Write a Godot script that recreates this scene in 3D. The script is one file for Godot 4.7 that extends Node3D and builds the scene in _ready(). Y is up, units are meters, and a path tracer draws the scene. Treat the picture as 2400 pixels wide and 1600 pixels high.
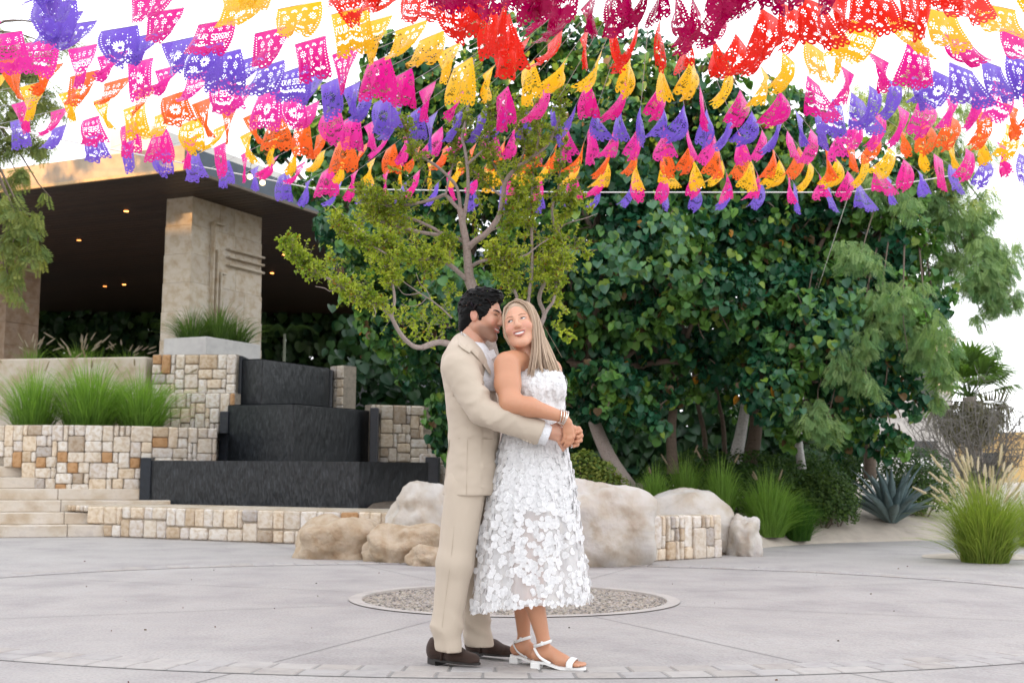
extends Node3D
# A couple embracing on a paved plaza under a canopy of paper bunting.

const F := 2934.0            # focal length of the photograph in its pixels
const EYE := Vector3(0.0, 0.9, 0.0)
var cam_basis: Basis
var rng := RandomNumberGenerator.new()
var used := {}
const U := Vector3(0.905, 0.0, 0.425)     # the pavilion's two directions
const V := Vector3(0.425, 0.0, -0.905)

func at(px: float, py: float, d: float) -> Vector3:   # the point d metres away, seen at px, py of the photograph
	var v := cam_basis * Vector3((px - 1200.0) / F, (800.0 - py) / F, -1.0)
	return EYE + v * (d / -v.z)

func gnd(px: float, py: float, y := 0.0) -> Vector3:
	var v := cam_basis * Vector3((px - 1200.0) / F, (800.0 - py) / F, -1.0)
	return EYE + v * ((y - EYE.y) / v.y)

func pix(p: Vector3) -> Vector2:
	var q := cam_basis.inverse() * (p - EYE)
	if q.z > -0.05:
		return Vector2(1e6, 1e6)
	return Vector2(1200.0 + F * q.x / -q.z, 800.0 - F * q.y / -q.z)

func rf(a: float, b: float) -> float:
	return rng.randf_range(a, b)

func rdir() -> Vector3:
	var z := rf(-1, 1)
	var a := rf(0, TAU)
	var r := sqrt(1.0 - z * z)
	return Vector3(r * cos(a), z, r * sin(a))

# ---------------------------------------------------------------- mesh builder
class MB:
	var v := PackedVector3Array()
	var n := PackedVector3Array()
	var c := PackedColorArray()
	var uv := PackedVector2Array()
	var i := PackedInt32Array()
	var col := Color.WHITE

	func vert(p: Vector3, nn: Vector3, t := Vector2.ZERO) -> int:
		v.append(p); n.append(nn); c.append(col); uv.append(t)
		return v.size() - 1

	func face(a: int, b: int, d: int) -> void:      # counter-clockwise from outside
		i.append(a); i.append(d); i.append(b)

	func quad(a: Vector3, b: Vector3, d: Vector3, e: Vector3) -> void:
		var nn := (b - a).cross(e - a)
		if nn.length_squared() < 1e-16:
			nn = (d - b).cross(e - b)
		nn = nn.normalized()
		var k := vert(a, nn, Vector2(0, 1)); vert(b, nn, Vector2(1, 1)); vert(d, nn, Vector2(1, 0)); vert(e, nn, Vector2(0, 0))
		face(k, k + 1, k + 2); face(k, k + 2, k + 3)

	func tri(a: Vector3, b: Vector3, d: Vector3) -> void:
		var nn := (b - a).cross(d - a).normalized()
		var k := vert(a, nn); vert(b, nn); vert(d, nn)
		face(k, k + 1, k + 2)

	func box(c0: Vector3, size: Vector3, x := Vector3.RIGHT, y := Vector3.UP, z := Vector3.BACK) -> void:
		var a := x * size.x * 0.5
		var b := y * size.y * 0.5
		var d := z * size.z * 0.5
		quad(c0 - a - b + d, c0 + a - b + d, c0 + a + b + d, c0 - a + b + d)
		quad(c0 + a - b - d, c0 - a - b - d, c0 - a + b - d, c0 + a + b - d)
		quad(c0 + a - b + d, c0 + a - b - d, c0 + a + b - d, c0 + a + b + d)
		quad(c0 - a - b - d, c0 - a - b + d, c0 - a + b + d, c0 - a + b - d)
		quad(c0 - a + b + d, c0 + a + b + d, c0 + a + b - d, c0 - a + b - d)
		quad(c0 - a - b - d, c0 + a - b - d, c0 + a - b + d, c0 - a - b + d)

	func bevel_box(c0: Vector3, size: Vector3, e: float, x := Vector3.RIGHT, y := Vector3.UP, z := Vector3.BACK) -> void:
		var s := size * 0.5
		var q := func(a: float, b: float, d: float) -> Vector3: return c0 + x * a + y * b + z * d
		for s1 in [-1.0, 1.0]:
			# faces
			var p := [Vector2(-1, -1), Vector2(1, -1), Vector2(1, 1), Vector2(-1, 1)]
			if s1 < 0:
				p.reverse()
			var fz := []
			var fx := []
			var fy := []
			for t in p:
				fz.append(q.call(t.x * (s.x - e), t.y * (s.y - e), s1 * s.z))
				fx.append(q.call(s1 * s.x, t.x * (s.y - e), t.y * (s.z - e)))
				fy.append(q.call(t.y * (s.x - e), s1 * s.y, t.x * (s.z - e)))
			quad(fz[0], fz[1], fz[2], fz[3]); quad(fx[0], fx[1], fx[2], fx[3]); quad(fy[0], fy[1], fy[2], fy[3])
			for s2 in [-1.0, 1.0]:
				var f: bool = s1 * s2 > 0
				var ex := [q.call(-(s.x - e), s1 * s.y, s2 * (s.z - e)), q.call(-(s.x - e), s1 * (s.y - e), s2 * s.z), q.call(s.x - e, s1 * (s.y - e), s2 * s.z), q.call(s.x - e, s1 * s.y, s2 * (s.z - e))]
				var ey := [q.call(s1 * (s.x - e), -(s.y - e), s2 * s.z), q.call(s1 * s.x, -(s.y - e), s2 * (s.z - e)), q.call(s1 * s.x, s.y - e, s2 * (s.z - e)), q.call(s1 * (s.x - e), s.y - e, s2 * s.z)]
				var ez := [q.call(s1 * s.x, s2 * (s.y - e), -(s.z - e)), q.call(s1 * (s.x - e), s2 * s.y, -(s.z - e)), q.call(s1 * (s.x - e), s2 * s.y, s.z - e), q.call(s1 * s.x, s2 * (s.y - e), s.z - e)]
				for g in [ex, ey, ez]:
					if f:
						quad(g[0], g[1], g[2], g[3])
					else:
						quad(g[3], g[2], g[1], g[0])
				for s3 in [-1.0, 1.0]:
					var a1 = q.call(s1 * s.x, s2 * (s.y - e), s3 * (s.z - e))
					var a2 = q.call(s1 * (s.x - e), s2 * s.y, s3 * (s.z - e))
					var a3 = q.call(s1 * (s.x - e), s2 * (s.y - e), s3 * s.z)
					if s1 * s2 * s3 > 0:
						tri(a1, a2, a3)
					else:
						tri(a3, a2, a1)

	func tube(path: Array, radii: Array, seg := 8, cap := true, flat := 1.0, side := Vector3.ZERO) -> void:
		# a tapered tube; with side given, the section is an ellipse: flat times the radius across side
		var m := path.size()
		var up := Vector3.ZERO
		var first := v.size()
		var along := 0.0
		for k in m:
			var t: Vector3 = (path[mini(k + 1, m - 1)] - path[maxi(k - 1, 0)]).normalized()
			if k == 0:
				up = side if side != Vector3.ZERO else (Vector3.UP if absf(t.y) < 0.9 else Vector3.RIGHT)
			else:
				along += (path[k] - path[k - 1]).length()
			up = (up - t * up.dot(t)).normalized()
			var w := t.cross(up)
			for j in seg:
				var a := TAU * j / seg
				var o := up * cos(a) * flat + w * sin(a)
				var nn := (up * cos(a) / maxf(flat, 0.05) + w * sin(a)).normalized()
				vert(path[k] + o * float(radii[k]), nn, Vector2(float(j) / seg, along))
		for k in m - 1:
			for j in seg:
				var a := first + k * seg + j
				var b := first + k * seg + (j + 1) % seg
				face(a, b, b + seg); face(a, b + seg, a + seg)
		if cap:
			for e in 2:
				var k := 0 if e == 0 else m - 1
				var t: Vector3 = (path[mini(k + 1, m - 1)] - path[maxi(k - 1, 0)]).normalized() * (-1.0 if e == 0 else 1.0)
				var o := vert(path[k], t)
				var ring := []
				for j in seg:
					ring.append(vert(v[first + k * seg + j], t))
				for j in seg:
					if e == 0:
						face(o, ring[(j + 1) % seg], ring[j])
					else:
						face(o, ring[j], ring[(j + 1) % seg])

	func ball(c0: Vector3, r: Vector3, b := Basis.IDENTITY, rows := 8, cols := 12) -> void:
		var first := v.size()
		for k in rows + 1:
			var th := PI * k / rows
			for j in cols + 1:
				var ph := TAU * j / cols
				var o := Vector3(sin(th) * cos(ph), cos(th), sin(th) * sin(ph))
				vert(c0 + b * (o * r), (b * (o / r)).normalized(), Vector2(float(j) / cols, float(k) / rows))
		for k in rows:
			for j in cols:
				var a := first + k * (cols + 1) + j
				face(a, a + 1, a + cols + 2); face(a, a + cols + 2, a + cols + 1)

	func grid(nu: int, nv: int, f: Callable, wrap := false) -> void:    # f(u, v) -> Vector3, smooth
		var first := v.size()
		for k in nv + 1:
			for j in nu + 1:
				vert(f.call(float(j) / nu, float(k) / nv), Vector3.ZERO, Vector2(float(j) / nu, float(k) / nv))
		for k in nv:
			for j in nu:
				var a := first + k * (nu + 1) + j
				face(a, a + 1, a + nu + 2); face(a, a + nu + 2, a + nu + 1)
		smooth(first)
		if wrap:
			for k in nv + 1:
				var a := first + k * (nu + 1)
				var s := (n[a] + n[a + nu]).normalized()
				n[a] = s; n[a + nu] = s

	func smooth(first := 0) -> void:
		for k in range(first, v.size()):
			n[k] = Vector3.ZERO
		for k in range(0, i.size(), 3):
			var a := i[k]
			if a < first:
				continue
			var b := i[k + 2]
			var d := i[k + 1]
			var nn := (v[b] - v[a]).cross(v[d] - v[a])
			n[a] += nn; n[b] += nn; n[d] += nn
		for k in range(first, v.size()):
			n[k] = n[k].normalized() if n[k].length_squared() > 1e-20 else Vector3.UP

	func mesh(flat := false) -> ArrayMesh:
		var a := []
		a.resize(Mesh.ARRAY_MAX)
		a[Mesh.ARRAY_VERTEX] = v; a[Mesh.ARRAY_NORMAL] = n; a[Mesh.ARRAY_COLOR] = c; a[Mesh.ARRAY_TEX_UV] = uv; a[Mesh.ARRAY_INDEX] = i
		var m := ArrayMesh.new()
		m.add_surface_from_arrays(Mesh.PRIMITIVE_TRIANGLES, a)
		return m

# ---------------------------------------------------------------- naming
func numbered(called: String) -> String:
	var k: int = used.get(called, 0)
	used[called] = k + 1
	return called if k == 0 else "%s_%03d" % [called, k]

func obj(called: String, m, material: Material, parent: Node = self) -> MeshInstance3D:
	var o := MeshInstance3D.new()
	o.mesh = m.mesh() if m is MB else m
	o.material_override = material
	if parent == self:
		o.name = numbered(called)
	else:
		var have: Dictionary = parent.get_meta("kids", {})
		var k: int = have.get(called, 0)
		have[called] = k + 1
		parent.set_meta("kids", have)
		o.name = called if k == 0 else "%s_%03d" % [called, k]
	parent.add_child(o, true)
	return o

func tag(o: Node, label: String, category := "", group := "", kind := "") -> Node:
	if label: o.set_meta("label", label)
	if category: o.set_meta("category", category)
	if group: o.set_meta("group", group)
	if kind: o.set_meta("kind", kind)
	return o

func thing(called: String, label: String, category: String, place := Vector3.ZERO, group := "") -> Node3D:
	var o := Node3D.new()
	o.name = numbered(called)
	add_child(o)
	o.position = place
	tag(o, label, category, group)
	return o

func struct(called: String, m, material: Material, label := "") -> MeshInstance3D:
	var o := obj(called, m, material)
	tag(o, label, "", "", "structure")
	return o

func copies(called: String, m: Mesh, material: Material, xf: Array, cols: Array, parent: Node = self) -> MultiMeshInstance3D:
	var mm := MultiMesh.new()
	mm.transform_format = MultiMesh.TRANSFORM_3D
	mm.use_colors = not cols.is_empty()
	mm.mesh = m
	mm.instance_count = xf.size()
	for k in xf.size():
		mm.set_instance_transform(k, xf[k])
		if mm.use_colors:
			mm.set_instance_color(k, cols[k])
	var o := MultiMeshInstance3D.new()
	o.multimesh = mm
	o.material_override = material
	o.name = numbered(called) if parent == self else called
	parent.add_child(o, true)
	o.set_meta("kind", "stuff")
	return o

# ---------------------------------------------------------------- materials
func lin(r: float, g: float, b: float) -> Color:     # a linear base colour as the sRGB that albedo_color takes
	return Color(r, g, b).linear_to_srgb()

func noise_tex(freq: float, oct: int, stops: Array, size := 512, sd := 1, type := FastNoiseLite.TYPE_SIMPLEX_SMOOTH, normal := 0.0) -> NoiseTexture2D:
	var f := FastNoiseLite.new()
	f.seed = sd; f.frequency = freq; f.noise_type = type
	f.fractal_type = FastNoiseLite.FRACTAL_FBM if oct > 1 else FastNoiseLite.FRACTAL_NONE
	f.fractal_octaves = oct; f.fractal_gain = 0.55
	var t := NoiseTexture2D.new()
	t.width = size; t.height = size; t.seamless = true; t.seamless_blend_skirt = 0.3
	t.noise = f
	if normal > 0.0:
		t.as_normal_map = true; t.bump_strength = normal
	else:
		var g := Gradient.new()
		var off := PackedFloat32Array()
		var cc := PackedColorArray()
		for s in stops:
			off.append(s[0]); cc.append(s[1])
		g.offsets = off; g.colors = cc
		t.color_ramp = g
	return t

func gray(x: float) -> Color:
	return Color(x, x, x)

func mat(c: Color, rough := 0.8, spec := 0.5) -> StandardMaterial3D:
	var m := StandardMaterial3D.new()
	m.albedo_color = c; m.roughness = rough; m.metallic_specular = spec
	return m

func tex_mat(c: Color, rough: float, t: Texture2D, scale: float, nt: Texture2D = null, nscale := 1.0, world := true) -> StandardMaterial3D:
	var m := mat(c, rough)
	m.albedo_texture = t
	m.uv1_triplanar = true; m.uv1_world_triplanar = world
	m.uv1_scale = Vector3.ONE * scale
	if nt:
		m.normal_enabled = true; m.normal_texture = nt; m.normal_scale = nscale
	return m

func vmat(rough := 0.7, spec := 0.5) -> StandardMaterial3D:     # coloured by its vertices or copies
	var m := mat(Color.WHITE, rough, spec)
	m.vertex_color_use_as_albedo = true
	return m

var T := {}      # shared textures
var M := {}      # shared materials

func make_materials() -> void:
	T.mottle = noise_tex(0.012, 5, [[0.0, gray(0.72)], [0.35, gray(0.9)], [0.6, gray(1.0)], [1.0, gray(0.86)]], 512, 3)
	T.concrete = noise_tex(0.006, 6, [[0.0, Color(0.87, 0.86, 0.865)], [0.4, Color(0.945, 0.94, 0.94)], [0.6, Color(0.975, 0.97, 0.965)], [1.0, gray(1.0)]], 1024, 7)
	T.grain = noise_tex(0.08, 3, [[0.0, gray(0.84)], [0.5, gray(0.97)], [1.0, gray(1.0)]], 512, 9)
	T.stone = noise_tex(0.012, 5, [[0.0, Color(0.80, 0.72, 0.63)], [0.35, Color(0.92, 0.88, 0.82)], [0.55, Color(0.98, 0.965, 0.94)], [0.75, Color(1.0, 0.99, 0.98)], [1.0, Color(0.86, 0.85, 0.85)]], 512, 12)
	T.bump = noise_tex(0.03, 5, [], 512, 21, FastNoiseLite.TYPE_SIMPLEX_SMOOTH, 6.0)
	T.fine = noise_tex(0.12, 3, [], 512, 22, FastNoiseLite.TYPE_SIMPLEX_SMOOTH, 3.0)
	T.weave = noise_tex(0.25, 2, [], 512, 23, FastNoiseLite.TYPE_VALUE, 2.0)
	T.suit = noise_tex(0.2, 2, [[0.0, gray(0.93)], [0.5, gray(0.98)], [1.0, gray(1.0)]], 512, 41)
	T.speck = noise_tex(0.06, 4, [[0.0, gray(0.50)], [0.5, gray(0.56)], [0.62, gray(0.62)], [0.74, gray(0.80)], [1.0, gray(1.0)]], 512, 31)

	M.ground = tex_mat(lin(0.36, 0.31, 0.25), 0.95, T.concrete, 0.2)
	M.plaza = tex_mat(lin(0.435, 0.410, 0.395), 0.8, T.concrete, 0.17, T.fine, 0.25)
	M.plaza.detail_enabled = true; M.plaza.detail_albedo = T.grain; M.plaza.detail_blend_mode = BaseMaterial3D.BLEND_MODE_MUL
	M.plaza.uv2_triplanar = true; M.plaza.uv2_world_triplanar = true; M.plaza.uv2_scale = Vector3.ONE * 1.1; M.plaza.detail_uv_layer = BaseMaterial3D.DETAIL_UV_2
	M.rim = tex_mat(lin(0.47, 0.44, 0.41), 0.85, T.concrete, 0.6, T.fine, 0.3)
	M.joint = mat(lin(0.25, 0.24, 0.23), 0.95)
	M.sand = tex_mat(lin(0.50, 0.44, 0.37), 0.95, T.concrete, 0.5, T.bump, 0.4)
	M.soil = tex_mat(lin(0.12, 0.09, 0.065), 0.98, T.mottle, 0.6, T.bump, 0.8)
	M.limestone = tex_mat(lin(0.52, 0.47, 0.40), 0.85, T.stone, 0.35, T.fine, 0.35)
	M.step = tex_mat(lin(0.62, 0.57, 0.51), 0.85, T.stone, 0.3, T.fine, 0.3)
	M.planter = tex_mat(lin(0.55, 0.54, 0.52), 0.8, T.concrete, 0.6, T.fine, 0.2)
	M.mortar = tex_mat(lin(0.34, 0.29, 0.23), 0.95, T.mottle, 1.5)
	M.basalt = tex_mat(lin(0.052, 0.060, 0.070), 0.40, T.speck, 1.3, T.bump, 0.35)
	M.basalt.uv1_scale = Vector3(0.9, 0.16, 0.9)
	M.basalt_dark = tex_mat(lin(0.010, 0.015, 0.024), 0.35, T.mottle, 1.0, T.bump, 0.2)
	M.steel_dark = mat(lin(0.035, 0.05, 0.06), 0.5)
	M.stones = []
	for s in [[0.68, 0.625, 0.555], [0.63, 0.58, 0.52], [0.72, 0.69, 0.655], [0.56, 0.46, 0.35], [0.48, 0.29, 0.15], [0.65, 0.615, 0.59], [0.44, 0.37, 0.30], [0.70, 0.61, 0.50], [0.46, 0.43, 0.415]]:
		M.stones.append(tex_mat(lin(s[0], s[1], s[2]), 0.9, T.stone, 1.9, T.bump, 0.7))
	M.boulder = tex_mat(lin(0.53, 0.51, 0.49), 0.85, T.stone, 0.45, T.bump, 0.6)
	M.boulder_tan = tex_mat(lin(0.46, 0.38, 0.29), 0.9, T.stone, 0.8, T.bump, 1.2)
	M.wood = tex_mat(lin(0.10, 0.045, 0.022), 0.55, T.mottle, 0.5)
	M.bark = tex_mat(lin(0.37, 0.315, 0.28), 0.9, T.mottle, 5.0, T.bump, 0.8)
	M.bark_dark = tex_mat(lin(0.16, 0.12, 0.09), 0.95, T.mottle, 3.0, T.bump, 0.9)
	M.bark_white = tex_mat(lin(0.62, 0.60, 0.58), 0.9, T.mottle, 3.0, T.bump, 0.7)
	M.leaf = vmat(0.33, 0.36)
	M.leaf.backlight_enabled = true; M.leaf.backlight = Color(0.55, 0.62, 0.30)
	M.fineleaf = vmat(0.6, 0.4)
	M.fineleaf.backlight_enabled = true; M.fineleaf.backlight = Color(0.95, 0.95, 0.55)
	M.grass = vmat(0.6, 0.4)
	M.grass.backlight_enabled = true; M.grass.backlight = Color(0.95, 1.0, 0.6)
	M.white = mat(lin(0.78, 0.78, 0.77), 0.7)
	M.rope = mat(lin(0.70, 0.68, 0.63), 0.8)

# ---------------------------------------------------------------- light and camera, then everything else
func _ready() -> void:
	rng.seed = 20240611
	cam_basis = Basis(Vector3.RIGHT, atan(310.0 / F)) * Basis(Vector3.BACK, 0.007)
	var cam := Camera3D.new()
	cam.name = "camera"
	cam.transform = Transform3D(cam_basis, EYE)
	cam.fov = rad_to_deg(2.0 * atan(800.0 / F))
	cam.near = 0.05; cam.far = 900.0
	var lens := CameraAttributesPhysical.new()
	lens.frustum_focal_length = 12.0 * F / 800.0
	lens.frustum_focus_distance = 6.0
	lens.exposure_aperture = 5.6
	lens.frustum_near = 0.05; lens.frustum_far = 900.0
	cam.attributes = lens
	add_child(cam)
	cam.current = true

	var sky := ProceduralSkyMaterial.new()
	sky.sky_top_color = Color(0.845, 0.86, 0.885)
	sky.sky_horizon_color = Color(0.945, 0.95, 0.955)
	sky.sky_curve = 0.22
	sky.sky_energy_multiplier = 1.0
	sky.ground_horizon_color = Color(0.66, 0.63, 0.6)
	sky.ground_bottom_color = Color(0.5, 0.47, 0.44)
	sky.sun_angle_max = 5.0
	var e := Environment.new()
	e.background_mode = Environment.BG_SKY
	e.sky = Sky.new()
	e.sky.sky_material = sky
	e.background_energy_multiplier = 1.0
	e.tonemap_mode = Environment.TONE_MAPPER_LINEAR
	e.tonemap_exposure = 2.9
	e.sdfgi_enabled = true; e.ssao_enabled = true; e.ssil_enabled = true
	var we := WorldEnvironment.new()
	we.name = "environment"
	we.environment = e
	add_child(we)
	var sun := DirectionalLight3D.new()
	sun.name = "sun"
	sun.light_energy = 0.95
	sun.light_color = Color(1.0, 0.76, 0.46)
	sun.light_angular_distance = 0.6
	sun.shadow_enabled = true
	add_child(sun)
	sun.look_at_from_position(Vector3(-0.766, 0.132, 0.643) * 50.0, Vector3.ZERO)

	make_materials()
	build_ground()
	build_walls()
	build_fountain()
	build_pavilion()
	build_far()
	build_boulders()
	build_big_trees()
	build_feathery_trees()
	build_beds()
	build_plaza_tree()
	build_bunting()
	build_man()
	build_woman()

# ---------------------------------------------------------------- ground
const TREE := Vector3(0.03, 0.0, -9.2)     # centre of the paved circle

func disc(r0: float, r1: float, y: float, seg := 96, c := TREE) -> MB:
	var b := MB.new()
	for k in seg:
		var a0 := TAU * k / seg
		var a1 := TAU * (k + 1) / seg
		var p := func(r: float, a: float) -> Vector3: return c + Vector3(r * cos(a), y, r * sin(a))
		if r0 <= 0.0:
			b.tri(p.call(0, 0), p.call(r1, a1), p.call(r1, a0))
		else:
			b.quad(p.call(r1, a0), p.call(r0, a0), p.call(r0, a1), p.call(r1, a1))
	return b

func sheet(x0: float, z0: float, x1: float, z1: float, y: float) -> MB:
	var b := MB.new()
	b.quad(Vector3(x0, y, z1), Vector3(x1, y, z1), Vector3(x1, y, z0), Vector3(x0, y, z0))
	return b

func build_ground() -> void:
	struct("ground", sheet(-400, -400, 400, 400, -0.01), M.ground)
	# a smooth plaza slab with a circle left open in its middle
	var b := MB.new()
	var n := 96
	var o := func(a: float) -> Vector3:
		var d := Vector2(cos(a), sin(a))
		var t := INF
		for w in [[15.5, d.x > 0, d.x], [-15.5, d.x < 0, d.x]]:
			if w[1]: t = minf(t, w[0] / w[2])
		for w in [[22.0, d.y > 0, d.y], [-13.0, d.y < 0, d.y]]:
			if w[1]: t = minf(t, w[0] / w[2])
		return TREE + Vector3(d.x * t, 0.0, d.y * t)
	for k in n:
		var a0 := TAU * k / n
		var a1 := TAU * (k + 1) / n
		var i0 := TREE + Vector3(cos(a0), 0, sin(a0)) * 1.19
		var i1 := TREE + Vector3(cos(a1), 0, sin(a1)) * 1.19
		b.quad(o.call(a0), i0, i1, o.call(a1))
	struct("plaza_pavement", b, M.plaza)
	var rim := disc(1.10, 1.19, 0.006)
	for k in 96:
		var a0 := TAU * k / 96
		var a1 := TAU * (k + 1) / 96
		var i0 := TREE + Vector3(cos(a0), 0, sin(a0)) * 1.10
		var i1 := TREE + Vector3(cos(a1), 0, sin(a1)) * 1.10
		rim.quad(i0 + Vector3.UP * 0.006, i0 - Vector3.UP * 0.03, i1 - Vector3.UP * 0.03, i1 + Vector3.UP * 0.006)
	struct("pavement_rim", rim, M.rim)
	struct("gravel_bed", disc(0.0, 1.10, -0.022), M.soil)
	var peb := MB.new()
	peb.ball(Vector3.ZERO, Vector3(1, 0.62, 0.8), Basis.IDENTITY, 4, 6)
	var xf := []
	var cs := []
	for k in 9000:
		var r := 1.09 * sqrt(rng.randf())
		var a := rf(0, TAU)
		var s := rf(0.006, 0.015)
		xf.append(Transform3D(Basis.from_euler(Vector3(rf(-.4, .4), rf(0, TAU), rf(-.4, .4))).scaled(Vector3.ONE * s), TREE + Vector3(r * cos(a), -0.017 + rf(0, 0.008), r * sin(a))))
		var g := rf(0.10, 0.42)
		cs.append(Color(g * 1.08, g * 0.98, g * rf(0.80, 0.95)))
	copies("gravel", peb.mesh(), vmat(0.9), xf, cs)
	# a band of paving setts round the circle, each block by itself
	var oval := func(a: float, r: float) -> Vector3: return TREE + Vector3(-0.15 + cos(a) * (4.7 + r), 0.0, -0.1 + sin(a) * (3.5 + r))
	var rb := MB.new()
	for k in 128:
		var a0 := TAU * k / 128
		var a1 := TAU * (k + 1) / 128
		rb.quad(oval.call(a0, 0.16), oval.call(a0, -0.16), oval.call(a1, -0.16), oval.call(a1, 0.16))
	for k in rb.v.size(): rb.v[k].y = 0.003
	var ring := struct("paving_ring", rb, M.joint)
	var sett := MB.new()
	sett.bevel_box(Vector3.ZERO, Vector3(0.196, 0.02, 0.145), 0.006)
	var sm := sett.mesh()
	var mats := []
	for s in [[0.41, 0.39, 0.38], [0.435, 0.41, 0.39], [0.39, 0.37, 0.36], [0.40, 0.37, 0.345]]:
		mats.append(tex_mat(lin(s[0], s[1], s[2]), 0.9, T.concrete, 0.9, T.fine, 0.4))
	for row in 2:
		var off := -0.077 + 0.155 * row
		var loop := []
		for k in 401:
			loop.append(oval.call(TAU * k / 400.0, off))
		var total := length(loop)
		var count := int(total / 0.206)
		for k in count:
			var q := along(loop, total * (k + 0.5 * row) / count)
			var s := obj("sett", sm, mats[rng.randi() % 4], ring)
			s.position = q[0] + Vector3.UP * (-0.0025 + rf(-0.001, 0.0015))
			var tg: Vector3 = q[1]
			s.transform.basis = Basis(tg, Vector3.UP, tg.cross(Vector3.UP)).rotated(Vector3.UP, rf(-.015, .015))
	# saw-cut joints that run out from the circle
	var j := MB.new()
	for k in 8:
		var a := deg_to_rad(90.0 + 20.3 - 45.0 * k)
		var d := Vector3(cos(a), 0, sin(a))
		var w := Vector3(-d.z, 0, d.x) * 0.004
		for seg in [[1.22, 11.0]]:
			var p := TREE + d * float(seg[0]) + Vector3.UP * 0.0015
			var q := TREE + d * float(seg[1]) + Vector3.UP * 0.0015
			j.quad(p - w, q - w, q + w, p + w)
	struct("pavement_joints", j, M.joint)
		# bits of dry leaf on the paving
	var lf := leaf_mesh(0.4)
	xf = []
	cs = []
	for k in 45:
		var p := Vector3(rf(-5, 5), 0.006, rf(-13, -5.2))
		xf.append(Transform3D(Basis.from_euler(Vector3(rf(-.3, .3), rf(0, TAU), rf(-.2, .2))).scaled(Vector3.ONE * rf(0.006, 0.016)), p))
		cs.append(Color(rf(.05, .14), rf(.035, .08), .03))
	copies("fallen_leaves", lf, vmat(0.9), xf, cs)

# ---------------------------------------------------------------- stone walls
var stone_meshes := {}

func stone_mesh(w: int, h: int, unit: float, variant: int) -> ArrayMesh:
	var key := "%d_%d_%d_%d" % [w, h, int(unit * 1000), variant]
	if stone_meshes.has(key):
		return stone_meshes[key]
	var b := MB.new()
	var sx := w * unit - 0.008
	var sy := h * unit - 0.008
	var e := minf(0.02, 0.3 * minf(sx, sy))
	var xs := [-sx / 2, -sx / 2 + e, sx / 2 - e, sx / 2]
	var ys := [-sy / 2, -sy / 2 + e, sy / 2 - e, sy / 2]
	var first := b.v.size()
	for j in 4:
		for k in 4:
			var edge := (1 if k % 3 == 0 else 0) + (1 if j % 3 == 0 else 0)
			var z := 0.0 if edge == 0 else -0.013 * edge
			var inx := 0.9 if edge == 2 else 1.0
			b.vert(Vector3(xs[k] * inx + rf(-.006, .006), ys[j] * inx + rf(-.006, .006), z + rf(-.007, .007)), Vector3.BACK)
	for j in 3:
		for k in 3:
			var a := first + j * 4 + k
			b.face(a, a + 1, a + 5); b.face(a, a + 5, a + 4)
	var rim := [0, 1, 2, 3, 7, 11, 15, 14, 13, 12, 8, 4]
	var back := b.v.size()
	for k in rim:
		var p: Vector3 = b.v[first + k]
		b.vert(Vector3(p.x, p.y, -0.11), Vector3.BACK)
	for k in 12:
		var a: int = first + rim[k]
		var d: int = first + rim[(k + 1) % 12]
		b.face(a, back + k, back + (k + 1) % 12); b.face(a, back + (k + 1) % 12, d)
	b.smooth()
	stone_meshes[key] = b.mesh()
	return stone_meshes[key]

func along(path: Array, s: float) -> Array:      # [point, tangent] at distance s on a polyline
	var left := s
	for k in path.size() - 1:
		var a: Vector3 = path[k]
		var d: Vector3 = path[k + 1] - a
		if left <= d.length() or k == path.size() - 2:
			return [a + d.normalized() * left, d.normalized()]
		left -= d.length()
	return [path[0], Vector3.RIGHT]

func length(path: Array) -> float:
	var s := 0.0
	for k in path.size() - 1:
		s += (path[k + 1] - path[k]).length()
	return s

func smooth_path(pts: Array, n := 24) -> Array:
	var c := Curve3D.new()
	for k in pts.size():
		var t: Vector3 = (pts[mini(k + 1, pts.size() - 1)] - pts[maxi(k - 1, 0)]) * 0.17
		c.add_point(pts[k], -t, t)
	var out := []
	for k in n + 1:
		out.append(c.sample_baked(c.get_baked_length() * k / n, true))
	return out

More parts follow.
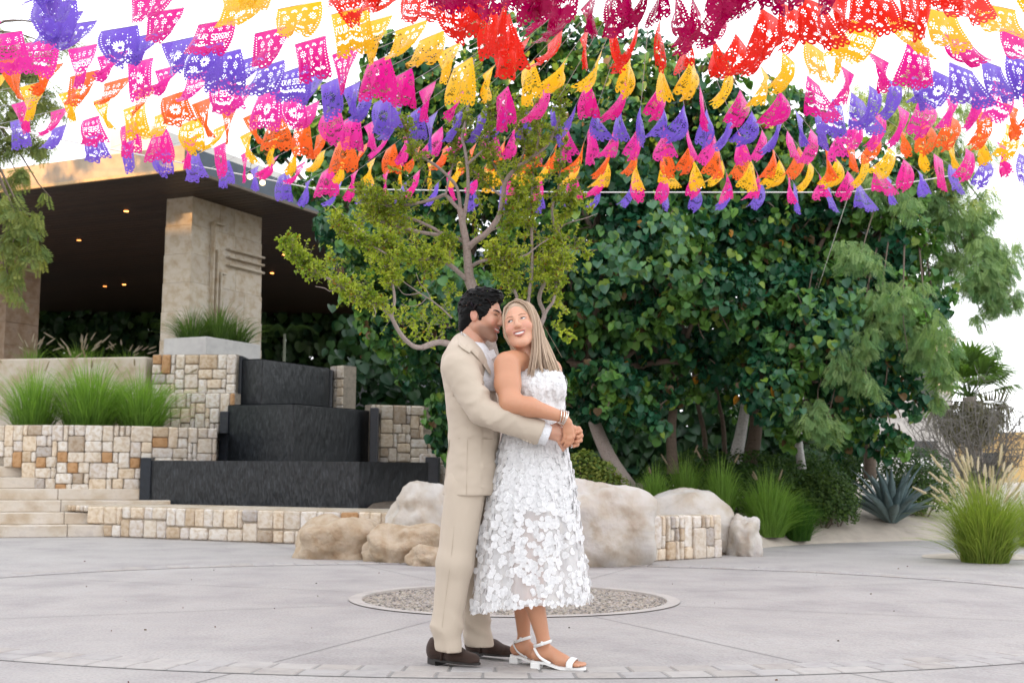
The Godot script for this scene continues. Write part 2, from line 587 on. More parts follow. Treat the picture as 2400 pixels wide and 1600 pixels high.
func stone_wall(label: String, path: Array, y0: float, y1: float, open: Callable, thick := 0.35, unit := 0.08, tall := false, cap: Material = null) -> Node3D:
	# path runs so that the face to be seen lies on its right-hand side; open(s, y) says where the wall stands
	var t := thing("stone_wall", label, "stone wall", path[0] * Vector3(1, 0, 1))
	var o := t.position
	var total := length(path)
	var cols := int(total / unit)
	var rows := int(round((y1 - y0) / unit))
	var uh := (y1 - y0) / rows
	# the body behind the stones
	var core := MB.new()
	var step := 3
	for c in range(0, cols, step):
		var c1 := mini(c + step, cols)
		var a := along(path, c * unit)
		var d := along(path, c1 * unit)
		var na: Vector3 = a[1].cross(Vector3.UP).normalized()
		var nd: Vector3 = d[1].cross(Vector3.UP).normalized()
		var low := y0
		while low < y1 - 0.01 and not open.call((c + 0.5 * (c1 - c)) * unit, low + uh * 0.5):
			low += uh
		if low >= y1 - 0.01: continue
		var p: Vector3 = a[0] * Vector3(1, 0, 1) - o
		var q: Vector3 = d[0] * Vector3(1, 0, 1) - o
		var lo := Vector3.UP * low
		var hi := Vector3.UP * (y1 + 0.004)
		var f0 := p - na * 0.035
		var f1 := q - nd * 0.035
		var g0 := p - na * thick
		var g1 := q - nd * thick
		core.quad(f0 + lo, f1 + lo, f1 + hi, f0 + hi)
		core.quad(g1 + lo, g0 + lo, g0 + hi, g1 + hi)
		core.quad(f0 + hi, f1 + hi, g1 + hi, g0 + hi)
		core.quad(g0 + lo, f0 + lo, f0 + hi, g0 + hi)
		core.quad(f1 + lo, g1 + lo, g1 + hi, f1 + hi)
	obj("core", core, cap if cap else M.mortar, t)
	var taken := {}
	var placed := 0
	var ws := [2, 2, 3, 2, 3, 4, 3]
	var hs := [2, 2, 3, 2, 2, 3]
	if tall:
		ws = [1, 2, 2, 3, 2, 2]
		hs = [2, 3, 4, 3, 2, 5]
	for r in rows:
		for c in cols:
			if taken.has(r * 10000 + c) or not open.call((c + 0.5) * unit, y0 + (r + 0.5) * uh): continue
			var w: int = ws[rng.randi() % ws.size()]
			var h: int = hs[rng.randi() % hs.size()]
			if rows - r - h == 1: h += 1          # no sliver courses under the top
			var ok := false
			while not ok:
				ok = true
				for rr in range(r, r + h):
					for cc in range(c, c + w):
						if rr >= rows or cc >= cols or taken.has(rr * 10000 + cc) or not open.call((cc + 0.5) * unit, y0 + (rr + 0.5) * uh):
							ok = false
				if not ok:
					if w > 1: w -= 1
					elif h > 1: h -= 1
					else: ok = true
			for rr in range(r, r + h):
				for cc in range(c, c + w):
					taken[rr * 10000 + cc] = true
			var at_ := along(path, (c + w * 0.5) * unit)
			var nn: Vector3 = at_[1].cross(Vector3.UP).normalized()
			var pick: int = [0, 0, 0, 0, 1, 1, 1, 2, 2, 2, 2, 5, 5, 5, 5, 3, 7, 7, 7, 4, 6, 8][rng.randi() % 22]
			var s := obj("stone", stone_mesh(w, h, unit, rng.randi() % 3), M.stones[pick], t)
			s.transform = Transform3D(Basis(at_[1], Vector3.UP, nn), at_[0] * Vector3(1, 0, 1) - o + Vector3.UP * (y0 + (r + h * 0.5) * uh) + nn * rf(-0.008, 0.012))
			if rng.randf() < 0.5:
				s.rotate_object_local(Vector3.BACK, PI)
			placed += 1
	return t

func build_walls() -> void:
	var all := func(_s: float, _y: float) -> bool: return true
	# broad steps on the left, each a slab of its own blocks
	var steps := thing("stone_steps", "broad pale limestone steps rising beside the curved stone wall", "steps", gnd(-300, 1270))
	for k in 9:
		var f0 := Vector3(-12.0, 0, -15.1 - 0.33 * k)
		var f1 := Vector3(-4.55 - 0.2 * k, 0, -17.75 - 0.30 * k)
		var d := (f1 - f0).normalized()
		var back := d.cross(Vector3.UP).normalized() * -1.0
		var n := 5
		for j in n:
			var a := f0.lerp(f1, float(j) / n)
			var e := f0.lerp(f1, float(j + 1) / n)
			var b := MB.new()
			var l := (e - a).length() - 0.006
			b.bevel_box(Vector3.ZERO, Vector3(l, 0.158, 0.8), 0.008, d, Vector3.UP, back)
			var o := obj("step_block", b, M.step, steps)
			o.position = (a + e) * 0.5 - steps.position + Vector3.UP * (0.08 + 0.16 * k) + back * 0.4
	# the curved wall that holds the grass bed
	var pa := [at(-160, 1100, 18.9), at(0, 1100, 18.5), at(150, 1100, 18.3), at(330, 1100, 18.6), at(512, 1100, 19.35)]
	pa = smooth_path(pa)
	var base := func(s: float, y: float) -> bool:
		var q := pix(along(pa, s)[0]).x
		var low := 0.40
		if q < 5: low = 1.12
		elif q < 45: low = 0.94
		elif q < 85: low = 0.80
		elif q < 123: low = 0.64
		elif q < 175: low = 0.46
		return y > low
	stone_wall("curved pale stone wall holding the bed of tall grasses left of the fountain", pa, 0.40, 1.56, base)
	var bed := MB.new()
	for k in pa.size() - 1:
		var p: Vector3 = pa[k] * Vector3(1, 0, 1)
		var q: Vector3 = pa[k + 1] * Vector3(1, 0, 1)
		var bk := Vector3(0, 0, -2.4)
		bed.quad(p + Vector3.UP * 1.5 + Vector3(0, 0, -.2), q + Vector3.UP * 1.5 + Vector3(0, 0, -.2), q + Vector3.UP * 1.55 + bk, p + Vector3.UP * 1.55 + bk)
	struct("soil_terrace", bed, M.soil)
	# the low wall before the fountain
	var pl := smooth_path([at(150, 1100, 17.75), at(250, 1100, 17.35), at(470, 1100, 16.6), at(690, 1100, 15.95), at(960, 1100, 15.5), at(1100, 1100, 15.4)])
	var lowm := func(s: float, y: float) -> bool:
		var q := pix(along(pl, s)[0]).x
		if q < 158: return false
		if q < 203: return y > 0.30
		if q < 249: return y > 0.155
		return true
	stone_wall("long low stone wall along the plaza in front of the black fountain", pl, 0.0, 0.42, lowm, 1.2, 0.08, false, M.limestone)
	# the low wall under the domed boulder
	var pr := [at(1488, 1100, 13.05), at(1702, 1100, 14.0)]
	stone_wall("short low wall of upright pale stones under the domed boulder", pr, 0.0, 0.46, all, 0.3, 0.07, true, M.limestone)
	# walls that frame the fountain
	stone_wall("tall stone wall under the planter, left of the top black basin", [at(346, 1100, 20.75), at(546, 1100, 20.6)], 1.2, 2.83, all)
	stone_wall("stepped stone wall between the grasses and the middle black basin", [at(372, 1100, 20.2), at(549, 1100, 20.1)], 1.1, 2.16, func(s: float, y: float) -> bool: return s < 0.97 or y > 1.85)
	stone_wall("narrow stone pier right of the top black basin", [at(768, 1100, 22.7), at(798, 1100, 22.5)], 1.4, 2.82, all)
	stone_wall("brown stone wall right of the middle black basin", [at(868, 1100, 21.4), at(1018, 1100, 21.9)], 0.6, 2.06, func(s: float, y: float) -> bool: return s < 0.93 or y < 1.55)
	stone_wall("small pale stone pier beside the right end of the lowest basin", [at(982, 1100, 19.6), at(1050, 1100, 19.6)], 0.4, 1.2, all)
	# the smooth wall behind the grasses, and the terrace on top
	var tw := MB.new()
	var a := at(-400, 1100, 22.4) * Vector3(1, 0, 1)
	var e := at(346, 1100, 21.0) * Vector3(1, 0, 1)
	var mid := (a + e) * 0.5
	tw.bevel_box(Vector3(0, 1.4, 0), Vector3((e - a).length(), 2.8, 0.4), 0.02, (e - a).normalized(), Vector3.UP, (e - a).normalized().cross(Vector3.UP))
	var tt := thing("terrace_wall", "smooth light grey retaining wall behind the tall grasses", "wall", mid)
	obj("wall_face", tw, M.limestone, tt)
	var tr := MB.new()
	tr.box(Vector3(-12.6, 1.35, -33.0), Vector3(17.0, 2.7, 23.0))
	struct("terrace_ground", tr, M.planter)

# ---------------------------------------------------------------- fountain
func slab(c: Vector3, lu: float, lv: float, y0: float, y1: float, e := 0.012) -> MB:   # a block from corner c, going -U by lu and +V by lv
	var b := MB.new()
	var m := c * Vector3(1, 0, 1) - U * lu * 0.5 + V * lv * 0.5
	b.bevel_box(Vector3(m.x, (y0 + y1) * 0.5, m.z), Vector3(lu, y1 - y0, lv), e, U, Vector3.UP, -V)
	return b

func build_fountain() -> void:
	var f := thing("tiered_fountain", "black three-tier cascade fountain of square basins above the low stone wall", "fountain")
	var top := at(615, 841, 20.6)
	var mid := at(688, 946, 19.5)
	obj("top_basin", slab(top, 0.52, 2.0, 1.5, top.y), M.basalt, f)
	obj("middle_basin", slab(mid, 1.28, 2.24, 0.7, mid.y), M.basalt, f)
	var l0 := at(338, 1077, 18.55)
	var l1 := at(842, 1083, 18.35)
	var l2 := at(1004, 1087, 18.9)
	var y1 := 1.06
	var b := MB.new()
	var prism := func(bb: MB, p: Array, lo: float, hi: float) -> void:
		for k in p.size():
			var s: Vector3 = p[k] * Vector3(1, 0, 1)
			var t: Vector3 = p[(k + 1) % p.size()] * Vector3(1, 0, 1)
			bb.quad(s + Vector3.UP * lo, t + Vector3.UP * lo, t + Vector3.UP * hi, s + Vector3.UP * hi)
		var c := Vector3.ZERO
		for q in p: c += q * Vector3(1, 0, 1) / p.size()
		for k in p.size():
			bb.tri(c + Vector3.UP * hi, p[k] * Vector3(1, 0, 1) + Vector3.UP * hi, p[(k + 1) % p.size()] * Vector3(1, 0, 1) + Vector3.UP * hi)
	prism.call(b, [l0, l1, l2, l2 + Vector3(0.3, 0, -2.5), l0 + Vector3(0.3, 0, -2.0)], 0.2, y1)
	obj("lower_basin", b, M.basalt, f)
	# thin sheets of water lying in the basins
	var w := MB.new()
	for g in [[top, 0.52, 2.0, top.y], [mid, 1.28, 2.24, mid.y]]:
		var c: Vector3 = g[0] * Vector3(1, 0, 1)
		var h := Vector3.UP * (float(g[3]) + 0.006)
		w.quad(c + h, c + V * float(g[2]) + h, c + V * float(g[2]) - U * float(g[1]) + h, c - U * float(g[1]) + h)
	var wm := mat(Color(0.03, 0.05, 0.06), 0.05)
	obj("water", w, wm, f)
	# darker slabs that close the ends of the basins
	for g in [[340, 18.5, 0.16, 0.3, 1.10], [1012, 18.9, 0.2, 0.3, 1.14], [521, 20.0, 0.14, 0.8, 1.86], [874, 21.25, 0.14, 0.8, 2.0], [551, 20.75, 0.13, 1.6, 2.82], [765, 22.45, 0.13, 1.6, 2.74]]:
		var p := at(g[0], 1100, g[1])
		var s := MB.new()
		s.bevel_box(Vector3(p.x, (float(g[3]) + float(g[4])) * 0.5, p.z - 0.25), Vector3(g[2], float(g[4]) - float(g[3]), 0.5), 0.01)
		obj("end_panel", s, M.basalt_dark, f)

# ---------------------------------------------------------------- pavilion
func build_pavilion() -> void:
	var ec := at(432, 398, 20.2)                # outer corner of the eave
	var y0 := ec.y
	var fh := 0.42
	var pav := thing("pavilion", "flat-roofed open pavilion with deep dark wood eaves on a stone column", "pavilion", ec * Vector3(1, 0, 1))
	var o := pav.position
	var lu := 22.0
	var lv := 17.5
	var put := func(called: String, b: MB, m: Material, par: Node = pav) -> MeshInstance3D:
		var q := obj(called, b, m, par)
		q.position = -o if par == pav else Vector3.ZERO
		return q
	# roof body
	var roof: MeshInstance3D = put.call("roof", slab(ec - U * 0.03 + V * 0.03, lu - .03, lv - .03, y0 + 0.05, y0 + fh - 0.01), M.steel_dark)
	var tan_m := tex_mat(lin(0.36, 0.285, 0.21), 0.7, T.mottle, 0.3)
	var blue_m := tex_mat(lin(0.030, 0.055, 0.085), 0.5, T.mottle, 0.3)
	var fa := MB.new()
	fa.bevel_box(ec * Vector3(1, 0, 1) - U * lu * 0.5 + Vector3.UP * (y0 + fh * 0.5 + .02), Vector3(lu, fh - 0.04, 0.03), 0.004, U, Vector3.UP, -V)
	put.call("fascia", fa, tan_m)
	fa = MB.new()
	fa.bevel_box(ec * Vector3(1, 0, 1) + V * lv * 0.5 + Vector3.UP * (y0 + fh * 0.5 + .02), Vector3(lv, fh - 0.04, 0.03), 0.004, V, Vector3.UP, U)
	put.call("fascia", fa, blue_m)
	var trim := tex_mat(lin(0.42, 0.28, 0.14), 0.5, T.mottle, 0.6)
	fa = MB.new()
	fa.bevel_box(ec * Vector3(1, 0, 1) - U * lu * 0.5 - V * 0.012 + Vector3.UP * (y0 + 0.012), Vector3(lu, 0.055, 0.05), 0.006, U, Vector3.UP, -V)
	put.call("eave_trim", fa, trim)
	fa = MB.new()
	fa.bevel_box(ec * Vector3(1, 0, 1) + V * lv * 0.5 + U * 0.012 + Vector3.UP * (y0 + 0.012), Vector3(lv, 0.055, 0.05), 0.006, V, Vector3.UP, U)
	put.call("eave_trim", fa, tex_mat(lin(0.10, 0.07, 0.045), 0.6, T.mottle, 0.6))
	# soffit boards
	var pm := MB.new()
	pm.bevel_box(Vector3.ZERO, Vector3(lu - 0.1, 0.03, 0.192), 0.005, U, Vector3.UP, -V)
	var plank := pm.mesh()
	var woods := []
	for s in [[0.036, 0.016, 0.008], [0.027, 0.012, 0.006], [0.044, 0.020, 0.010]]:
		woods.append(tex_mat(lin(s[0], s[1], s[2]), 0.5, T.mottle, 0.45))
	for k in int((lv - 0.1) / 0.2):
		var q := obj("soffit_board", plank, woods[rng.randi() % 3], pav)
		q.position = ec * Vector3(1, 0, 1) - U * lu * 0.5 + V * (0.14 + 0.2 * k) + Vector3.UP * (y0 + 0.045) - o
	# the main column, faced with stone blocks
	var cc := at(451, 470, 22.3)
	cc = Vector3(cc.x, 0, cc.z)
	var cu := 0.60
	var cv := 2.08
	var yb := 2.72
	put.call("column_core", slab(cc - U * .03 + V * .03, cu - .06, cv - .06, yb, y0 + 0.03), M.mortar)
	var tones := []
	for s in [[0.53, 0.48, 0.41], [0.50, 0.45, 0.385], [0.555, 0.505, 0.435]]:
		tones.append(tex_mat(lin(s[0], s[1], s[2]), 0.85, T.stone, 0.7, T.fine, 0.35))
	var rows := 6
	var rh := (y0 + 0.03 - yb) / rows
	for r in rows:
		var y := yb + rh * (r + 0.5)
		var lean := 0.022 * (rows - 1 - r) * rh
		var cuts := [0.0, rf(0.25, 0.42), rf(0.55, 0.75), 1.0]
		for k in 3:
			var a0: float = cuts[k] * (cv + lean)
			var a1: float = cuts[k + 1] * (cv + lean)
			var b := MB.new()
			b.bevel_box(cc + U * (lean - 0.04) + V * ((a0 + a1) * 0.5 - lean * .5) + Vector3.UP * y, Vector3(a1 - a0 - 0.004, rh - 0.004, 0.08), 0.004, V, Vector3.UP, U)
			put.call("stone_block", b, tones[rng.randi() % 3])
		var b2 := MB.new()
		b2.bevel_box(cc - V * (lean + 0.0) - U * (cu * 0.5 - lean * .5) + V * 0.04 + Vector3.UP * y, Vector3(cu + lean - 0.004, rh - 0.004, 0.082), 0.004, U, Vector3.UP, -V)
		put.call("stone_block", b2, tones[rng.randi() % 3])
	# raised mouldings on the long face
	var mo := func(v0: float, v1: float, h0: float, h1: float) -> void:
		var b := MB.new()
		b.bevel_box(cc + U * 0.045 + V * (v0 + v1) * 0.5 + Vector3.UP * (h0 + h1) * 0.5, Vector3(absf(v1 - v0), absf(h1 - h0), 0.13), 0.012, V, Vector3.UP, U)
		put.call("moulding", b, tones[0])
	mo.call(0.52, 0.56, y0 - 2.3, y0 - 0.34); mo.call(0.56, 0.86, y0 - 0.38, y0 - 0.34)
	mo.call(0.64, 0.68, y0 - 2.3, y0 - 0.85); mo.call(0.75, 0.79, y0 - 2.3, y0 - 1.25); mo.call(0.79, 0.92, y0 - 1.29, y0 - 1.25)
	for k in 3:
		mo.call(0.98, 2.08, y0 - 0.80 - 0.15 * k, y0 - 0.76 - 0.15 * k)
	# a second column far left
	var c2 := at(-6, 1100, 28.5)
	c2 = Vector3(c2.x, 0, c2.z)
	var tan_stone := tex_mat(lin(0.52, 0.40, 0.31), 0.85, T.stone, 0.6)
	for r in rows:
		var b := MB.new()
		b.bevel_box(c2 - U * 0.5 + V * 0.5 + Vector3.UP * (yb + rh * (r + 0.5)), Vector3(1.0 , rh - 0.004, 1.0), 0.006, U, Vector3.UP, -V)
		put.call("stone_block", b, tan_stone)
	var b3 := MB.new()
	b3.bevel_box(c2 - U * 0.48 + V * 0.5 + Vector3.UP * (yb + 0.15), Vector3(1.2, 0.3, 1.2), 0.02, U, Vector3.UP, -V)
	put.call("column_base", b3, tones[0])
	# a block standing on the roof
	var up := at(356, 292, 24.2)
	var ub := slab(up, 1.1, 12.0, y0 + fh - 0.02, up.y, 0.02)
	put.call("roof_block", ub, tex_mat(lin(0.66, 0.64, 0.60), 0.8, T.concrete, 0.3))
	# downlights let into the soffit
	for g in [[295, 495], [184, 563], [290, 667], [666, 597], [637, 640], [245, 671]]:
		var p := gnd(g[0], g[1], y0 + 0.022)
		var b := MB.new()
		var rg := []
		b.ball(Vector3.ZERO, Vector3(0.05, 0.010, 0.05), Basis.IDENTITY, 6, 14)
		var lm := mat(Color(1.0, 0.75, 0.5), 0.5)
		lm.emission_enabled = true; lm.emission = Color(1.0, 0.62, 0.32); lm.emission_energy_multiplier = 2.5 if g[0] != 184 and g[0] != 245 else 1.2
		var dl := obj("downlight", b, lm, pav)
		dl.position = p - o
		var sp := SpotLight3D.new()
		sp.name = "downlight_beam"
		sp.light_energy = 0.25; sp.light_color = Color(1.0, 0.68, 0.4); sp.light_size = 0.06
		sp.spot_angle = 55.0; sp.spot_range = 40.0; sp.spot_attenuation = 2.0; sp.shadow_enabled = true
		sp.position = p + Vector3.DOWN * 0.03
		sp.rotation.x = -PI / 2
		add_child(sp, true)
	# the planter at the column's foot
	var pc := at(484, 788, 21.5)
	var pl := thing("planter", "square pale concrete planter with grass at the column's foot", "planter", pc * Vector3(1, 0, 1))
	var pb := slab(pc, 0.95, 1.55, 2.70, pc.y, 0.015)
	var q2 := obj("planter_box", pb, M.planter, pl)
	q2.position = -pl.position
	# bulbs strung at the edge of the roof
	for g in [[585, 414], [615, 428]]:
		var p := at(g[0], g[1], 19.4)
		var t := thing("string_light_bulb", "round glowing bulb hung before the blue fascia, %s" % ("upper of two" if g[0] == 585 else "lower of two"), "light bulb", p, "bulbs hung at the pavilion edge")
		var b := MB.new()
		b.ball(Vector3.ZERO, Vector3.ONE * 0.045, Basis.IDENTITY, 10, 14)
		var lm := mat(Color(1, 0.9, 0.75), 0.4)
		lm.emission_enabled = true; lm.emission = Color(1.0, 0.86, 0.66); lm.emission_energy_multiplier = 1.1
		obj("globe", b, lm, t)
		var c := MB.new()
		c.tube([Vector3(0, 0.035, 0), Vector3(0, 0.09, 0)], [0.02, 0.018], 10)
		obj("socket", c, mat(Color(0.05, 0.05, 0.05), 0.6), t)
		c = MB.new()
		c.tube([Vector3(0, 0.09, 0), Vector3(0.02, 0.45, -0.1)], [0.004, 0.004], 5)
		obj("cord", c, mat(Color(0.05, 0.05, 0.05), 0.6), t)
		var ol := OmniLight3D.new()
		ol.name = "bulb_light"
		ol.light_energy = 0.05; ol.light_color = Color(1, 0.86, 0.66); ol.light_size = 0.04; ol.omni_range = 10; ol.omni_attenuation = 2; ol.shadow_enabled = true
		ol.position = p
		add_child(ol, true)

# ---------------------------------------------------------------- far things
func house(label: String, c: Vector3, size: Vector3, m: Material, turn := 0.0, cols := 2, rows := 2) -> Node3D:
	var t := thing("building", label, "building", c)
	t.rotation.y = turn
	var b := MB.new()
	b.bevel_box(Vector3(0, size.y * 0.5, 0), size, 0.03)
	obj("wall", b, m, t)
	b = MB.new()
	b.bevel_box(Vector3(0, size.y + 0.1, 0), Vector3(size.x + 0.3, 0.25, size.z + 0.3), 0.03)
	obj("roof", b, m, t)
	for r in rows:
		for k in cols:
			var p := Vector3(-size.x * 0.5 + size.x * (k + 0.5) / cols, size.y * (r + 0.5) / rows, size.z * 0.5 + 0.01)
			b = MB.new()
			b.box(p, Vector3(size.x / cols * 0.4, size.y / rows * 0.5, 0.06))
			var w := obj("window", b, mat(Color(0.08, 0.09, 0.10), 0.15), t)
			b = MB.new()
			b.bevel_box(p - Vector3(0, size.y / rows * 0.28, 0), Vector3(size.x / cols * 0.5, 0.1, 0.18), 0.01)
			obj("sill", b, m, w)
	return t

func build_far() -> void:
	# unseen block added behind the photographer, which keeps the low sun off the plaza
	var dir := Vector3(-0.766, 0, 0.643)
	var h := house("unseen long block added behind the photographer to shade the plaza", TREE + dir * 62.0, Vector3(90, 13.1, 12), mat(lin(0.55, 0.5, 0.43), 0.9), 0.0, 18, 4)
	h.rotation.y = atan2(-dir.x, -dir.z)
	# a pale tower and a fence beyond the right-hand garden
	house("pale plaster tower seen past the right edge of the big tree", at(2128, 1100, 48) * Vector3(1, 0, 1) + Vector3(0, 0, 0), Vector3(2.3, 5.9, 3.0), tex_mat(lin(0.52, 0.49, 0.46), 0.9, T.mottle, 0.4), 0.15, 1, 2)
	house("low building at the far right behind the palm, coloured as golden sun glow", at(2500, 1100, 55) * Vector3(1, 0, 1), Vector3(9, 2.6, 4.0), mat(lin(0.62, 0.42, 0.18), 0.9), -0.3, 4, 1)  # its yellow stands in for a golden glow of sunlight
	var f := thing("picket_fence", "white picket fence below the pale tower", "fence", at(2100, 1100, 40) * Vector3(1, 0, 1))
	var pk := MB.new()
	pk.bevel_box(Vector3(0, 0.75, 0), Vector3(0.1, 1.5, 0.03), 0.008)
	var pm := pk.mesh()
	for k in 16:
		var p := obj("picket", pm, M.white, f)
		p.position = Vector3(-1.0 + 0.155 * k, 0, 0)
	var rail := MB.new()
	for y in [0.35, 1.2]:
		rail.bevel_box(Vector3(0.15, y, -0.04), Vector3(2.6, 0.08, 0.04), 0.006)
	obj("rail", rail, M.white, f)
	# the dark beam, post and young palm behind the fountain
	var bm := thing("dark_parapet", "long dark grey parapet with a pale coping behind the fountain", "parapet", at(800, 1100, 26) * Vector3(1, 0, 1))
	var a := at(796, 867, 26.0)
	var d := at(1200, 930, 31.0)
	var ax := ((d - a) * Vector3(1, 0, 1)).normalized()
	var l := ((d - a) * Vector3(1, 0, 1)).length()
	var c0 := (a + d) * 0.5 * Vector3(1, 0, 1) - bm.position
	var b := MB.new()
	b.bevel_box(c0 + Vector3.UP * (a.y - 0.12), Vector3(l, 0.24, 0.3), 0.01, ax, Vector3.UP, ax.cross(Vector3.UP))
	obj("coping", b, mat(lin(0.10, 0.11, 0.12), 0.6), bm)
	b = MB.new()
	b.box(c0 + Vector3.UP * (a.y * 0.5 - 0.12) - ax.cross(Vector3.UP) * 0.06, Vector3(l, a.y - 0.24, 0.3), ax, Vector3.UP, ax.cross(Vector3.UP))
	obj("wall_face", b, mat(lin(0.012, 0.013, 0.014), 0.7), bm)
	var post := thing("rusty_post", "thin rust-red post standing behind the fountain", "post", at(847, 880, 27))
	b = MB.new()
	b.tube([Vector3(0, -0.3, 0), Vector3(0.02, 1.9, 0)], [0.045, 0.045], 10)
	obj("pole", b, mat(lin(0.12, 0.035, 0.02), 0.8), post)
	b = MB.new()
	b.tube([Vector3(0.02, 1.9, 0), Vector3(0.02, 1.93, 0)], [0.06, 0.06], 10)
	obj("cap", b, mat(lin(0.12, 0.035, 0.02), 0.8), post)

# ---------------------------------------------------------------- boulders
func boulder(label: String, px: float, d: float, y: float, r: Vector3, sd: int, m: Material, turn := 0.0, rough := 1.0, square := 2.4) -> void:
	var f := FastNoiseLite.new()
	f.seed = sd; f.frequency = 0.9; f.fractal_octaves = 2
	var g := FastNoiseLite.new()
	g.seed = sd + 7; g.frequency = 4.5; g.fractal_octaves = 4
	var b := MB.new()
	var fn := func(u: float, v: float) -> Vector3:
		var th := PI * v
		var ph := -TAU * u
		var o := Vector3(sin(th) * cos(ph), cos(th), sin(th) * sin(ph))
		var k := pow(pow(absf(o.x), square) + pow(absf(o.y), square) + pow(absf(o.z), square), -1.0 / square)
		k *= 1.0 + 0.30 * rough * f.get_noise_3dv(o) + 0.085 * rough * absf(g.get_noise_3dv(o)) - 0.03
		return o * k * r
	b.grid(56, 36, fn, true)
	var p := at(px, 1100, d)
	var t := thing("boulder", label, "boulder", Vector3(p.x, y, p.z))
	t.rotation.y = turn
	obj("rock", b, m, t)

func build_boulders() -> void:
	boulder("large pale boulder just behind the man's legs, above the speckled rocks", 1015, 14.9, 0.30, Vector3(0.52, 0.44, 0.45), 5, M.boulder, 0.4)
	boulder("tall cream boulder right of the woman's skirt", 1392, 12.75, 0.32, Vector3(0.60, 0.50, 0.46), 11, M.boulder, 0.2, 0.75, 3.2)
	boulder("smooth domed pale boulder behind the short low wall", 1612, 14.75, 0.26, Vector3(0.60, 0.50, 0.5), 23, M.boulder, 0.0, 0.45, 2.2)
	boulder("small rough boulder at the right end of the short low wall", 1742, 14.35, 0.14, Vector3(0.17, 0.30, 0.25), 31, M.boulder, 0.3)
	boulder("speckled tan boulder farthest left, before the low stone wall", 806, 13.5, 0.12, Vector3(0.47, 0.31, 0.36), 44, M.boulder_tan, -0.2, 0.9, 3.0)
	boulder("speckled tan boulder with a sloping top, left of the man's legs", 962, 13.0, 0.11, Vector3(0.46, 0.27, 0.34), 58, M.boulder_tan, 0.35, 0.9)
	boulder("smallest tan rock low beside the man's trouser leg", 1012, 12.5, 0.05, Vector3(0.22, 0.14, 0.2), 63, M.boulder_tan, 0.1)

# ---------------------------------------------------------------- leaves
func leaf_mesh(curl: float) -> ArrayMesh:      # a heart-shaped leaf, one unit long, hanging along -Y, its face to +Z
	var b := MB.new()
	var ys := [0.11, 0.02, -0.18, -0.44, -0.68, -0.87, -1.0]
	var ws := [0.22, 0.46, 0.56, 0.54, 0.39, 0.17, 0.0]
	for k in 7:
		var y: float = ys[k]
		var zc := -0.22 * curl * y * y
		var w: float = ws[k]
		var ymid := minf(y, 0.0)
		for s in [-1.0, -0.55, 0.0, 0.55, 1.0]:
			b.vert(Vector3(w * s, lerpf(ymid, y, absf(s)), zc + curl * 0.7 * (w * s) * (w * s) - 0.07 * (1.0 - absf(s)) * (1.0 + 0.6 * y)), Vector3.BACK, Vector2(0.5 + w * s, -y))
	for k in 6:
		for j in 4:
			var a := k * 5 + j
			b.face(a, a + 5, a + 6); b.face(a, a + 6, a + 1)
	b.smooth()
	return b.mesh()

func small_leaf_mesh() -> ArrayMesh:      # a blunt little leaf
	var b := MB.new()
	var ys := [0.0, 0.35, 0.75, 1.0]
	var ws := [0.05, 0.24, 0.30, 0.10]
	for k in 4:
		var y: float = ys[k]
		for s in [-1.0, 0.0, 1.0]:
			b.vert(Vector3(ws[k] * s, y, 0.12 * absf(s) * ws[k] * 2.0 - 0.15 * y * y), Vector3.BACK, Vector2.ZERO)
	for k in 3:
		for j in 2:
			var a := k * 3 + j
			b.face(a, a + 1, a + 4); b.face(a, a + 4, a + 3)
	b.smooth()
	return b.mesh()

func sprig_mesh(pairs := 12) -> ArrayMesh:       # a feathery compound leaf along -Y
	var b := MB.new()
	b.tube([Vector3.ZERO, Vector3(0, -0.5, 0.03), Vector3(0, -1, -0.05)], [0.012, 0.01, 0.004], 3, false)
	for k in pairs:
		var y := -0.1 - 0.88 * k / (pairs - 1.0)
		var l := 0.26 * (1.0 - 0.5 * absf(float(k) / pairs - 0.45))
		for s in [-1.0, 1.0]:
			var p := Vector3(0, y, 0)
			var q := p + Vector3(s * l, -0.12, rf(-.08, .08))
			var w := Vector3(0, 0.027, 0.015)
			var m := p.lerp(q, 0.5)
			b.quad(p, m - w, q, m + w)
	return b.mesh()

func leaf_basis(nn: Vector3, tip: Vector3, s: float) -> Basis:
	var y := -(tip - nn * tip.dot(nn))
	if y.length_squared() < 1e-4:
		y = Vector3.UP - nn * nn.y
	y = y.normalized()
	return Basis(y.cross(nn), y, nn) * s

func jitter_path(a: Vector3, b: Vector3, n: int, amp: float) -> Array:
	var out := [a]
	for k in range(1, n):
		out.append(a.lerp(b, float(k) / n) + rdir() * amp)
	out.append(b)
	return smooth_path(out, n * 2)

func taper(n: int, r0: float, r1: float) -> Array:
	var out := []
	for k in n:
		out.append(lerpf(r0, r1, pow(float(k) / maxf(1.0, n - 1), 0.8)))
	return out

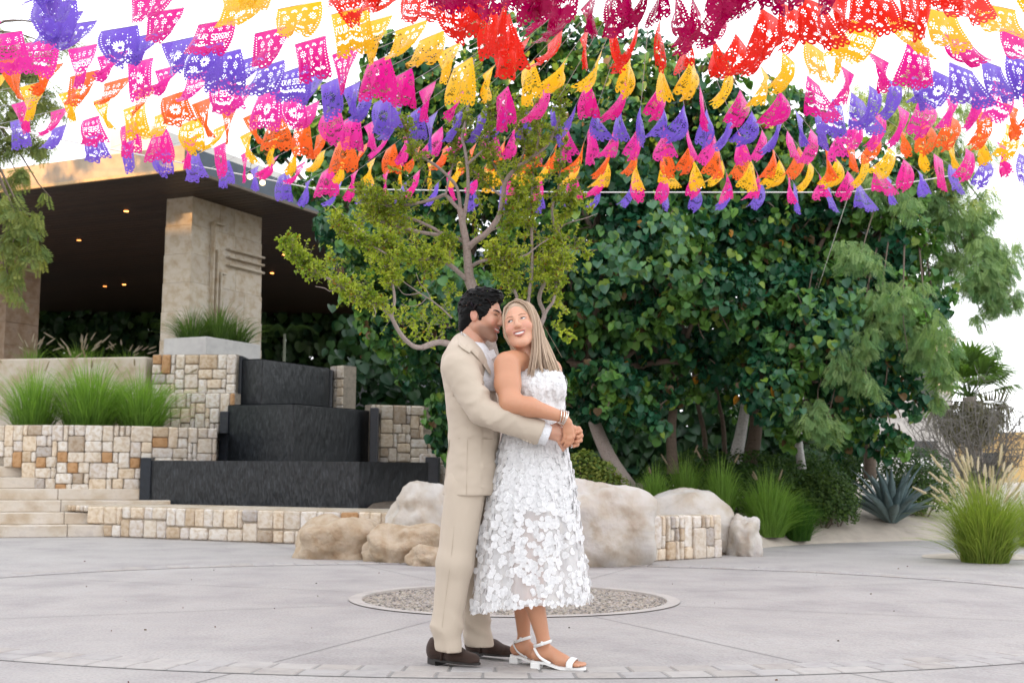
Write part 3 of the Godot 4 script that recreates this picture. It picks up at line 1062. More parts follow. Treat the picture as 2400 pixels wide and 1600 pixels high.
# a broad-leaved tree; blobs are [px, py, depth, radius]
func broad_tree(label: String, stems: Array, blobs: Array, count: int, singles: int, group := "big heart-leaved trees behind the plaza") -> void:
	var base: Vector3 = stems[0][0]
	var t := thing("broadleaf_tree", label, "tree", Vector3(base.x, base.y, base.z), group)
	var o := t.position
	var limbs := MB.new()
	var centres := []
	var weights := []
	var total := 0.0
	for g in blobs:
		if g[2] < 18.5:          # boughs stand apart, some before, some behind the rest
			g[2] += rf(-0.75, 0.55)
			g[3] *= rf(0.66, 0.92)
		centres.append(at(g[0], g[1], g[2]))
		total += g[3] * g[3]
		weights.append(total)
	for s in stems:
		var b := MB.new()
		var path := smooth_path(s.slice(0, s.size() - 2).map(func(p): return p - o), 12)
		b.tube(path, taper(path.size(), s[s.size() - 2], s[s.size() - 2] * 0.6), 10)
		obj("trunk", b, s[s.size() - 1], t)
	for k in centres.size():
		var s: Array = stems[k % stems.size()]
		var from: Vector3 = s[s.size() - 3]
		var p := jitter_path(from - o, centres[k] - o, 5, 0.16)
		limbs.tube(p, taper(p.size(), 0.07, 0.02), 7)
		for j in 5:
			var q: Vector3 = centres[k] - o
			var e: Vector3 = q + rdir() * float(blobs[k][3]) * 0.8
			var tp := jitter_path(q, e, 3, 0.06)
			limbs.tube(tp, taper(tp.size(), 0.022, 0.006), 5)
	obj("limb", limbs, M.bark_dark, t)
	var gap := FastNoiseLite.new()
	gap.seed = int(base.x * 100) + 5; gap.frequency = 0.75; gap.fractal_octaves = 2
	var xf := []
	var cs := []
	var tries := 0
	while xf.size() < count and tries < count * 4:
		tries += 1
		var r := rng.randf() * total
		var k := 0
		while weights[k] < r: k += 1
		var d := rdir()
		if d.z < -0.55: continue
		var rad: float = blobs[k][3]
		var inner := rng.randf() < 0.25
		var reach := rf(0.25, 0.62) if inner else rf(0.76, 1.06)
		var p: Vector3 = centres[k] + d * rad * reach * Vector3(1.0, 0.92, 0.85)
		if not inner and gap.get_noise_3dv(p * 1.9) < 0.05: continue
		var nn := (d * Vector3(1, 0.6, 1) * 0.7 + Vector3(0, 0.40, 0.15) + rdir() * 0.75).normalized()
		var tip := (Vector3.DOWN + rdir() * 0.55).normalized()
		xf.append(Transform3D(leaf_basis(nn, tip, rf(0.070, 0.125)), p - o))
		var hue := clampf(0.45 + 1.3 * gap.get_noise_3dv(p * 1.7 + Vector3(40, 0, 0)) + rf(-.22, .22), 0, 1)
		var c := Color(0.016, 0.082, 0.040).lerp(Color(0.13, 0.27, 0.05), hue * hue)
		var lucky := rng.randf()
		if lucky < 0.05: c = Color(0.17, 0.25, 0.035)
		elif lucky < 0.0515: c = Color(0.45, 0.20, 0.02)
		elif lucky < 0.075: c = Color(0.12, 0.075, 0.035)
		cs.append(c * rf(0.8, 1.2))
	# the leaves that show largest are leaves of their own
	var order := range(xf.size())
	order.sort_custom(func(a, e): return xf[a].origin.z > xf[e].origin.z)
	var lone := {}
	var lm := [leaf_mesh(0.5), leaf_mesh(0.9)]
	var mats := []
	for c in [Color(0.013, 0.078, 0.048), Color(0.026, 0.115, 0.055), Color(0.065, 0.18, 0.045), Color(0.16, 0.26, 0.03)]:
		var m := mat(c.linear_to_srgb(), 0.38)
		m.backlight_enabled = true; m.backlight = M.leaf.backlight
		mats.append(m)
	for k in order:
		if lone.size() >= singles: break
		var q := pix(xf[k].origin + o)
		if q.x < 0 or q.x > 2400 or q.y < 0 or q.y > 1600: continue
		lone[k] = true
		var pick := 0 if rng.randf() < 0.4 else (1 if rng.randf() < 0.55 else (2 if rng.randf() < 0.8 else 3))
		var l := obj("leaf", lm[rng.randi() % 2], mats[pick], t)
		l.transform = xf[k]
	var parts := [[[], []], [[], []]]
	for k in xf.size():
		if not lone.has(k):
			parts[k % 2][0].append(xf[k]); parts[k % 2][1].append(cs[k])
	copies("foliage", lm[0], M.leaf, parts[0][0], parts[0][1], t)
	copies("foliage_mass", lm[1], M.leaf, parts[1][0], parts[1][1], t)

func build_big_trees() -> void:
	var g := func(px: float, py: float, d: float) -> Vector3: return at(px, py, d)
	broad_tree("big heart-leaved tree behind the left half of the small plaza tree",
		[[g.call(1120, 1130, 18.6), g.call(1105, 900, 18.6), g.call(1060, 700, 18.3), 0.15, M.bark_dark]],
		[[800, 250, 17.2, 0.72], [760, 330, 17.4, 0.42], [770, 430, 17.0, 0.60], [850, 540, 16.8, 0.95], [900, 360, 17.0, 0.95], [950, 160, 17.4, 0.70], [1010, 260, 17.2, 1.0], [1000, 480, 16.8, 1.1], [1060, 660, 16.8, 1.0], [930, 740, 17.4, 0.75], [880, 640, 17.0, 0.7], [1130, 380, 17.0, 1.0], [980, 850, 17.6, 0.55], [640, 330, 18.5, 0.32], [950, 420, 19.2, 1.6], [1080, 700, 19.2, 1.5], [1080, 830, 17.6, 0.7], [1100, 990, 17.8, 0.7], [1190, 900, 17.8, 0.8]],
		21000, 200)
	broad_tree("big heart-leaved tree with leaning grey trunk right of the couple",
		[[g.call(1480, 1150, 16.6), g.call(1430, 1075, 16.5), g.call(1392, 985, 16.5), g.call(1370, 880, 16.6), 0.115, M.bark], [g.call(1578, 1110, 17.2), g.call(1574, 1000, 17.2), g.call(1590, 900, 17.2), 0.085, M.bark_dark]],
		[[1180, 160, 17.3, 1.0], [1330, 140, 17.0, 1.0], [1480, 200, 17.0, 1.0], [1250, 330, 17.0, 1.1], [1420, 380, 16.6, 1.2], [1570, 330, 16.8, 1.1], [1300, 560, 16.6, 1.1], [1470, 590, 16.2, 1.15], [1600, 520, 16.4, 1.1], [1380, 740, 16.4, 0.95], [1540, 740, 16.2, 1.0], [1640, 690, 16.4, 0.95], [1420, 900, 16.4, 0.55], [1500, 960, 16.2, 0.52], [1380, 930, 16.6, 0.4], [1560, 870, 16.8, 0.6], [1330, 860, 17.0, 0.6], [1372, 880, 16.1, 0.42], [1345, 800, 16.2, 0.42], [1340, 920, 16.3, 0.3], [1230, 720, 17.2, 0.9], [1400, 400, 19.2, 1.9], [1400, 720, 19.0, 1.7], [1600, 600, 19.0, 1.7], [1680, 860, 17.0, 0.7]],
		27000, 200)
	broad_tree("big heart-leaved tree at the right with whitewashed trunks below",
		[[g.call(1722, 1085, 18.0), g.call(1738, 1010, 18.0), g.call(1752, 920, 18.0), 0.105, M.bark_white], [g.call(1757, 1085, 18.2), g.call(1772, 1000, 18.2), g.call(1768, 900, 18.2), 0.12, M.bark_dark], [g.call(1880, 1100, 18.0), g.call(1872, 1020, 18.0), g.call(1880, 900, 18.0), 0.07, M.bark_white]],
		[[1680, 250, 17.2, 0.9], [1800, 300, 17.2, 0.85], [1750, 440, 16.9, 1.05], [1900, 430, 17.0, 0.95], [2010, 420, 17.2, 0.8], [1830, 590, 16.6, 1.15], [1980, 580, 16.8, 1.05], [2110, 560, 17.0, 0.75], [1760, 750, 16.5, 0.95], [1900, 760, 16.4, 1.05], [2030, 760, 16.6, 0.95], [2150, 690, 17.0, 0.62], [1830, 900, 16.7, 0.62], [1960, 920, 16.8, 0.8], [2060, 920, 16.8, 0.72], [2000, 1020, 17.0, 0.5], [2090, 1030, 17.0, 0.42], [1870, 1000, 16.6, 0.42], [1800, 500, 19.2, 1.8], [1950, 720, 19.2, 1.7], [1780, 820, 19.4, 1.2], [2190, 400, 17.4, 0.5], [2120, 460, 17.2, 0.6]],
		25000, 200)
	# bare stems among them
	for s in [[1655, 1075, 1638, 960, 0.05, "slim dark tree stem between the tan trunk and the white trunk"], [1700, 1070, 1682, 930, 0.045, "slim grey tree stem close left of the white trunk"]]:
		var p := at(s[0], s[1], 18.6)
		var t := thing("tree_stem", s[5], "tree trunk", p)
		var b := MB.new()
		var q := at(s[2], s[3], 18.6) - p
		b.tube(smooth_path([Vector3(0, -0.4, 0), q * 0.5 + Vector3(0.03, 0, 0), q, q * 1.8], 10), taper(11, s[4], s[4] * 0.5), 8)
		obj("trunk", b, M.bark_dark, t)
	var ux := []  # leaves added as dark backing for the shade under the trees
	var uc := []
	for k in 6500:
		var x := rf(-3.5, 6.6)
		var nn := (Vector3(0, 0.2, 1) + rdir() * 0.8).normalized()
		ux.append(Transform3D(leaf_basis(nn, (Vector3.DOWN + rdir() * .6).normalized(), rf(0.16, 0.26)), Vector3(x, rf(0.35, 1.0 + 3.2 * rng.randf()) , -23.5 - rf(0, 1.6) - 0.4 * sin(x * 2.1))))
		uc.append(Color(0.015, 0.05, 0.025).lerp(Color(0.04, 0.09, 0.03), rng.randf()))
	var uh := thing("hedge", "dark leafy backing added for the darkness under the big trees", "hedge", Vector3(2, 0.3, -24))
	for q in ux.size():
		ux[q].origin -= uh.position
	copies("foliage", leaf_mesh(0.6), M.leaf, ux, uc, uh)
	# the hedge behind the pavilion, in the roof's shade
	var xf := []
	var cs := []
	for k in 15000:
		var x := rf(-19, 5.0)
		var y := 2.6 + 5.0 * pow(rng.randf(), 0.8)
		var nn := (Vector3(0, 0.3, 1) + rdir() * 0.7).normalized()
		xf.append(Transform3D(leaf_basis(nn, (Vector3.DOWN + rdir() * .6).normalized(), rf(0.2, 0.34)), Vector3(x, y, -38.8 - rf(0, 2.2) - 0.25 * sin(x * 1.3) * sin(y * 1.7))))
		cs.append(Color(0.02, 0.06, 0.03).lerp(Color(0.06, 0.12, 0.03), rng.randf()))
	var h := thing("hedge", "tall dark hedge closing the view under the pavilion roof", "hedge", Vector3(-7, 2.6, -39))
	for q in xf.size():
		xf[q].origin -= h.position
	copies("foliage", leaf_mesh(0.6), M.leaf, xf, cs, h)

# ---------------------------------------------------------------- feathery trees
func feathery_tree(label: String, trunk: Array, r: float, blobs: Array, count: int, c0: Color, c1: Color) -> void:
	var t := thing("feathery_tree", label, "tree", trunk[0])
	var o := t.position
	var b := MB.new()
	var path := smooth_path(trunk.map(func(p): return p - o), 14)
	b.tube(path, taper(path.size(), r, r * 0.5), 9)
	obj("trunk", b, M.bark_dark, t)
	var limbs := MB.new()
	var total := 0.0
	var ws := []
	var top: Vector3 = trunk[trunk.size() - 1] - o
	for g in blobs:
		total += g[3] * g[3] * g[4]
		ws.append(total)
		var e := at(g[0], g[1], g[2]) - o
		var mid := top.lerp(e, 0.55) + Vector3.UP * 0.35
		var p := smooth_path([top, mid, e, e + Vector3(rf(-.1, .1), -g[3] * 0.8, rf(-.1, .1))], 10)
		limbs.tube(p, taper(p.size(), 0.03, 0.004), 5)
	obj("limb", limbs, M.bark_dark, t)
	var xf := []
	var cs := []
	for k in count:
		var q := rng.randf() * total
		var j := 0
		while ws[j] < q: j += 1
		var c := at(blobs[j][0], blobs[j][1], blobs[j][2]) - o
		var rad: float = blobs[j][3]
		var sub := rng.randi() % 7                # each spray is a handful of smaller ones
		var sr := fmod(sub * 0.618 + j * 0.37, 1.0)
		c += Vector3(cos(sub * 2.4 + j), sin(sub * 3.7 + j * 1.3) * 0.8, sin(sub * 2.4 + j) * 0.7) * rad * (0.35 + 0.55 * sr)
		var d := rdir() * pow(rng.randf(), 0.5)
		var p := c + d * rad * (0.28 + 0.25 * sr) * Vector3(1, 1.05 * float(blobs[j][4]), 0.8)
		var nn := (Vector3(d.x, 0.4, 0.9) + rdir() * 0.6).normalized()
		var tip := (Vector3(d.x * 0.8, -0.9, 0.2) + rdir() * 0.5).normalized()
		xf.append(Transform3D(leaf_basis(nn, tip, rf(0.10, 0.19)), p))
		cs.append(c0.lerp(c1, clampf(rng.randf() * 0.8 + 0.3 * d.y, 0, 1)))
	copies("foliage", sprig_mesh(), M.fineleaf, xf, cs, t)

func build_feathery_trees() -> void:
	var g := func(px: float, py: float, d: float) -> Vector3: return at(px, py, d)
	feathery_tree("grey-green feathery tree drooping over the right side of the big tree", [g.call(2040, 1120, 19.4), g.call(2045, 800, 19.2), g.call(2080, 520, 18.4), g.call(2130, 400, 17.8)], 0.1,
		[[2020, 594, 15.7, 0.32, 1.0], [2067, 690, 15.8, 0.24, 1.0], [2118, 745, 15.6, 0.52, 0.8], [2175, 800, 15.8, 0.40, 1.3], [2001, 830, 15.6, 0.34, 0.9], [2025, 890, 15.6, 0.20, 1.3], [1905, 960, 15.8, 0.22, 1.2], [1935, 1000, 15.8, 0.2, 1.2], [2285, 560, 17.0, 0.62, 1.0], [2330, 640, 17.0, 0.45, 1.1], [2368, 690, 17.0, 0.25, 1.2], [2255, 630, 17.0, 0.55, 1.0], [2320, 720, 17.0, 0.24, 1.3], [2327, 810, 17.0, 0.07, 2.0], [2100, 255, 17.0, 0.5, 0.8], [2205, 320, 17.2, 0.55, 0.9], [2144, 320, 16.8, 0.5, 0.9], [2250, 370, 17.2, 0.4, 0.9], [2131, 190, 17.2, 0.3, 0.9], [2080, 450, 16.2, 0.45, 0.9], [2180, 450, 17.0, 0.55, 1.0], [2314, 490, 17.2, 0.28, 1.1], [2210, 870, 16.2, 0.16, 2.2], [2195, 930, 16.2, 0.10, 2.4], [2240, 500, 17.0, 0.5, 1.0]],
		7600, Color(0.12, 0.25, 0.09), Color(0.38, 0.52, 0.22))
	feathery_tree("feathery tree reaching in from the left edge before the pavilion", [g.call(-330, 1340, 12.4), g.call(-280, 900, 12.6), g.call(-250, 500, 12.8), g.call(-200, 200, 13.0)], 0.13,
		[[146, 70, 13.0, 0.16, 1.0], [120, 110, 13.0, 0.12, 1.0], [119, 235, 13.0, 0.2, 1.0], [51, 255, 12.8, 0.22, 1.0], [17, 330, 12.8, 0.2, 1.3], [85, 335, 13.0, 0.16, 1.3], [40, 410, 12.8, 0.16, 1.2], [105, 455, 13.0, 0.04, 1.4], [31, 490, 12.4, 0.18, 1.0], [46, 535, 12.4, 0.20, 1.0], [78, 568, 12.4, 0.12, 1.1], [76, 602, 12.4, 0.06, 1.3], [23, 645, 12.4, 0.12, 1.3], [30, 680, 12.4, 0.07, 1.4], [10, 150, 13.0, 0.3, 1.0], [-60, 300, 12.8, 0.5, 1.2], [-60, 80, 13.0, 0.6, 1.0], [70, 170, 13.0, 0.14, 1.0], [5, 590, 12.4, 0.2, 1.2], [-1000, -60, 15.5, 0.6, 0.7], [-1250, -20, 16.0, 0.6, 0.7]],  # last two sprays, out of view, are added to dapple the fascia with shade
		3300, Color(0.13, 0.20, 0.06), Color(0.32, 0.34, 0.09))

# ---------------------------------------------------------------- grasses, hedges, agave
func grass_clump(called: String, label: String, p: Vector3, blades: int, len0: float, len1: float, spread: float, plumes: int, plume_l: float, c0: Color, c1: Color, cp: Color, stiff := 0.5, width := 0.005, group := "") -> Node3D:
	var t := thing(called, label, "ornamental grass", p, group)
	var b := MB.new()
	for k in blades:
		var a := rf(0, TAU)
		var r := sqrt(rng.randf())
		var root := Vector3(cos(a) * r * spread * 0.36, 0, sin(a) * r * spread * 0.36)
		var dir := (Vector3(cos(a), 0, sin(a)) * (0.25 + r * 0.75) + rdir() * Vector3(.35, 0, .35))
		var l := 1.45 * rf(len0, len1) * (1.0 - 0.2 * r)
		var out := spread * rf(0.45, 1.25)
		if k % 5 < 2:         # short outer blades that arch over to the ground
			l *= rf(0.35, 0.75)
			out *= rf(0.9, 1.25)
		var side := Vector3(-dir.z, 0, dir.x).normalized()
		side = (side + rdir() * 0.6).normalized()
		var c := c0.lerp(c1, rng.randf())
		var w := width * rf(0.6, 1.3)
		var first := b.v.size()
		for j in 6:
			var s := j / 5.0
			var q := root + dir * out * (s * (1.0 - stiff) * 0.5 + s * s * stiff) + Vector3.UP * l * (s - 0.30 * s * s * s * (0.5 + r))
			var ww := side * w * (1.0 - s * s * 0.92)
			b.col = c.lerp(c1 * 1.15, s * 0.6)
			var nn := (Vector3(dir.x, 0.5, dir.z) + Vector3(0, 0, 0.4)).normalized()
			b.vert(q - ww, nn); b.vert(q + ww, nn)
		for j in 5:
			var e := first + j * 2
			b.face(e, e + 1, e + 3); b.face(e, e + 3, e + 2)
	b.smooth()
	var bl := obj("blades", b, M.grass, t)
	bl.set_meta("kind", "stuff")
	for k in plumes:
		var a := rf(0, TAU)
		var r := rf(0.15, 1.0)
		var dir := Vector3(cos(a), 0, sin(a))
		var l := 1.12 * rf(len0, len1) * rf(0.92, 1.12)
		var s := MB.new()
		var pts := []
		for j in 7:
			var u := j / 6.0
			pts.append(dir * spread * (0.1 * r + 0.85 * r * u * u) + Vector3.UP * l * (u - 0.12 * r * u * u))
		s.col = c1
		s.tube(pts, [0.002, 0.002, 0.0018, 0.0015, 0.0015, 0.0012, 0.0012], 4, false)
		var e0: Vector3 = pts[6]
		var ax: Vector3 = (pts[6] - pts[5]).normalized()
		ax = (ax + rdir() * 0.15).normalized()
		var pl := plume_l * rf(0.7, 1.1)
		s.col = cp
		s.tube([e0 - ax * pl * 0.15, e0 + ax * pl * 0.2, e0 + ax * pl * 0.55, e0 + ax * pl * 0.85], [0.006, 0.012, 0.011, 0.004], 6)
		for j in 80:
			var u := rng.randf()
			var q := e0 + ax * pl * (u * 1.0 - 0.15)
			var d := (rdir() - ax * 0.0)
			d = (d - ax * d.dot(ax)).normalized() + ax * 0.9
			var hl := 0.032 * (1.0 - 0.5 * u) * rf(0.7, 1.2)
			var w := d.cross(rdir()).normalized() * 0.0022
			s.col = cp * rf(0.85, 1.2)
			s.tri(q - w, q + w, q + d * hl)
		obj("seed_plume", s, M.grass, t)
	return t

func leafy_mass(called: String, label: String, category: String, base: Vector3, blobs: Array, count: int, size: Vector2, c0: Color, c1: Color, m: Mesh, group := "") -> void:
	var t := thing(called, label, category, base, group)       # blobs: [centre, radii]
	var xf := []
	var cs := []
	var total := 0.0
	var ws := []
	for g in blobs:
		total += g[1].x * g[1].y + g[1].x * g[1].z
		ws.append(total)
	var nz := FastNoiseLite.new()
	nz.seed = int(base.x * 31) + 3; nz.frequency = 2.2
	var st := MB.new()
	for g in blobs:
		for k in 4:
			var e: Vector3 = g[0] - base + rdir() * g[1] * 0.6
			st.tube(jitter_path(Vector3(g[0].x - base.x, -0.05, g[0].z - base.z), e, 3, 0.03), taper(7, 0.014, 0.005), 5)
	obj("stems", st, M.bark_dark, t)
	for k in count:
		var q := rng.randf() * total
		var j := 0
		while ws[j] < q: j += 1
		var d := rdir()
		if d.y < -0.75: d.y = -d.y
		var reach := rf(0.82, 1.03) if rng.randf() < 0.75 else rf(0.4, 0.8)
		var p: Vector3 = blobs[j][0] + d * blobs[j][1] * (reach + 0.14 * nz.get_noise_3dv(blobs[j][0] + d * blobs[j][1]))
		var nn := (d * 0.8 + Vector3(0, 0.5, 0.2) + rdir() * 0.7).normalized()
		xf.append(Transform3D(leaf_basis(nn, (d + rdir() * 0.8).normalized(), rf(size.x, size.y)), p - base))
		cs.append(c0.lerp(c1, clampf(rng.randf() * 0.7 + 0.5 * nz.get_noise_3dv(p * 3.0) + 0.1, 0, 1)))
	copies("foliage", m, M.fineleaf, xf, cs, t)

func bed_front(x: float) -> float:
	var pts := [[-2.0, -15.7], [-1.0, -15.4], [0.0, -14.2], [1.4, -13.45], [2.4, -14.3], [3.24, -16.0], [4.0, -16.8], [4.7, -17.3], [6.4, -18.2], [9.0, -19.5], [16.0, -22.0]]
	for k in pts.size() - 1:
		if x <= pts[k + 1][0]:
			return lerpf(pts[k][1], pts[k + 1][1], clampf((x - pts[k][0]) / (pts[k + 1][0] - pts[k][0]), 0, 1))
	return -22.0

func bed_y(x: float, z: float) -> float:
	var t := maxf(0.0, bed_front(x) - z)
	return minf(0.36 * (1.0 - exp(-t / 0.9)) + 0.045 * t, 0.75)

func on_bed(px: float, d: float, lift := 0.0) -> Vector3:
	var p := at(px, 1100, d)
	return Vector3(p.x, bed_y(p.x, p.z) + lift, p.z)

func agave_leaf(l: float, w: float) -> ArrayMesh:     # along +Y, hollow side to +Z, thick and pointed
	var b := MB.new()
	var n := 12
	for k in n + 1:
		var s := float(k) / n
		var ww := w * (0.62 + 0.9 * s - 1.15 * s * s) * (1.0 if s < 0.55 else pow(1.0 - (s - 0.55) / 0.45, 0.75)) + 0.0015
		var th := 0.030 * (1.0 - s) + 0.002
		var bend := -0.16 * l * s * s * s
		for j in 9:
			var a := j / 8.0 * 2.0 - 1.0
			b.vert(Vector3(a * ww, l * s, bend + 0.42 * ww * a * a), Vector3.BACK)
		for j in 9:
			var a := 1.0 - j / 8.0 * 2.0
			b.vert(Vector3(a * ww, l * s, bend + 0.42 * ww * a * a - th * (1.0 - a * a) - 0.001), Vector3.BACK)
	for k in n:
		for j in 18:
			var a := k * 18 + j
			var d := k * 18 + (j + 1) % 18
			b.face(a, d, d + 18); b.face(a, d + 18, a + 18)
	b.smooth()
	return b.mesh()

func build_beds() -> void:
	# the planted mound, sand on its right half and soil on its left
	for part in [[-2.0, 2.9, M.soil, "soil_bed"], [2.9, 16.0, M.sand, "sand_bed"]]:
		var b := MB.new()
		var nz := FastNoiseLite.new()
		nz.seed = 4; nz.frequency = 0.9; nz.fractal_octaves = 3
		b.grid(60, 40, func(u: float, v: float) -> Vector3:
			var x := lerpf(part[0], part[1], u)
			var t := v * v * 14.0 - 0.05
			var z := bed_front(x) - t
			return Vector3(x, bed_y(x, z) + 0.05 * nz.get_noise_2d(x * 2.0, z * 2.0) * minf(1.0, t) + (0.004 if t > 0.0 else -0.02), z))
		struct(part[3], b, part[2])
	var far := MB.new()
	far.quad(Vector3(-40, 0.5, -29.0), Vector3(60, 0.5, -29.0), Vector3(60, 0.5, -140), Vector3(-40, 0.5, -140))
	struct("far_ground", far, M.sand)
	# left bed: three mounds of fountain grass and a row of plumes behind
	var gr0 := Color(0.09, 0.20, 0.025)
	var gr1 := Color(0.26, 0.42, 0.09)
	var cp := Color(0.42, 0.34, 0.26)
	var lp := func(px: float, d: float, y: float) -> Vector3:
		var p := at(px, 1100, d)
		return Vector3(p.x, y, p.z)
	grass_clump("grass_clump", "bright green grass clump farthest left above the curved wall", lp.call(72, 19.1, 1.5), 1100, 0.80, 1.05, 0.80, 3, 0.16, gr0, gr1, cp, 0.5, 0.004, "grasses in the bed left of the fountain")
	grass_clump("grass_clump", "largest bright green grass clump in the middle of the left bed", lp.call(205, 19.2, 1.5), 1600, 0.88, 1.18, 1.0, 4, 0.16, gr0, gr1, cp, 0.5, 0.004, "grasses in the bed left of the fountain")
	grass_clump("grass_clump", "bright green grass clump at the right of the left bed, by the stone wall", lp.call(325, 19.3, 1.5), 1300, 0.74, 1.0, 0.85, 3, 0.15, gr0, gr1, cp, 0.5, 0.004, "grasses in the bed left of the fountain")
	grass_clump("plume_grass", "row-end plume grass at the left behind the grey wall", lp.call(62, 22.8, 2.72), 160, 0.34, 0.5, 0.45, 12, 0.22, gr0, gr1, Color(0.5, 0.42, 0.36), 0.5, 0.004, "plume grasses behind the grey wall")
	grass_clump("plume_grass", "middle plume grass standing behind the grey wall", lp.call(175, 22.8, 2.72), 200, 0.36, 0.55, 0.6, 16, 0.22, gr0, gr1, Color(0.5, 0.42, 0.36), 0.5, 0.004, "plume grasses behind the grey wall")
	grass_clump("plume_grass", "plume grass behind the grey wall nearest the column", lp.call(285, 22.8, 2.72), 160, 0.3, 0.45, 0.5, 11, 0.2, gr0, gr1, Color(0.5, 0.42, 0.36), 0.5, 0.004, "plume grasses behind the grey wall")
	# planter grass
	var dk0 := Color(0.04, 0.10, 0.025)
	var dk1 := Color(0.15, 0.24, 0.06)
	var pc := at(484, 788, 21.5)
	for g in [[0.62, 0.35, 0.50, "leftmost dark grass tuft in the column planter"], [0.35, 0.75, 0.62, "tallest dark grass tuft in the middle of the column planter"], [0.35, 1.25, 0.45, "rightmost dark grass tuft drooping from the column planter"]]:
		var p: Vector3 = Vector3(pc.x, pc.y - 0.03, pc.z) - U * g[0] + V * g[1]
		grass_clump("planter_grass", g[3], p, 420, g[2] * 0.8, g[2] * 1.25, 0.62, 0, 0.1, dk0, dk1, cp, 0.6, 0.006, "dark grasses in the column planter")
	# right-hand beds
	grass_clump("fountain_grass", "big yellow-green fountain grass with pale plumes at the right edge", Vector3(gnd(2310, 1318).x, 0.0, gnd(2310, 1318).z), 2600, 0.60, 0.95, 0.66, 75, 0.17, Color(0.10, 0.20, 0.015), Color(0.36, 0.42, 0.10), Color(0.74, 0.63, 0.54), 0.45, 0.0034)
	var rg := "green grass clumps around the domed boulder"
	grass_clump("grass_clump", "large green grass clump right of the domed boulder", on_bed(1800, 16.4), 1500, 0.60, 0.90, 0.55, 3, 0.15, gr0, gr1, cp, 0.4, 0.004, rg)
	grass_clump("grass_clump", "dense dark green grass clump between the large clump and the clipped shrub", on_bed(1868, 16.7), 1000, 0.42, 0.62, 0.46, 0, 0.1, Color(0.03, 0.11, 0.015), Color(0.09, 0.2, 0.03), cp, 0.4, 0.004, rg)
	grass_clump("grass_clump", "green grass clump just behind the top of the domed boulder", on_bed(1690, 16.4), 700, 0.55, 0.85, 0.38, 2, 0.14, gr0, gr1, cp, 0.4, 0.004, rg)
	grass_clump("grass_clump", "light green grass clump beside the tan trunk", on_bed(1608, 16.6), 560, 0.5, 0.8, 0.34, 2, 0.14, gr0, gr1, cp, 0.4, 0.004, rg)
	grass_clump("grass_clump", "small green grass clump left of the domed boulder", on_bed(1535, 16.2), 480, 0.4, 0.65, 0.32, 1, 0.14, gr0, gr1, cp, 0.4, 0.004, rg)
	grass_clump("grass_clump", "thin dark grass tuft at the foot of the leaning trunk", on_bed(1480, 15.6), 260, 0.3, 0.5, 0.25, 0, 0.14, Color(.04, .08, .03), Color(.1, .16, .05), cp, 0.4, 0.004, rg)
	grass_clump("grass_clump", "pale green grass at the right edge behind the fountain grass", on_bed(2420, 16.5), 800, 0.5, 0.9, 0.5, 8, 0.15, Color(0.10, 0.18, 0.04), Color(0.3, 0.36, 0.12), Color(.6, .5, .4), 0.4, 0.004, rg)
	var patch := MB.new()
	var c := gnd(2300, 1306)
	patch.grid(40, 6, func(u: float, v: float) -> Vector3:
		var a := -TAU * u
		var r := v * (1.0 + 0.12 * sin(3.0 * a + 1.0))
		return Vector3(c.x + 0.1 + cos(a) * r * 0.85, 0.006 + 0.04 * (1.0 - v * v), c.z + sin(a) * r * 0.5))
	struct("sand_patch", patch, M.sand)
	var sl := small_leaf_mesh()
	var hg := "clipped green shrubs on the sand mound"
	var hb := func(px: float, py: float, d: float) -> Vector3: return at(px, py, d)
	leafy_mass("ground_cover", "low green ground cover spreading under the tree trunks", "shrub", on_bed(1700, 18.0), [[hb.call(1640, 1120, 18.2), Vector3(0.75, 0.42, 0.6)], [hb.call(1760, 1130, 17.8), Vector3(0.8, 0.45, 0.7)], [hb.call(1850, 1140, 18.2), Vector3(0.7, 0.46, 0.6)], [hb.call(1920, 1150, 18.2), Vector3(0.5, 0.44, 0.5)], [hb.call(1580, 1125, 18.6), Vector3(0.5, 0.40, 0.5)], [hb.call(1700, 1160, 17.6), Vector3(0.6, 0.35, 0.5)], [hb.call(1800, 1165, 17.6), Vector3(0.6, 0.35, 0.5)]], 14000, Vector2(0.03, 0.06), Color(0.02, 0.065, 0.018), Color(0.10, 0.19, 0.04), sl, hg)
	leafy_mass("shrub", "round clipped green shrub between the grasses and the agave", "shrub", on_bed(1935, 17.6), [[hb.call(1930, 1172, 17.6), Vector3(0.46, 0.40, 0.4)], [hb.call(1965, 1182, 17.8), Vector3(0.34, 0.36, 0.35)], [hb.call(1895, 1180, 17.7), Vector3(0.34, 0.36, 0.35)]], 6500, Vector2(0.03, 0.055), Color(0.02, 0.06, 0.015), Color(0.13, 0.22, 0.05), sl, hg)
	leafy_mass("hedge", "dark green hedge behind the agave", "hedge", on_bed(2000, 20.2), [[hb.call(1960, 1100, 20.5), Vector3(0.7, 0.5, 0.5)], [hb.call(2060, 1095, 20.3), Vector3(0.7, 0.5, 0.5)], [hb.call(2150, 1120, 20.0), Vector3(0.6, 0.5, 0.5)]], 6000, Vector2(0.035, 0.06), Color(0.015, 0.05, 0.015), Color(0.08, 0.15, 0.04), sl, hg)
	leafy_mass("shrub", "rounded green shrub right of the agave", "shrub", on_bed(2165, 19.2), [[hb.call(2170, 1155, 19.2), Vector3(0.52, 0.42, 0.4)], [hb.call(2120, 1170, 19.4), Vector3(0.4, 0.36, 0.4)]], 4200, Vector2(0.03, 0.055), Color(0.02, 0.055, 0.015), Color(0.11, 0.19, 0.05), sl, hg)
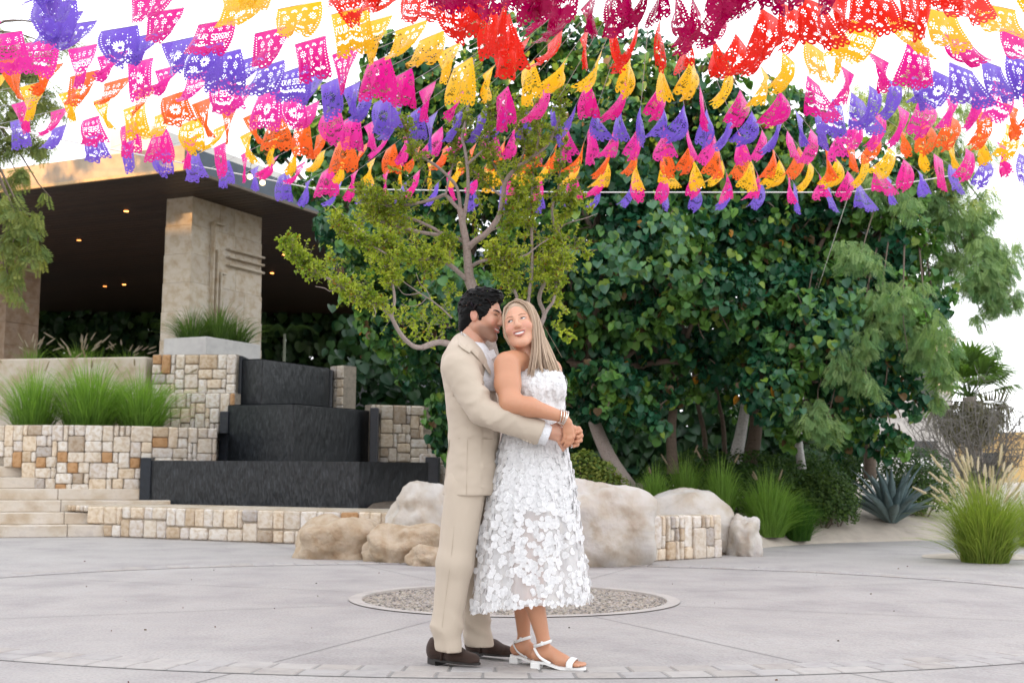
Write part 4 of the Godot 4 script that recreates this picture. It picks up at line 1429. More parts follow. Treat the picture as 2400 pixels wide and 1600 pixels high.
	leafy_mass("shrub", "yellow-green leafy shrub behind the tall cream boulder", "shrub", on_bed(1385, 14.8), [[hb.call(1370, 1120, 14.8), Vector3(0.26, 0.34, 0.25)], [hb.call(1410, 1130, 14.8), Vector3(0.24, 0.28, 0.25)], [hb.call(1445, 1150, 14.8), Vector3(0.18, 0.2, 0.2)]], 2400, Vector2(0.03, 0.055), Color(0.06, 0.13, 0.02), Color(0.26, 0.28, 0.05), sl)
	# agave
	var ag := on_bed(2088, 18.4)
	var t := thing("agave", "large blue-grey agave on the sand mound", "agave", ag)
	var al := [agave_leaf(0.84, 0.075), agave_leaf(0.74, 0.085), agave_leaf(0.9, 0.07)]
	var am := [tex_mat(lin(0.13, 0.19, 0.19), 0.6, T.mottle, 1.5), tex_mat(lin(0.17, 0.23, 0.23), 0.6, T.mottle, 1.5), tex_mat(lin(0.10, 0.155, 0.16), 0.6, T.mottle, 1.5)]
	for k in 42:
		var o := obj("agave_leaf", al[k % 3], am[rng.randi() % 3], t)
		var tilt := deg_to_rad(lerpf(8.0, 66.0, pow(k / 41.0, 0.9)) + rf(-4, 4))
		var a := k * 2.39996
		var nn := Vector3(cos(a), 0, sin(a))
		var dir := (Vector3.UP * cos(tilt) + nn * sin(tilt)).normalized()
		var zz := (Vector3.UP - dir * dir.y).normalized() if tilt > 0.05 else -nn
		if tilt <= 0.35: zz = (-nn - dir * dir.dot(-nn)).normalized()
		o.transform = Transform3D(Basis(dir.cross(zz), dir, zz).scaled_local(Vector3.ONE * rf(0.85, 1.1)), nn * 0.05 + Vector3.UP * 0.04)
	# palm with a dry shrub before it
	var pb := at(2285, 1150, 27) * Vector3(1, 0, 1) + Vector3(0, 0.45, 0)
	var pt := thing("fan_palm", "fan palm with green crown above a skirt of dead fronds at the far right", "palm", pb)
	var crown_y := at(2275, 930, 27).y - pb.y
	var tb := MB.new()
	tb.tube([Vector3(0, -0.2, 0), Vector3(0.03, crown_y * 0.5, 0), Vector3(-0.05, crown_y, 0)], [0.2, 0.17, 0.15], 10)
	obj("trunk", tb, M.bark, pt)
	var frond := func(green: bool) -> MB:
		var b := MB.new()
		b.col = Color(0.10, 0.17, 0.04) if green else Color(0.13, 0.125, 0.09)
		b.tube([Vector3.ZERO, Vector3(0, 0.5, 0.02)], [0.012, 0.008], 4, false)
		for k in 22:
			var a := lerpf(-1.5, 1.5, k / 21.0)
			var d := Vector3(sin(a), cos(a), 0)
			var l := 0.62 * (1.0 - 0.18 * absf(a)) * rf(0.85, 1.1)
			var w := Vector3(d.y, -d.x, 0) * 0.022
			var p := Vector3(0, 0.5, 0.02)
			var m := p + d * l * 0.6 + Vector3(0, 0, 0.03)
			var tip := p + d * l + Vector3(0, 0, -0.16 if green else -0.28)
			b.col = (Color(0.09, 0.16, 0.04) if green else Color(0.13, 0.12, 0.085)) * rf(0.7, 1.4)
			b.tri(p, m + w, m - w); b.tri(m - w, m + w, tip)
		return b
	for k in 52:
		var green := k < 24
		var b: MB = frond.call(green)
		var o := obj("frond", b, M.grass, pt)
		var a := k * 2.4
		var tilt := deg_to_rad(lerpf(5, 85, k / 23.0) if green else lerpf(88, 165, (k - 24) / 27.0))
		var nn := Vector3(cos(a), 0, sin(a))
		var dir := Vector3.UP * cos(tilt) + nn * sin(tilt)
		var zz := (nn - dir * dir.dot(nn)).normalized() * (-1.0 if green else 1.0)
		o.transform = Transform3D(Basis(dir.cross(zz), dir, zz).scaled_local(Vector3.ONE * (1.25 if green else 1.1)), Vector3(-0.05, crown_y - (0.0 if green else 0.1), 0))
	var sb := at(2290, 1150, 22.5)
	var sp := thing("bare_shrub", "bare grey twiggy shrub in front of the fan palm", "shrub", Vector3(sb.x, bed_y(sb.x, sb.z), sb.z))
	var tw := MB.new()
	for k in 34:
		var d := (rdir() * Vector3(1.1, 0.6, 0.7) + Vector3.UP * 0.9).normalized()
		var l := rf(1.3, 2.5)
		var e := d * l * Vector3(0.72, 1.0, 0.6)
		var p := jitter_path(Vector3.ZERO, e, 5, 0.10)
		tw.tube(p, taper(p.size(), 0.022, 0.005), 5)
		for j in 16:
			var q: Vector3 = p[rng.randi_range(3, p.size() - 1)]
			var e2 := q + (rdir() + Vector3.UP * 0.2) * rf(0.15, 0.45)
			var pp := jitter_path(q, e2, 3, 0.05)
			tw.tube(pp, taper(pp.size(), 0.007, 0.003), 4, false)
			for i in 3:
				var q3: Vector3 = pp[rng.randi_range(1, pp.size() - 1)]
				tw.tube([q3, q3 + rdir() * rf(0.08, 0.22)], [0.0035, 0.002], 3, false)
	var twn := obj("twigs", tw, tex_mat(lin(0.19, 0.175, 0.155), 0.95, T.mottle, 2.0), sp)
	twn.set_meta("kind", "stuff")
	var thin := at(2165, 1125, 21.5)
	var sp2 := thing("bare_shrub", "thin bare branching shrub left of the fan palm, before the pale tower", "shrub", Vector3(thin.x, bed_y(thin.x, thin.z), thin.z))
	tw = MB.new()
	for k in 9:
		var d := (rdir() * Vector3(1, 0.4, 0.6) + Vector3.UP * 0.9).normalized()
		var p := jitter_path(Vector3.ZERO, d * rf(0.7, 1.2), 5, 0.09)
		tw.tube(p, taper(p.size(), 0.013, 0.003), 5)
		for j in 9:
			var q: Vector3 = p[rng.randi_range(3, p.size() - 1)]
			var pp := jitter_path(q, q + (rdir() + Vector3.UP * 0.1) * rf(0.15, 0.4), 3, 0.05)
			tw.tube(pp, taper(pp.size(), 0.006, 0.002), 4, false)
	twn = obj("twigs", tw, tex_mat(lin(0.22, 0.19, 0.165), 0.95, T.mottle, 2.0), sp2)
	twn.set_meta("kind", "stuff")
	# the young palm behind the fountain
	var yb := at(665, 850, 26.5)
	var yp := thing("young_palm", "slim young palm with arching fronds behind the top basin", "palm", Vector3(yb.x, 2.72, yb.z))
	var ytop := at(665, 782, 26.5).y - 2.72
	tb = MB.new()
	tb.tube([Vector3.ZERO, Vector3(0, ytop, 0)], [0.035, 0.028], 8)
	obj("trunk", tb, mat(lin(0.2, 0.22, 0.16), 0.8), yp)
	for k in 8:
		var a := TAU * k / 8.0 + 0.3
		var nn := Vector3(cos(a), 0, sin(a) * 0.6)
		var b := MB.new()
		b.col = Color(0.05, 0.10, 0.03)
		var pts := []
		for j in 7:
			var u := j / 6.0
			pts.append(nn * 0.75 * u + Vector3.UP * (0.75 * u - 0.75 * u * u))
		b.tube(pts, taper(7, 0.014, 0.004), 4, false)
		for j in 26:
			var u := 0.25 + 0.75 * j / 25.0
			var q := nn * 0.75 * u + Vector3.UP * (0.75 * u - 0.75 * u * u)
			for s in [-1.0, 1.0]:
				var d: Vector3 = (Vector3(-nn.z, 0, nn.x) * s + nn * 0.7 + Vector3.DOWN * 0.5).normalized() * 0.26 * (1.2 - u)
				var w := nn * 0.012
				b.tri(q - w, q + w, q + d)
		obj("frond", b, M.grass, yp).position = Vector3.UP * ytop

# ---------------------------------------------------------------- the small tree in the paved circle
func build_plaza_tree() -> void:
	var t := thing("plaza_tree", "small many-limbed tree with yellow-green leaves in the gravel circle behind the couple", "tree", TREE)
	var o := t.position
	var D := 9.2
	# limbs: [radius at the start, at the end, depth shift at the start, at the end, points of the photograph]
	var limbs := [
		[0.085, 0.060, 0.0, 0.0, [1190, 1425, 1180, 1200, 1165, 900, 1152, 815, 1125, 730, 1101, 657]],
		[0.060, 0.036, 0.0, 0.03, [1101, 657, 1097, 621, 1092, 568, 1085, 530, 1079, 490]],
		[0.042, 0.016, 0.02, 0.25, [1098, 580, 1112, 566, 1140, 546, 1169, 507, 1179, 461, 1185, 425, 1211, 393, 1254, 364, 1283, 339, 1301, 307]],
		[0.016, 0.006, 0.25, 0.4, [1301, 307, 1312, 270, 1316, 232, 1320, 205]],
		[0.014, 0.006, 0.20, 0.5, [1254, 364, 1262, 320, 1255, 280, 1262, 240]],
		[0.013, 0.006, 0.15, 0.3, [1211, 393, 1230, 350, 1222, 300, 1235, 255]],
		[0.034, 0.018, 0.0, 0.30, [1094, 655, 1075, 638, 1051, 618, 1033, 610, 1000, 606, 969, 605]],
		[0.016, 0.006, 0.30, 0.45, [969, 605, 940, 600, 915, 580, 895, 560]],
		[0.024, 0.012, 0.0, 0.3, [1104, 625, 1120, 615, 1140, 609, 1176, 604, 1211, 604]],
		[0.012, 0.005, 0.3, 0.4, [1211, 604, 1235, 596, 1262, 575, 1285, 560]],
		[0.030, 0.014, 0.0, -0.30, [1092, 570, 1075, 560, 1040, 552, 997, 546, 951, 536, 911, 525, 883, 514, 860, 500]],
		[0.022, 0.009, -0.05, -0.45, [1045, 552, 1025, 540, 1004, 529, 969, 514, 926, 505, 886, 495, 854, 471, 840, 443]],
		[0.020, 0.016, 0.02, 0.0, [1052, 617, 1056, 600, 1050, 580, 1047, 556]],
		[0.026, 0.014, 0.02, -0.25, [1082, 496, 1065, 479, 1044, 457, 1028, 462, 1011, 468, 961, 479, 908, 482, 883, 464, 869, 443]],
		[0.015, 0.006, -0.02, -0.15, [1044, 457, 1051, 425, 1061, 386, 1069, 343, 1074, 314, 1073, 270, 1078, 225]],
		[0.024, 0.010, 0.0, 0.28, [1079, 490, 1072, 443, 1051, 414, 1019, 386, 983, 364, 961, 336, 951, 307, 943, 275]],
		[0.026, 0.012, 0.02, 0.1, [1086, 520, 1097, 440, 1095, 389, 1088, 343, 1083, 321, 1092, 280, 1102, 210, 1110, 140]],
		[0.018, 0.006, 0.05, 0.3, [1095, 385, 1122, 361, 1140, 343, 1147, 311, 1152, 270, 1142, 215]],
		[0.016, 0.007, 0.08, -0.2, [1179, 461, 1154, 443, 1129, 418, 1104, 396, 1085, 380]],
		[0.014, 0.006, 0.1, -0.2, [1180, 430, 1165, 400, 1150, 370, 1143, 345]],
		[0.010, 0.004, 0.05, 0.3, [1168, 508, 1195, 490, 1210, 470, 1222, 440]],
		[0.010, 0.004, 0.05, -0.3, [1140, 546, 1185, 525, 1215, 508, 1226, 482]],
		[0.055, 0.045, 0.02, 0.05, [1192, 1425, 1215, 1150, 1240, 900, 1258, 775]],
		[0.026, 0.013, 0.05, 0.25, [1256, 800, 1232, 745, 1217, 711, 1204, 675, 1186, 632, 1174, 610, 1160, 580]],
		[0.028, 0.010, 0.05, -0.1, [1250, 815, 1236, 745, 1240, 690, 1246, 650, 1247, 586, 1245, 500, 1247, 443, 1250, 380, 1246, 330]],
		[0.030, 0.018, 0.05, -0.20, [1258, 778, 1276, 739, 1266, 710, 1265, 690, 1279, 654, 1283, 621, 1300, 570, 1304, 550]],
		[0.018, 0.007, -0.20, -0.3, [1304, 550, 1294, 489, 1308, 443, 1313, 382, 1316, 330, 1312, 280]],
		[0.026, 0.010, 0.05, 0.15, [1262, 772, 1280, 730, 1297, 705, 1303, 670, 1308, 640, 1325, 600]],
		[0.012, 0.004, -0.2, -0.2, [1303, 552, 1318, 530, 1336, 521, 1372, 511, 1401, 500]],
		[0.010, 0.004, -0.2, 0.0, [1304, 548, 1316, 520, 1340, 480, 1345, 440]],
		[0.050, 0.030, 0.0, 0.35, [1158, 850, 1120, 815, 1090, 803, 1061, 807, 1026, 802, 990, 814]],
		[0.030, 0.016, 0.35, 0.75, [990, 814, 969, 811, 944, 789, 926, 761, 911, 734, 869, 704, 822, 689, 790, 664]],
		[0.016, 0.006, 0.75, 0.95, [790, 664, 758, 646, 719, 621, 690, 596, 676, 564]],
		[0.019, 0.012, 0.55, 0.45, [918, 740, 923, 715, 924, 693, 917, 650, 913, 625, 926, 607]],
		[0.014, 0.005, 0.45, 0.6, [926, 607, 883, 582, 840, 564, 811, 546, 794, 529, 783, 507]],
		[0.012, 0.005, 0.45, 0.3, [924, 610, 895, 585, 858, 550, 835, 530, 815, 512]],
		[0.012, 0.004, 0.1, 0.5, [1058, 745, 1036, 723, 1010, 703, 983, 686, 951, 664, 926, 646]],
		[0.007, 0.003, 0.3, 0.4, [983, 686, 965, 690, 945, 688, 930, 668]],
		[0.007, 0.003, 0.3, 0.2, [1000, 697, 985, 712, 960, 718, 940, 714]],
		[0.006, 0.003, 0.3, 0.6, [1010, 703, 1000, 680, 985, 665, 975, 640]],
		[0.006, 0.003, 0.75, 0.9, [795, 668, 775, 682, 760, 675, 739, 671]],
		[0.006, 0.003, 0.65, 0.7, [865, 702, 875, 715, 880, 735, 875, 742]],
	]
	var sites := []
	var b := MB.new()
	for l in limbs:
		var pts := []
		var q: Array = l[4]
		var n := q.size() / 2
		for k in n:
			var s := float(k) / (n - 1)
			pts.append(at(q[k * 2], q[k * 2 + 1], D - lerpf(l[2], l[3], s)) - o)
		if l[0] > 0.05 and q[1] > 1400:
			pts[0] = Vector3(pts[0].x, -0.05, pts[0].z)
		var path := smooth_path(pts, n * 4)
		var rr := taper(path.size(), l[0] * 0.60, l[1] * 0.68)
		for k in path.size():
			rr[k] *= 1.0 + rf(-0.07, 0.07)
		if l[0] >= 0.055:
			var tb := MB.new()
			tb.tube(path, rr, 14)
			obj("trunk", tb, M.bark, t)
		else:
			var tb := MB.new()
			tb.tube(path, rr, 9)
			obj("limb", tb, M.bark, t)
		if l[1] < 0.02:
			for k in range(int(path.size() * (0.30 if l[1] < 0.008 else 0.55)), path.size()):
				if l[0] > 0.0075 and l[0] != 0.012:
					sites.append([path[k], 0.09 if l[1] > 0.008 else 0.075])
	# extra sprays that fill the crown: photo point, radius, depth shift
	for g in [[705, 612, .13, .9], [745, 630, .13, .85], [790, 612, .10, .8], [770, 660, .08, .8], [815, 678, .12, .7], [850, 668, .08, .7], [682, 572, .05, .95],
		[935, 745, .13, .5], [985, 762, .15, .5], [960, 792, .11, .4], [1010, 740, .12, .3], [1030, 772, .13, .4], [1045, 720, .08, .3],
		[850, 560, .15, .3], [900, 580, .17, .5], [930, 560, .16, .2], [880, 630, .10, .6], [900, 612, .12, .6], [960, 582, .15, .4], [800, 540, .09, .5], [842, 522, .10, .4], [990, 622, .12, .4], [1000, 655, .11, .2], [1030, 600, .10, -.3], [1010, 570, .12, -.4],
		[860, 480, .14, -.4], [900, 468, .13, -.4], [950, 505, .14, -.4], [990, 522, .14, -.2], [890, 430, .11, -.2], [940, 445, .11, .3], [1000, 450, .11, -.3], [930, 400, .09, .2], [960, 350, .09, .2], [1005, 410, .09, .3], [955, 295, .09, .2], [985, 330, .08, .2],
		[1075, 260, .10, -.2], [1108, 200, .09, .1], [1092, 172, .06, .1], [1112, 142, .05, .1], [1150, 262, .10, .3], [1130, 300, .11, .2], [1060, 312, .10, -.2], [1185, 240, .08, .4], [1215, 232, .07, .4], [1242, 252, .09, .4], [1290, 232, .09, .4], [1312, 208, .07, .4], [1335, 272, .08, .3], [1262, 302, .09, .4], [1200, 300, .08, .3],
		[1180, 382, .09, -.2], [1230, 422, .12, .2], [1280, 420, .11, -.2], [1330, 402, .11, -.2], [1342, 470, .12, 0], [1300, 522, .11, -.2], [1382, 490, .09, -.2], [1250, 482, .11, -.1], [1205, 520, .11, -.3], [1150, 602, .11, .3], [1105, 522, .09, -.3], [1125, 542, .11, -.3], [1182, 562, .11, -.2], [1030, 480, .1, -.3], [1130, 470, .1, -.3],
		[1270, 562, .14, .3], [1312, 582, .16, .3], [1350, 572, .12, .2], [1290, 622, .16, .3], [1332, 622, .13, .2], [1260, 642, .12, .3], [1372, 602, .08, .2], [1232, 612, .10, .3], [1300, 682, .10, .2], [1318, 722, .09, .2], [1312, 772, .07, .2], [1332, 792, .05, .2], [1120, 692, .09, -.3], [1062, 682, .09, -.3], [1190, 660, .09, -.3], [1235, 690, .07, .3], [1165, 640, .09, -.4], [1215, 560, .10, -.4]]:
		sites.append([at(g[0], g[1], D + 0.25 - g[3] * 0.8) - o, g[2]])
	var xf := []
	var cs := []
	var tw := MB.new()
	var nz := FastNoiseLite.new()
	nz.seed = 77; nz.frequency = 1.6
	for s in sites:
		var rad: float = s[1]
		var twigs := int((3 + rad * 84) * (0.46 if s[0].y > 3.05 else (0.8 if s[0].y > 2.6 else 1.0)))
		for k in twigs:
			var d := (rdir() + Vector3(0, 0.35, 0)).normalized()
			var a: Vector3 = s[0] + rdir() * rad * 0.45
			var e := a + d * rad * rf(0.5, 1.0)
			tw.tube([a, e], [0.0022, 0.001], 3, false)
			var hue := clampf(0.45 + 0.7 * nz.get_noise_3dv(e * 2.0) + rf(-.3, .3), 0, 1)
			var low := clampf((e.y - 2.6) / 1.2, 0.0, 1.0)
			var n := rng.randi_range(8, 13)
			for j in n:
				var u := rf(0.15, 1.05)
				var p := a.lerp(e, u)
				var side := (rdir() + d * 0.6 + Vector3(0, 0.3, 0)).normalized()
				var nn := (rdir() + Vector3(0, 0.8, 0.3)).normalized()
				xf.append(Transform3D(leaf_basis(nn, -side, rf(0.019, 0.032)), p))
				var c := Color(0.19, 0.32, 0.03).lerp(Color(0.56, 0.66, 0.09), clampf(hue + rf(-.2, .2), 0, 1)).lerp(Color(0.24, 0.31, 0.05), low * 0.55)
				if rng.randf() < 0.03: c = Color(0.28, 0.16, 0.03)
				cs.append(c)
	var twn := obj("twigs", tw, M.bark, t)
	twn.set_meta("kind", "stuff")
	copies("foliage", small_leaf_mesh(), M.fineleaf, xf, cs, t)

# ---------------------------------------------------------------- paper bunting
const HUB := Vector3(0.70, 3.58, -5.92)
const REACH := 7.12

func rim_at(deg: float) -> Vector3:
	var a := deg_to_rad(deg)
	return Vector3(HUB.x + REACH * sin(a), 3.77, HUB.z - REACH * cos(a))

func paper_texture(kind: int) -> ImageTexture:
	var w := 256
	var h := 200
	var im := Image.create(w, h, false, Image.FORMAT_RGBA8)
	im.fill(Color(1, 1, 1, 1))
	var hole := func(cx: float, cy: float, rx: float, ry: float, turn := 0.0) -> void:
		var m := int(maxf(rx, ry)) + 1
		for y in range(int(cy) - m, int(cy) + m + 1):
			for x in range(int(cx) - m, int(cx) + m + 1):
				if x < 0 or y < 0 or x >= w or y >= h: continue
				var v := Vector2(x - cx, y - cy).rotated(-turn)
				if (v.x / rx) ** 2 + (v.y / ry) ** 2 <= 1.0:
					im.set_pixel(x, y, Color(1, 1, 1, 0))
	var flower := func(cx: float, cy: float, r: float, n: int) -> void:
		for k in n:
			var a := TAU * k / n
			hole.call(cx + cos(a) * r * 0.62, cy + sin(a) * r * 0.62, r * 0.25, r * 0.12, a)
		hole.call(cx, cy, r * 0.16, r * 0.16)
	var fan := func(cx: float, cy: float, r: float, up: float) -> void:
		for k in 7:
			var a := up + lerpf(-1.1, 1.1, k / 6.0)
			hole.call(cx + cos(a) * r * 0.65, cy + sin(a) * r * 0.65, r * 0.30, r * 0.075, a)
	# scalloped lower edge and sides
	for y in range(h - 22, h):
		for x in w:
			var u := fmod(x, 25.6) / 12.8 - 1.0
			if y - (h - 22) > 21.0 * sqrt(maxf(0.0, 1.0 - u * u)):
				im.set_pixel(x, y, Color(1, 1, 1, 0))
	for y in h:
		for x in 7:
			var u := fmod(y, 14.0) / 7.0 - 1.0
			if 7 - x > 7.0 * sqrt(maxf(0.0, 1.0 - u * u)):
				im.set_pixel(x, y, Color(1, 1, 1, 0)); im.set_pixel(w - 1 - x, y, Color(1, 1, 1, 0))
	for k in 10:
		hole.call(12.8 + 25.6 * k, h - 17, 5.0, 5.0)
		hole.call(25.6 * k, h - 30, 3, 3)
	for k in 11:
		hole.call(16, 22 + 13.5 * k, 2.3, 2.3); hole.call(w - 16, 22 + 13.5 * k, 2.3, 2.3)
	if kind == 0:
		var glyph := {"F": [31, 16, 16, 30, 16, 16, 16], "O": [14, 17, 17, 17, 17, 17, 14], "U": [17, 17, 17, 17, 17, 17, 14], "R": [30, 17, 17, 30, 20, 18, 17], "S": [15, 16, 16, 14, 1, 1, 30], "E": [31, 16, 16, 30, 16, 16, 31], "A": [14, 17, 17, 31, 17, 17, 17], "N": [17, 25, 21, 19, 17, 17, 17]}
		var x0 := 24
		for ch in "FOUR SEASONS":
			if glyph.has(ch):
				for r in 7:
					for c in 5:
						if int(glyph[ch][r]) >> (4 - c) & 1:
							im.fill_rect(Rect2i(x0 + c * 3, 62 + r * 5, 3, 5), Color(1, 1, 1, 0))
			x0 += 18 if ch != " " else 10
		for k in 4:
			flower.call(52 + 50 * k, 36, 17, 6)
		for k in 5:
			fan.call(44 + 42 * k, 148, 30, -PI / 2)
		for k in 6:
			hole.call(40 + 36 * k, 112, 8, 3.5, 0.5 if k % 2 == 0 else -0.5)
	elif kind == 1:
		for k in 3:
			flower.call(60 + 68 * k, 62, 22, 8)
			flower.call(60 + 68 * k, 124, 17, 6)
		for k in 4:
			fan.call(40 + 58 * k, 36, 20, -PI / 2); flower.call(94 + 34 * k - 34, 94, 10, 5)
			fan.call(44 + 56 * k, 158, 24, -PI / 2)
	else:
		fan.call(128, 104, 46, -PI / 2); fan.call(128, 88, 40, PI / 2)
		flower.call(62, 74, 24, 6); flower.call(194, 74, 24, 6); flower.call(62, 134, 20, 8); flower.call(194, 134, 20, 8)
		for k in 14:
			hole.call(128 + 92 * cos(TAU * k / 14), 94 + 66 * sin(TAU * k / 14), 3.5, 2.2, TAU * k / 14)
		for k in 5:
			fan.call(44 + 42 * k, 162, 20, -PI / 2)
	return ImageTexture.create_from_image(im)

func flag_mesh(sd: int, blow := 1.0) -> ArrayMesh:       # hangs down from the X axis, half a flag each way; bent by the wind
	var r := RandomNumberGenerator.new()
	r.seed = 1000 + sd
	var b := MB.new()
	var w := 0.315
	var h := 0.26
	var twist := r.randf_range(-0.9, 0.9)
	var swing := blow * r.randf_range(-0.35, 0.75)
	var drift := r.randf_range(-0.25, 0.35)
	var pinch := r.randf_range(0.0, 0.5) if sd % 3 != 0 else r.randf_range(0.4, 0.75)
	var wave := r.randf_range(0.015, 0.05)
	var ph := r.randf() * TAU
	var fr := r.randf_range(4.0, 9.0)
	b.grid(12, 10, func(u: float, v: float) -> Vector3:
		var t := v
		var x := (u - 0.5) * w * (1.0 - pinch * t * t)
		var a := twist * t
		var along_ := x * cos(a) + drift * h * t
		var across := x * sin(a) + sin(swing * t) * h * t * 0.8 + wave * t * sin(fr * u * 2.0 + ph + 2.5 * t) + 0.012 * t * sin(17.0 * u + ph * 2.0)
		var down := h * t * cos(swing * t * 0.8) - 0.02 * t * sin(fr * u + ph) - absf(x) * pinch * 0.25 * t
		return Vector3(along_, -down - 0.002, across))
	return b.mesh()

func build_bunting() -> void:
	var tx := [paper_texture(0), paper_texture(1), paper_texture(2)]
	var hues := {"purple": Color(0.23, 0.13, 0.66), "pink": Color(0.88, 0.03, 0.34), "yellow": Color(0.97, 0.58, 0.02), "orange": Color(0.95, 0.17, 0.025), "hot pink": Color(0.88, 0.05, 0.42), "magenta": Color(0.80, 0.012, 0.30), "red": Color(0.88, 0.03, 0.015), "crimson": Color(0.50, 0.0, 0.10)}
	var order := ["purple", "pink", "yellow", "orange", "hot pink", "purple", "magenta", "yellow", "red", "crimson"]
	var mats := {}
	for k in hues:
		var row := []
		for j in 3:
			var m := mat(hues[k].linear_to_srgb(), 0.22, 0.5)
			m.albedo_texture = tx[j]
			m.transparency = BaseMaterial3D.TRANSPARENCY_ALPHA_SCISSOR
			m.alpha_scissor_threshold = 0.5
			m.backlight_enabled = true
			m.backlight = Color(1, 1, 1)
			m.cull_mode = BaseMaterial3D.CULL_DISABLED
			m.normal_enabled = true; m.normal_texture = T.bump; m.normal_scale = 0.55
			row.append(m)
		mats[k] = row
	var flags := []
	for k in 24:
		flags.append(flag_mesh(k, 1.0))
	for k in 24:
		flags.append(flag_mesh(k, -1.0))
	var cord := mat(lin(0.45, 0.43, 0.40), 0.8)
	var side_names := {-90: "far left", -45: "left", 0: "far", 45: "right", 90: "far right"}
	var ordinal := ["first", "second", "third", "fourth", "fifth", "sixth", "seventh", "eighth", "ninth", "tenth", "eleventh", "twelfth", "thirteenth", "fourteenth", "fifteenth", "sixteenth"]
	for s in [0, -45, 45, -90, 90]:
		var c0 := rim_at(s - 22.5)
		var c1 := rim_at(s + 22.5)
		for k in 16:
			var e := c0.lerp(c1, (k + 0.5) / 16.0)
			var d: Vector3 = e - HUB
			var l: float = d.length()
			d /= l
			var spots := []
			var cut := l
			for j in (10 if k % 2 == 0 else 6):
				var r := l - 0.36 - 0.61 * j + rf(-0.04, 0.04)
				var p := HUB + d * r
				p.y -= 0.06 * sin(PI * r / l)
				var q := pix(p)
				if -p.z > 0.8 and q.x > -420 and q.x < 2820 and q.y > -420:
					spots.append([j, p, r])
					cut = minf(cut, r)
			if spots.is_empty(): continue
			var t := thing("paper_garland", "string of cut-paper flags, %s from the left on the canopy's %s side" % [ordinal[k], side_names[s]], "bunting garland", e, "cut-paper garlands strung over the plaza")
			var b := MB.new()
			var path := []
			for j in 9:
				var r := l * j / 8.0
				path.append(HUB + d * r - Vector3.UP * 0.06 * sin(PI * r / l) - e)
			b.tube(path, taper(9, 0.0022, 0.0022), 4, false)
			obj("string", b, cord, t)
			for g in spots:
				# the print reads from the front, and the wind comes from the right
				var x := d if d.x > 0.0 else -d
				var z := x.cross(Vector3.UP).normalized()
				var f := obj("flag", flags[rng.randi() % 24 + (0 if z.dot(Vector3(-0.75, 0, 0.65)) > 0.0 else 24)], mats[order[g[0]]][rng.randi() % 3], t)
				f.transform = Transform3D(Basis(x, z.cross(x), z).scaled_local(Vector3(rf(0.85, 1.08), rf(0.85, 1.08), 1.0)), g[1] - e)
	var ct := thing("canopy_cable", "pale cable running round the bunting canopy with guy lines down to the trees", "cable", rim_at(-22.5))
	var b := MB.new()
	for s in [-90, -45, 0, 45, 90]:
		var a := rim_at(s - 22.5) - ct.position
		var e := rim_at(s + 22.5) - ct.position
		b.tube([a, (a + e) * 0.5 - Vector3.UP * 0.02, e], [0.0065, 0.0065, 0.0065], 6)
	obj("cable", b, M.rope, ct)
	for g in [[rim_at(22.5), at(1918, 676, 16.0)], [rim_at(-22.5), at(838, 535, 16.5)], [rim_at(-67.5), Vector3(-9, 5.0, -11)], [rim_at(67.5), Vector3(12, 5.5, -11.0)]]:
		b = MB.new()
		b.tube([g[0] - ct.position, g[1] - ct.position], [0.004, 0.004], 5)
		obj("guy_line", b, M.rope, ct)
	b = MB.new()
	for s in [-22.5, 22.5]:
		b.ball(rim_at(s) - ct.position, Vector3.ONE * 0.018, Basis.IDENTITY, 6, 8)
	obj("knot", b, M.rope, ct)

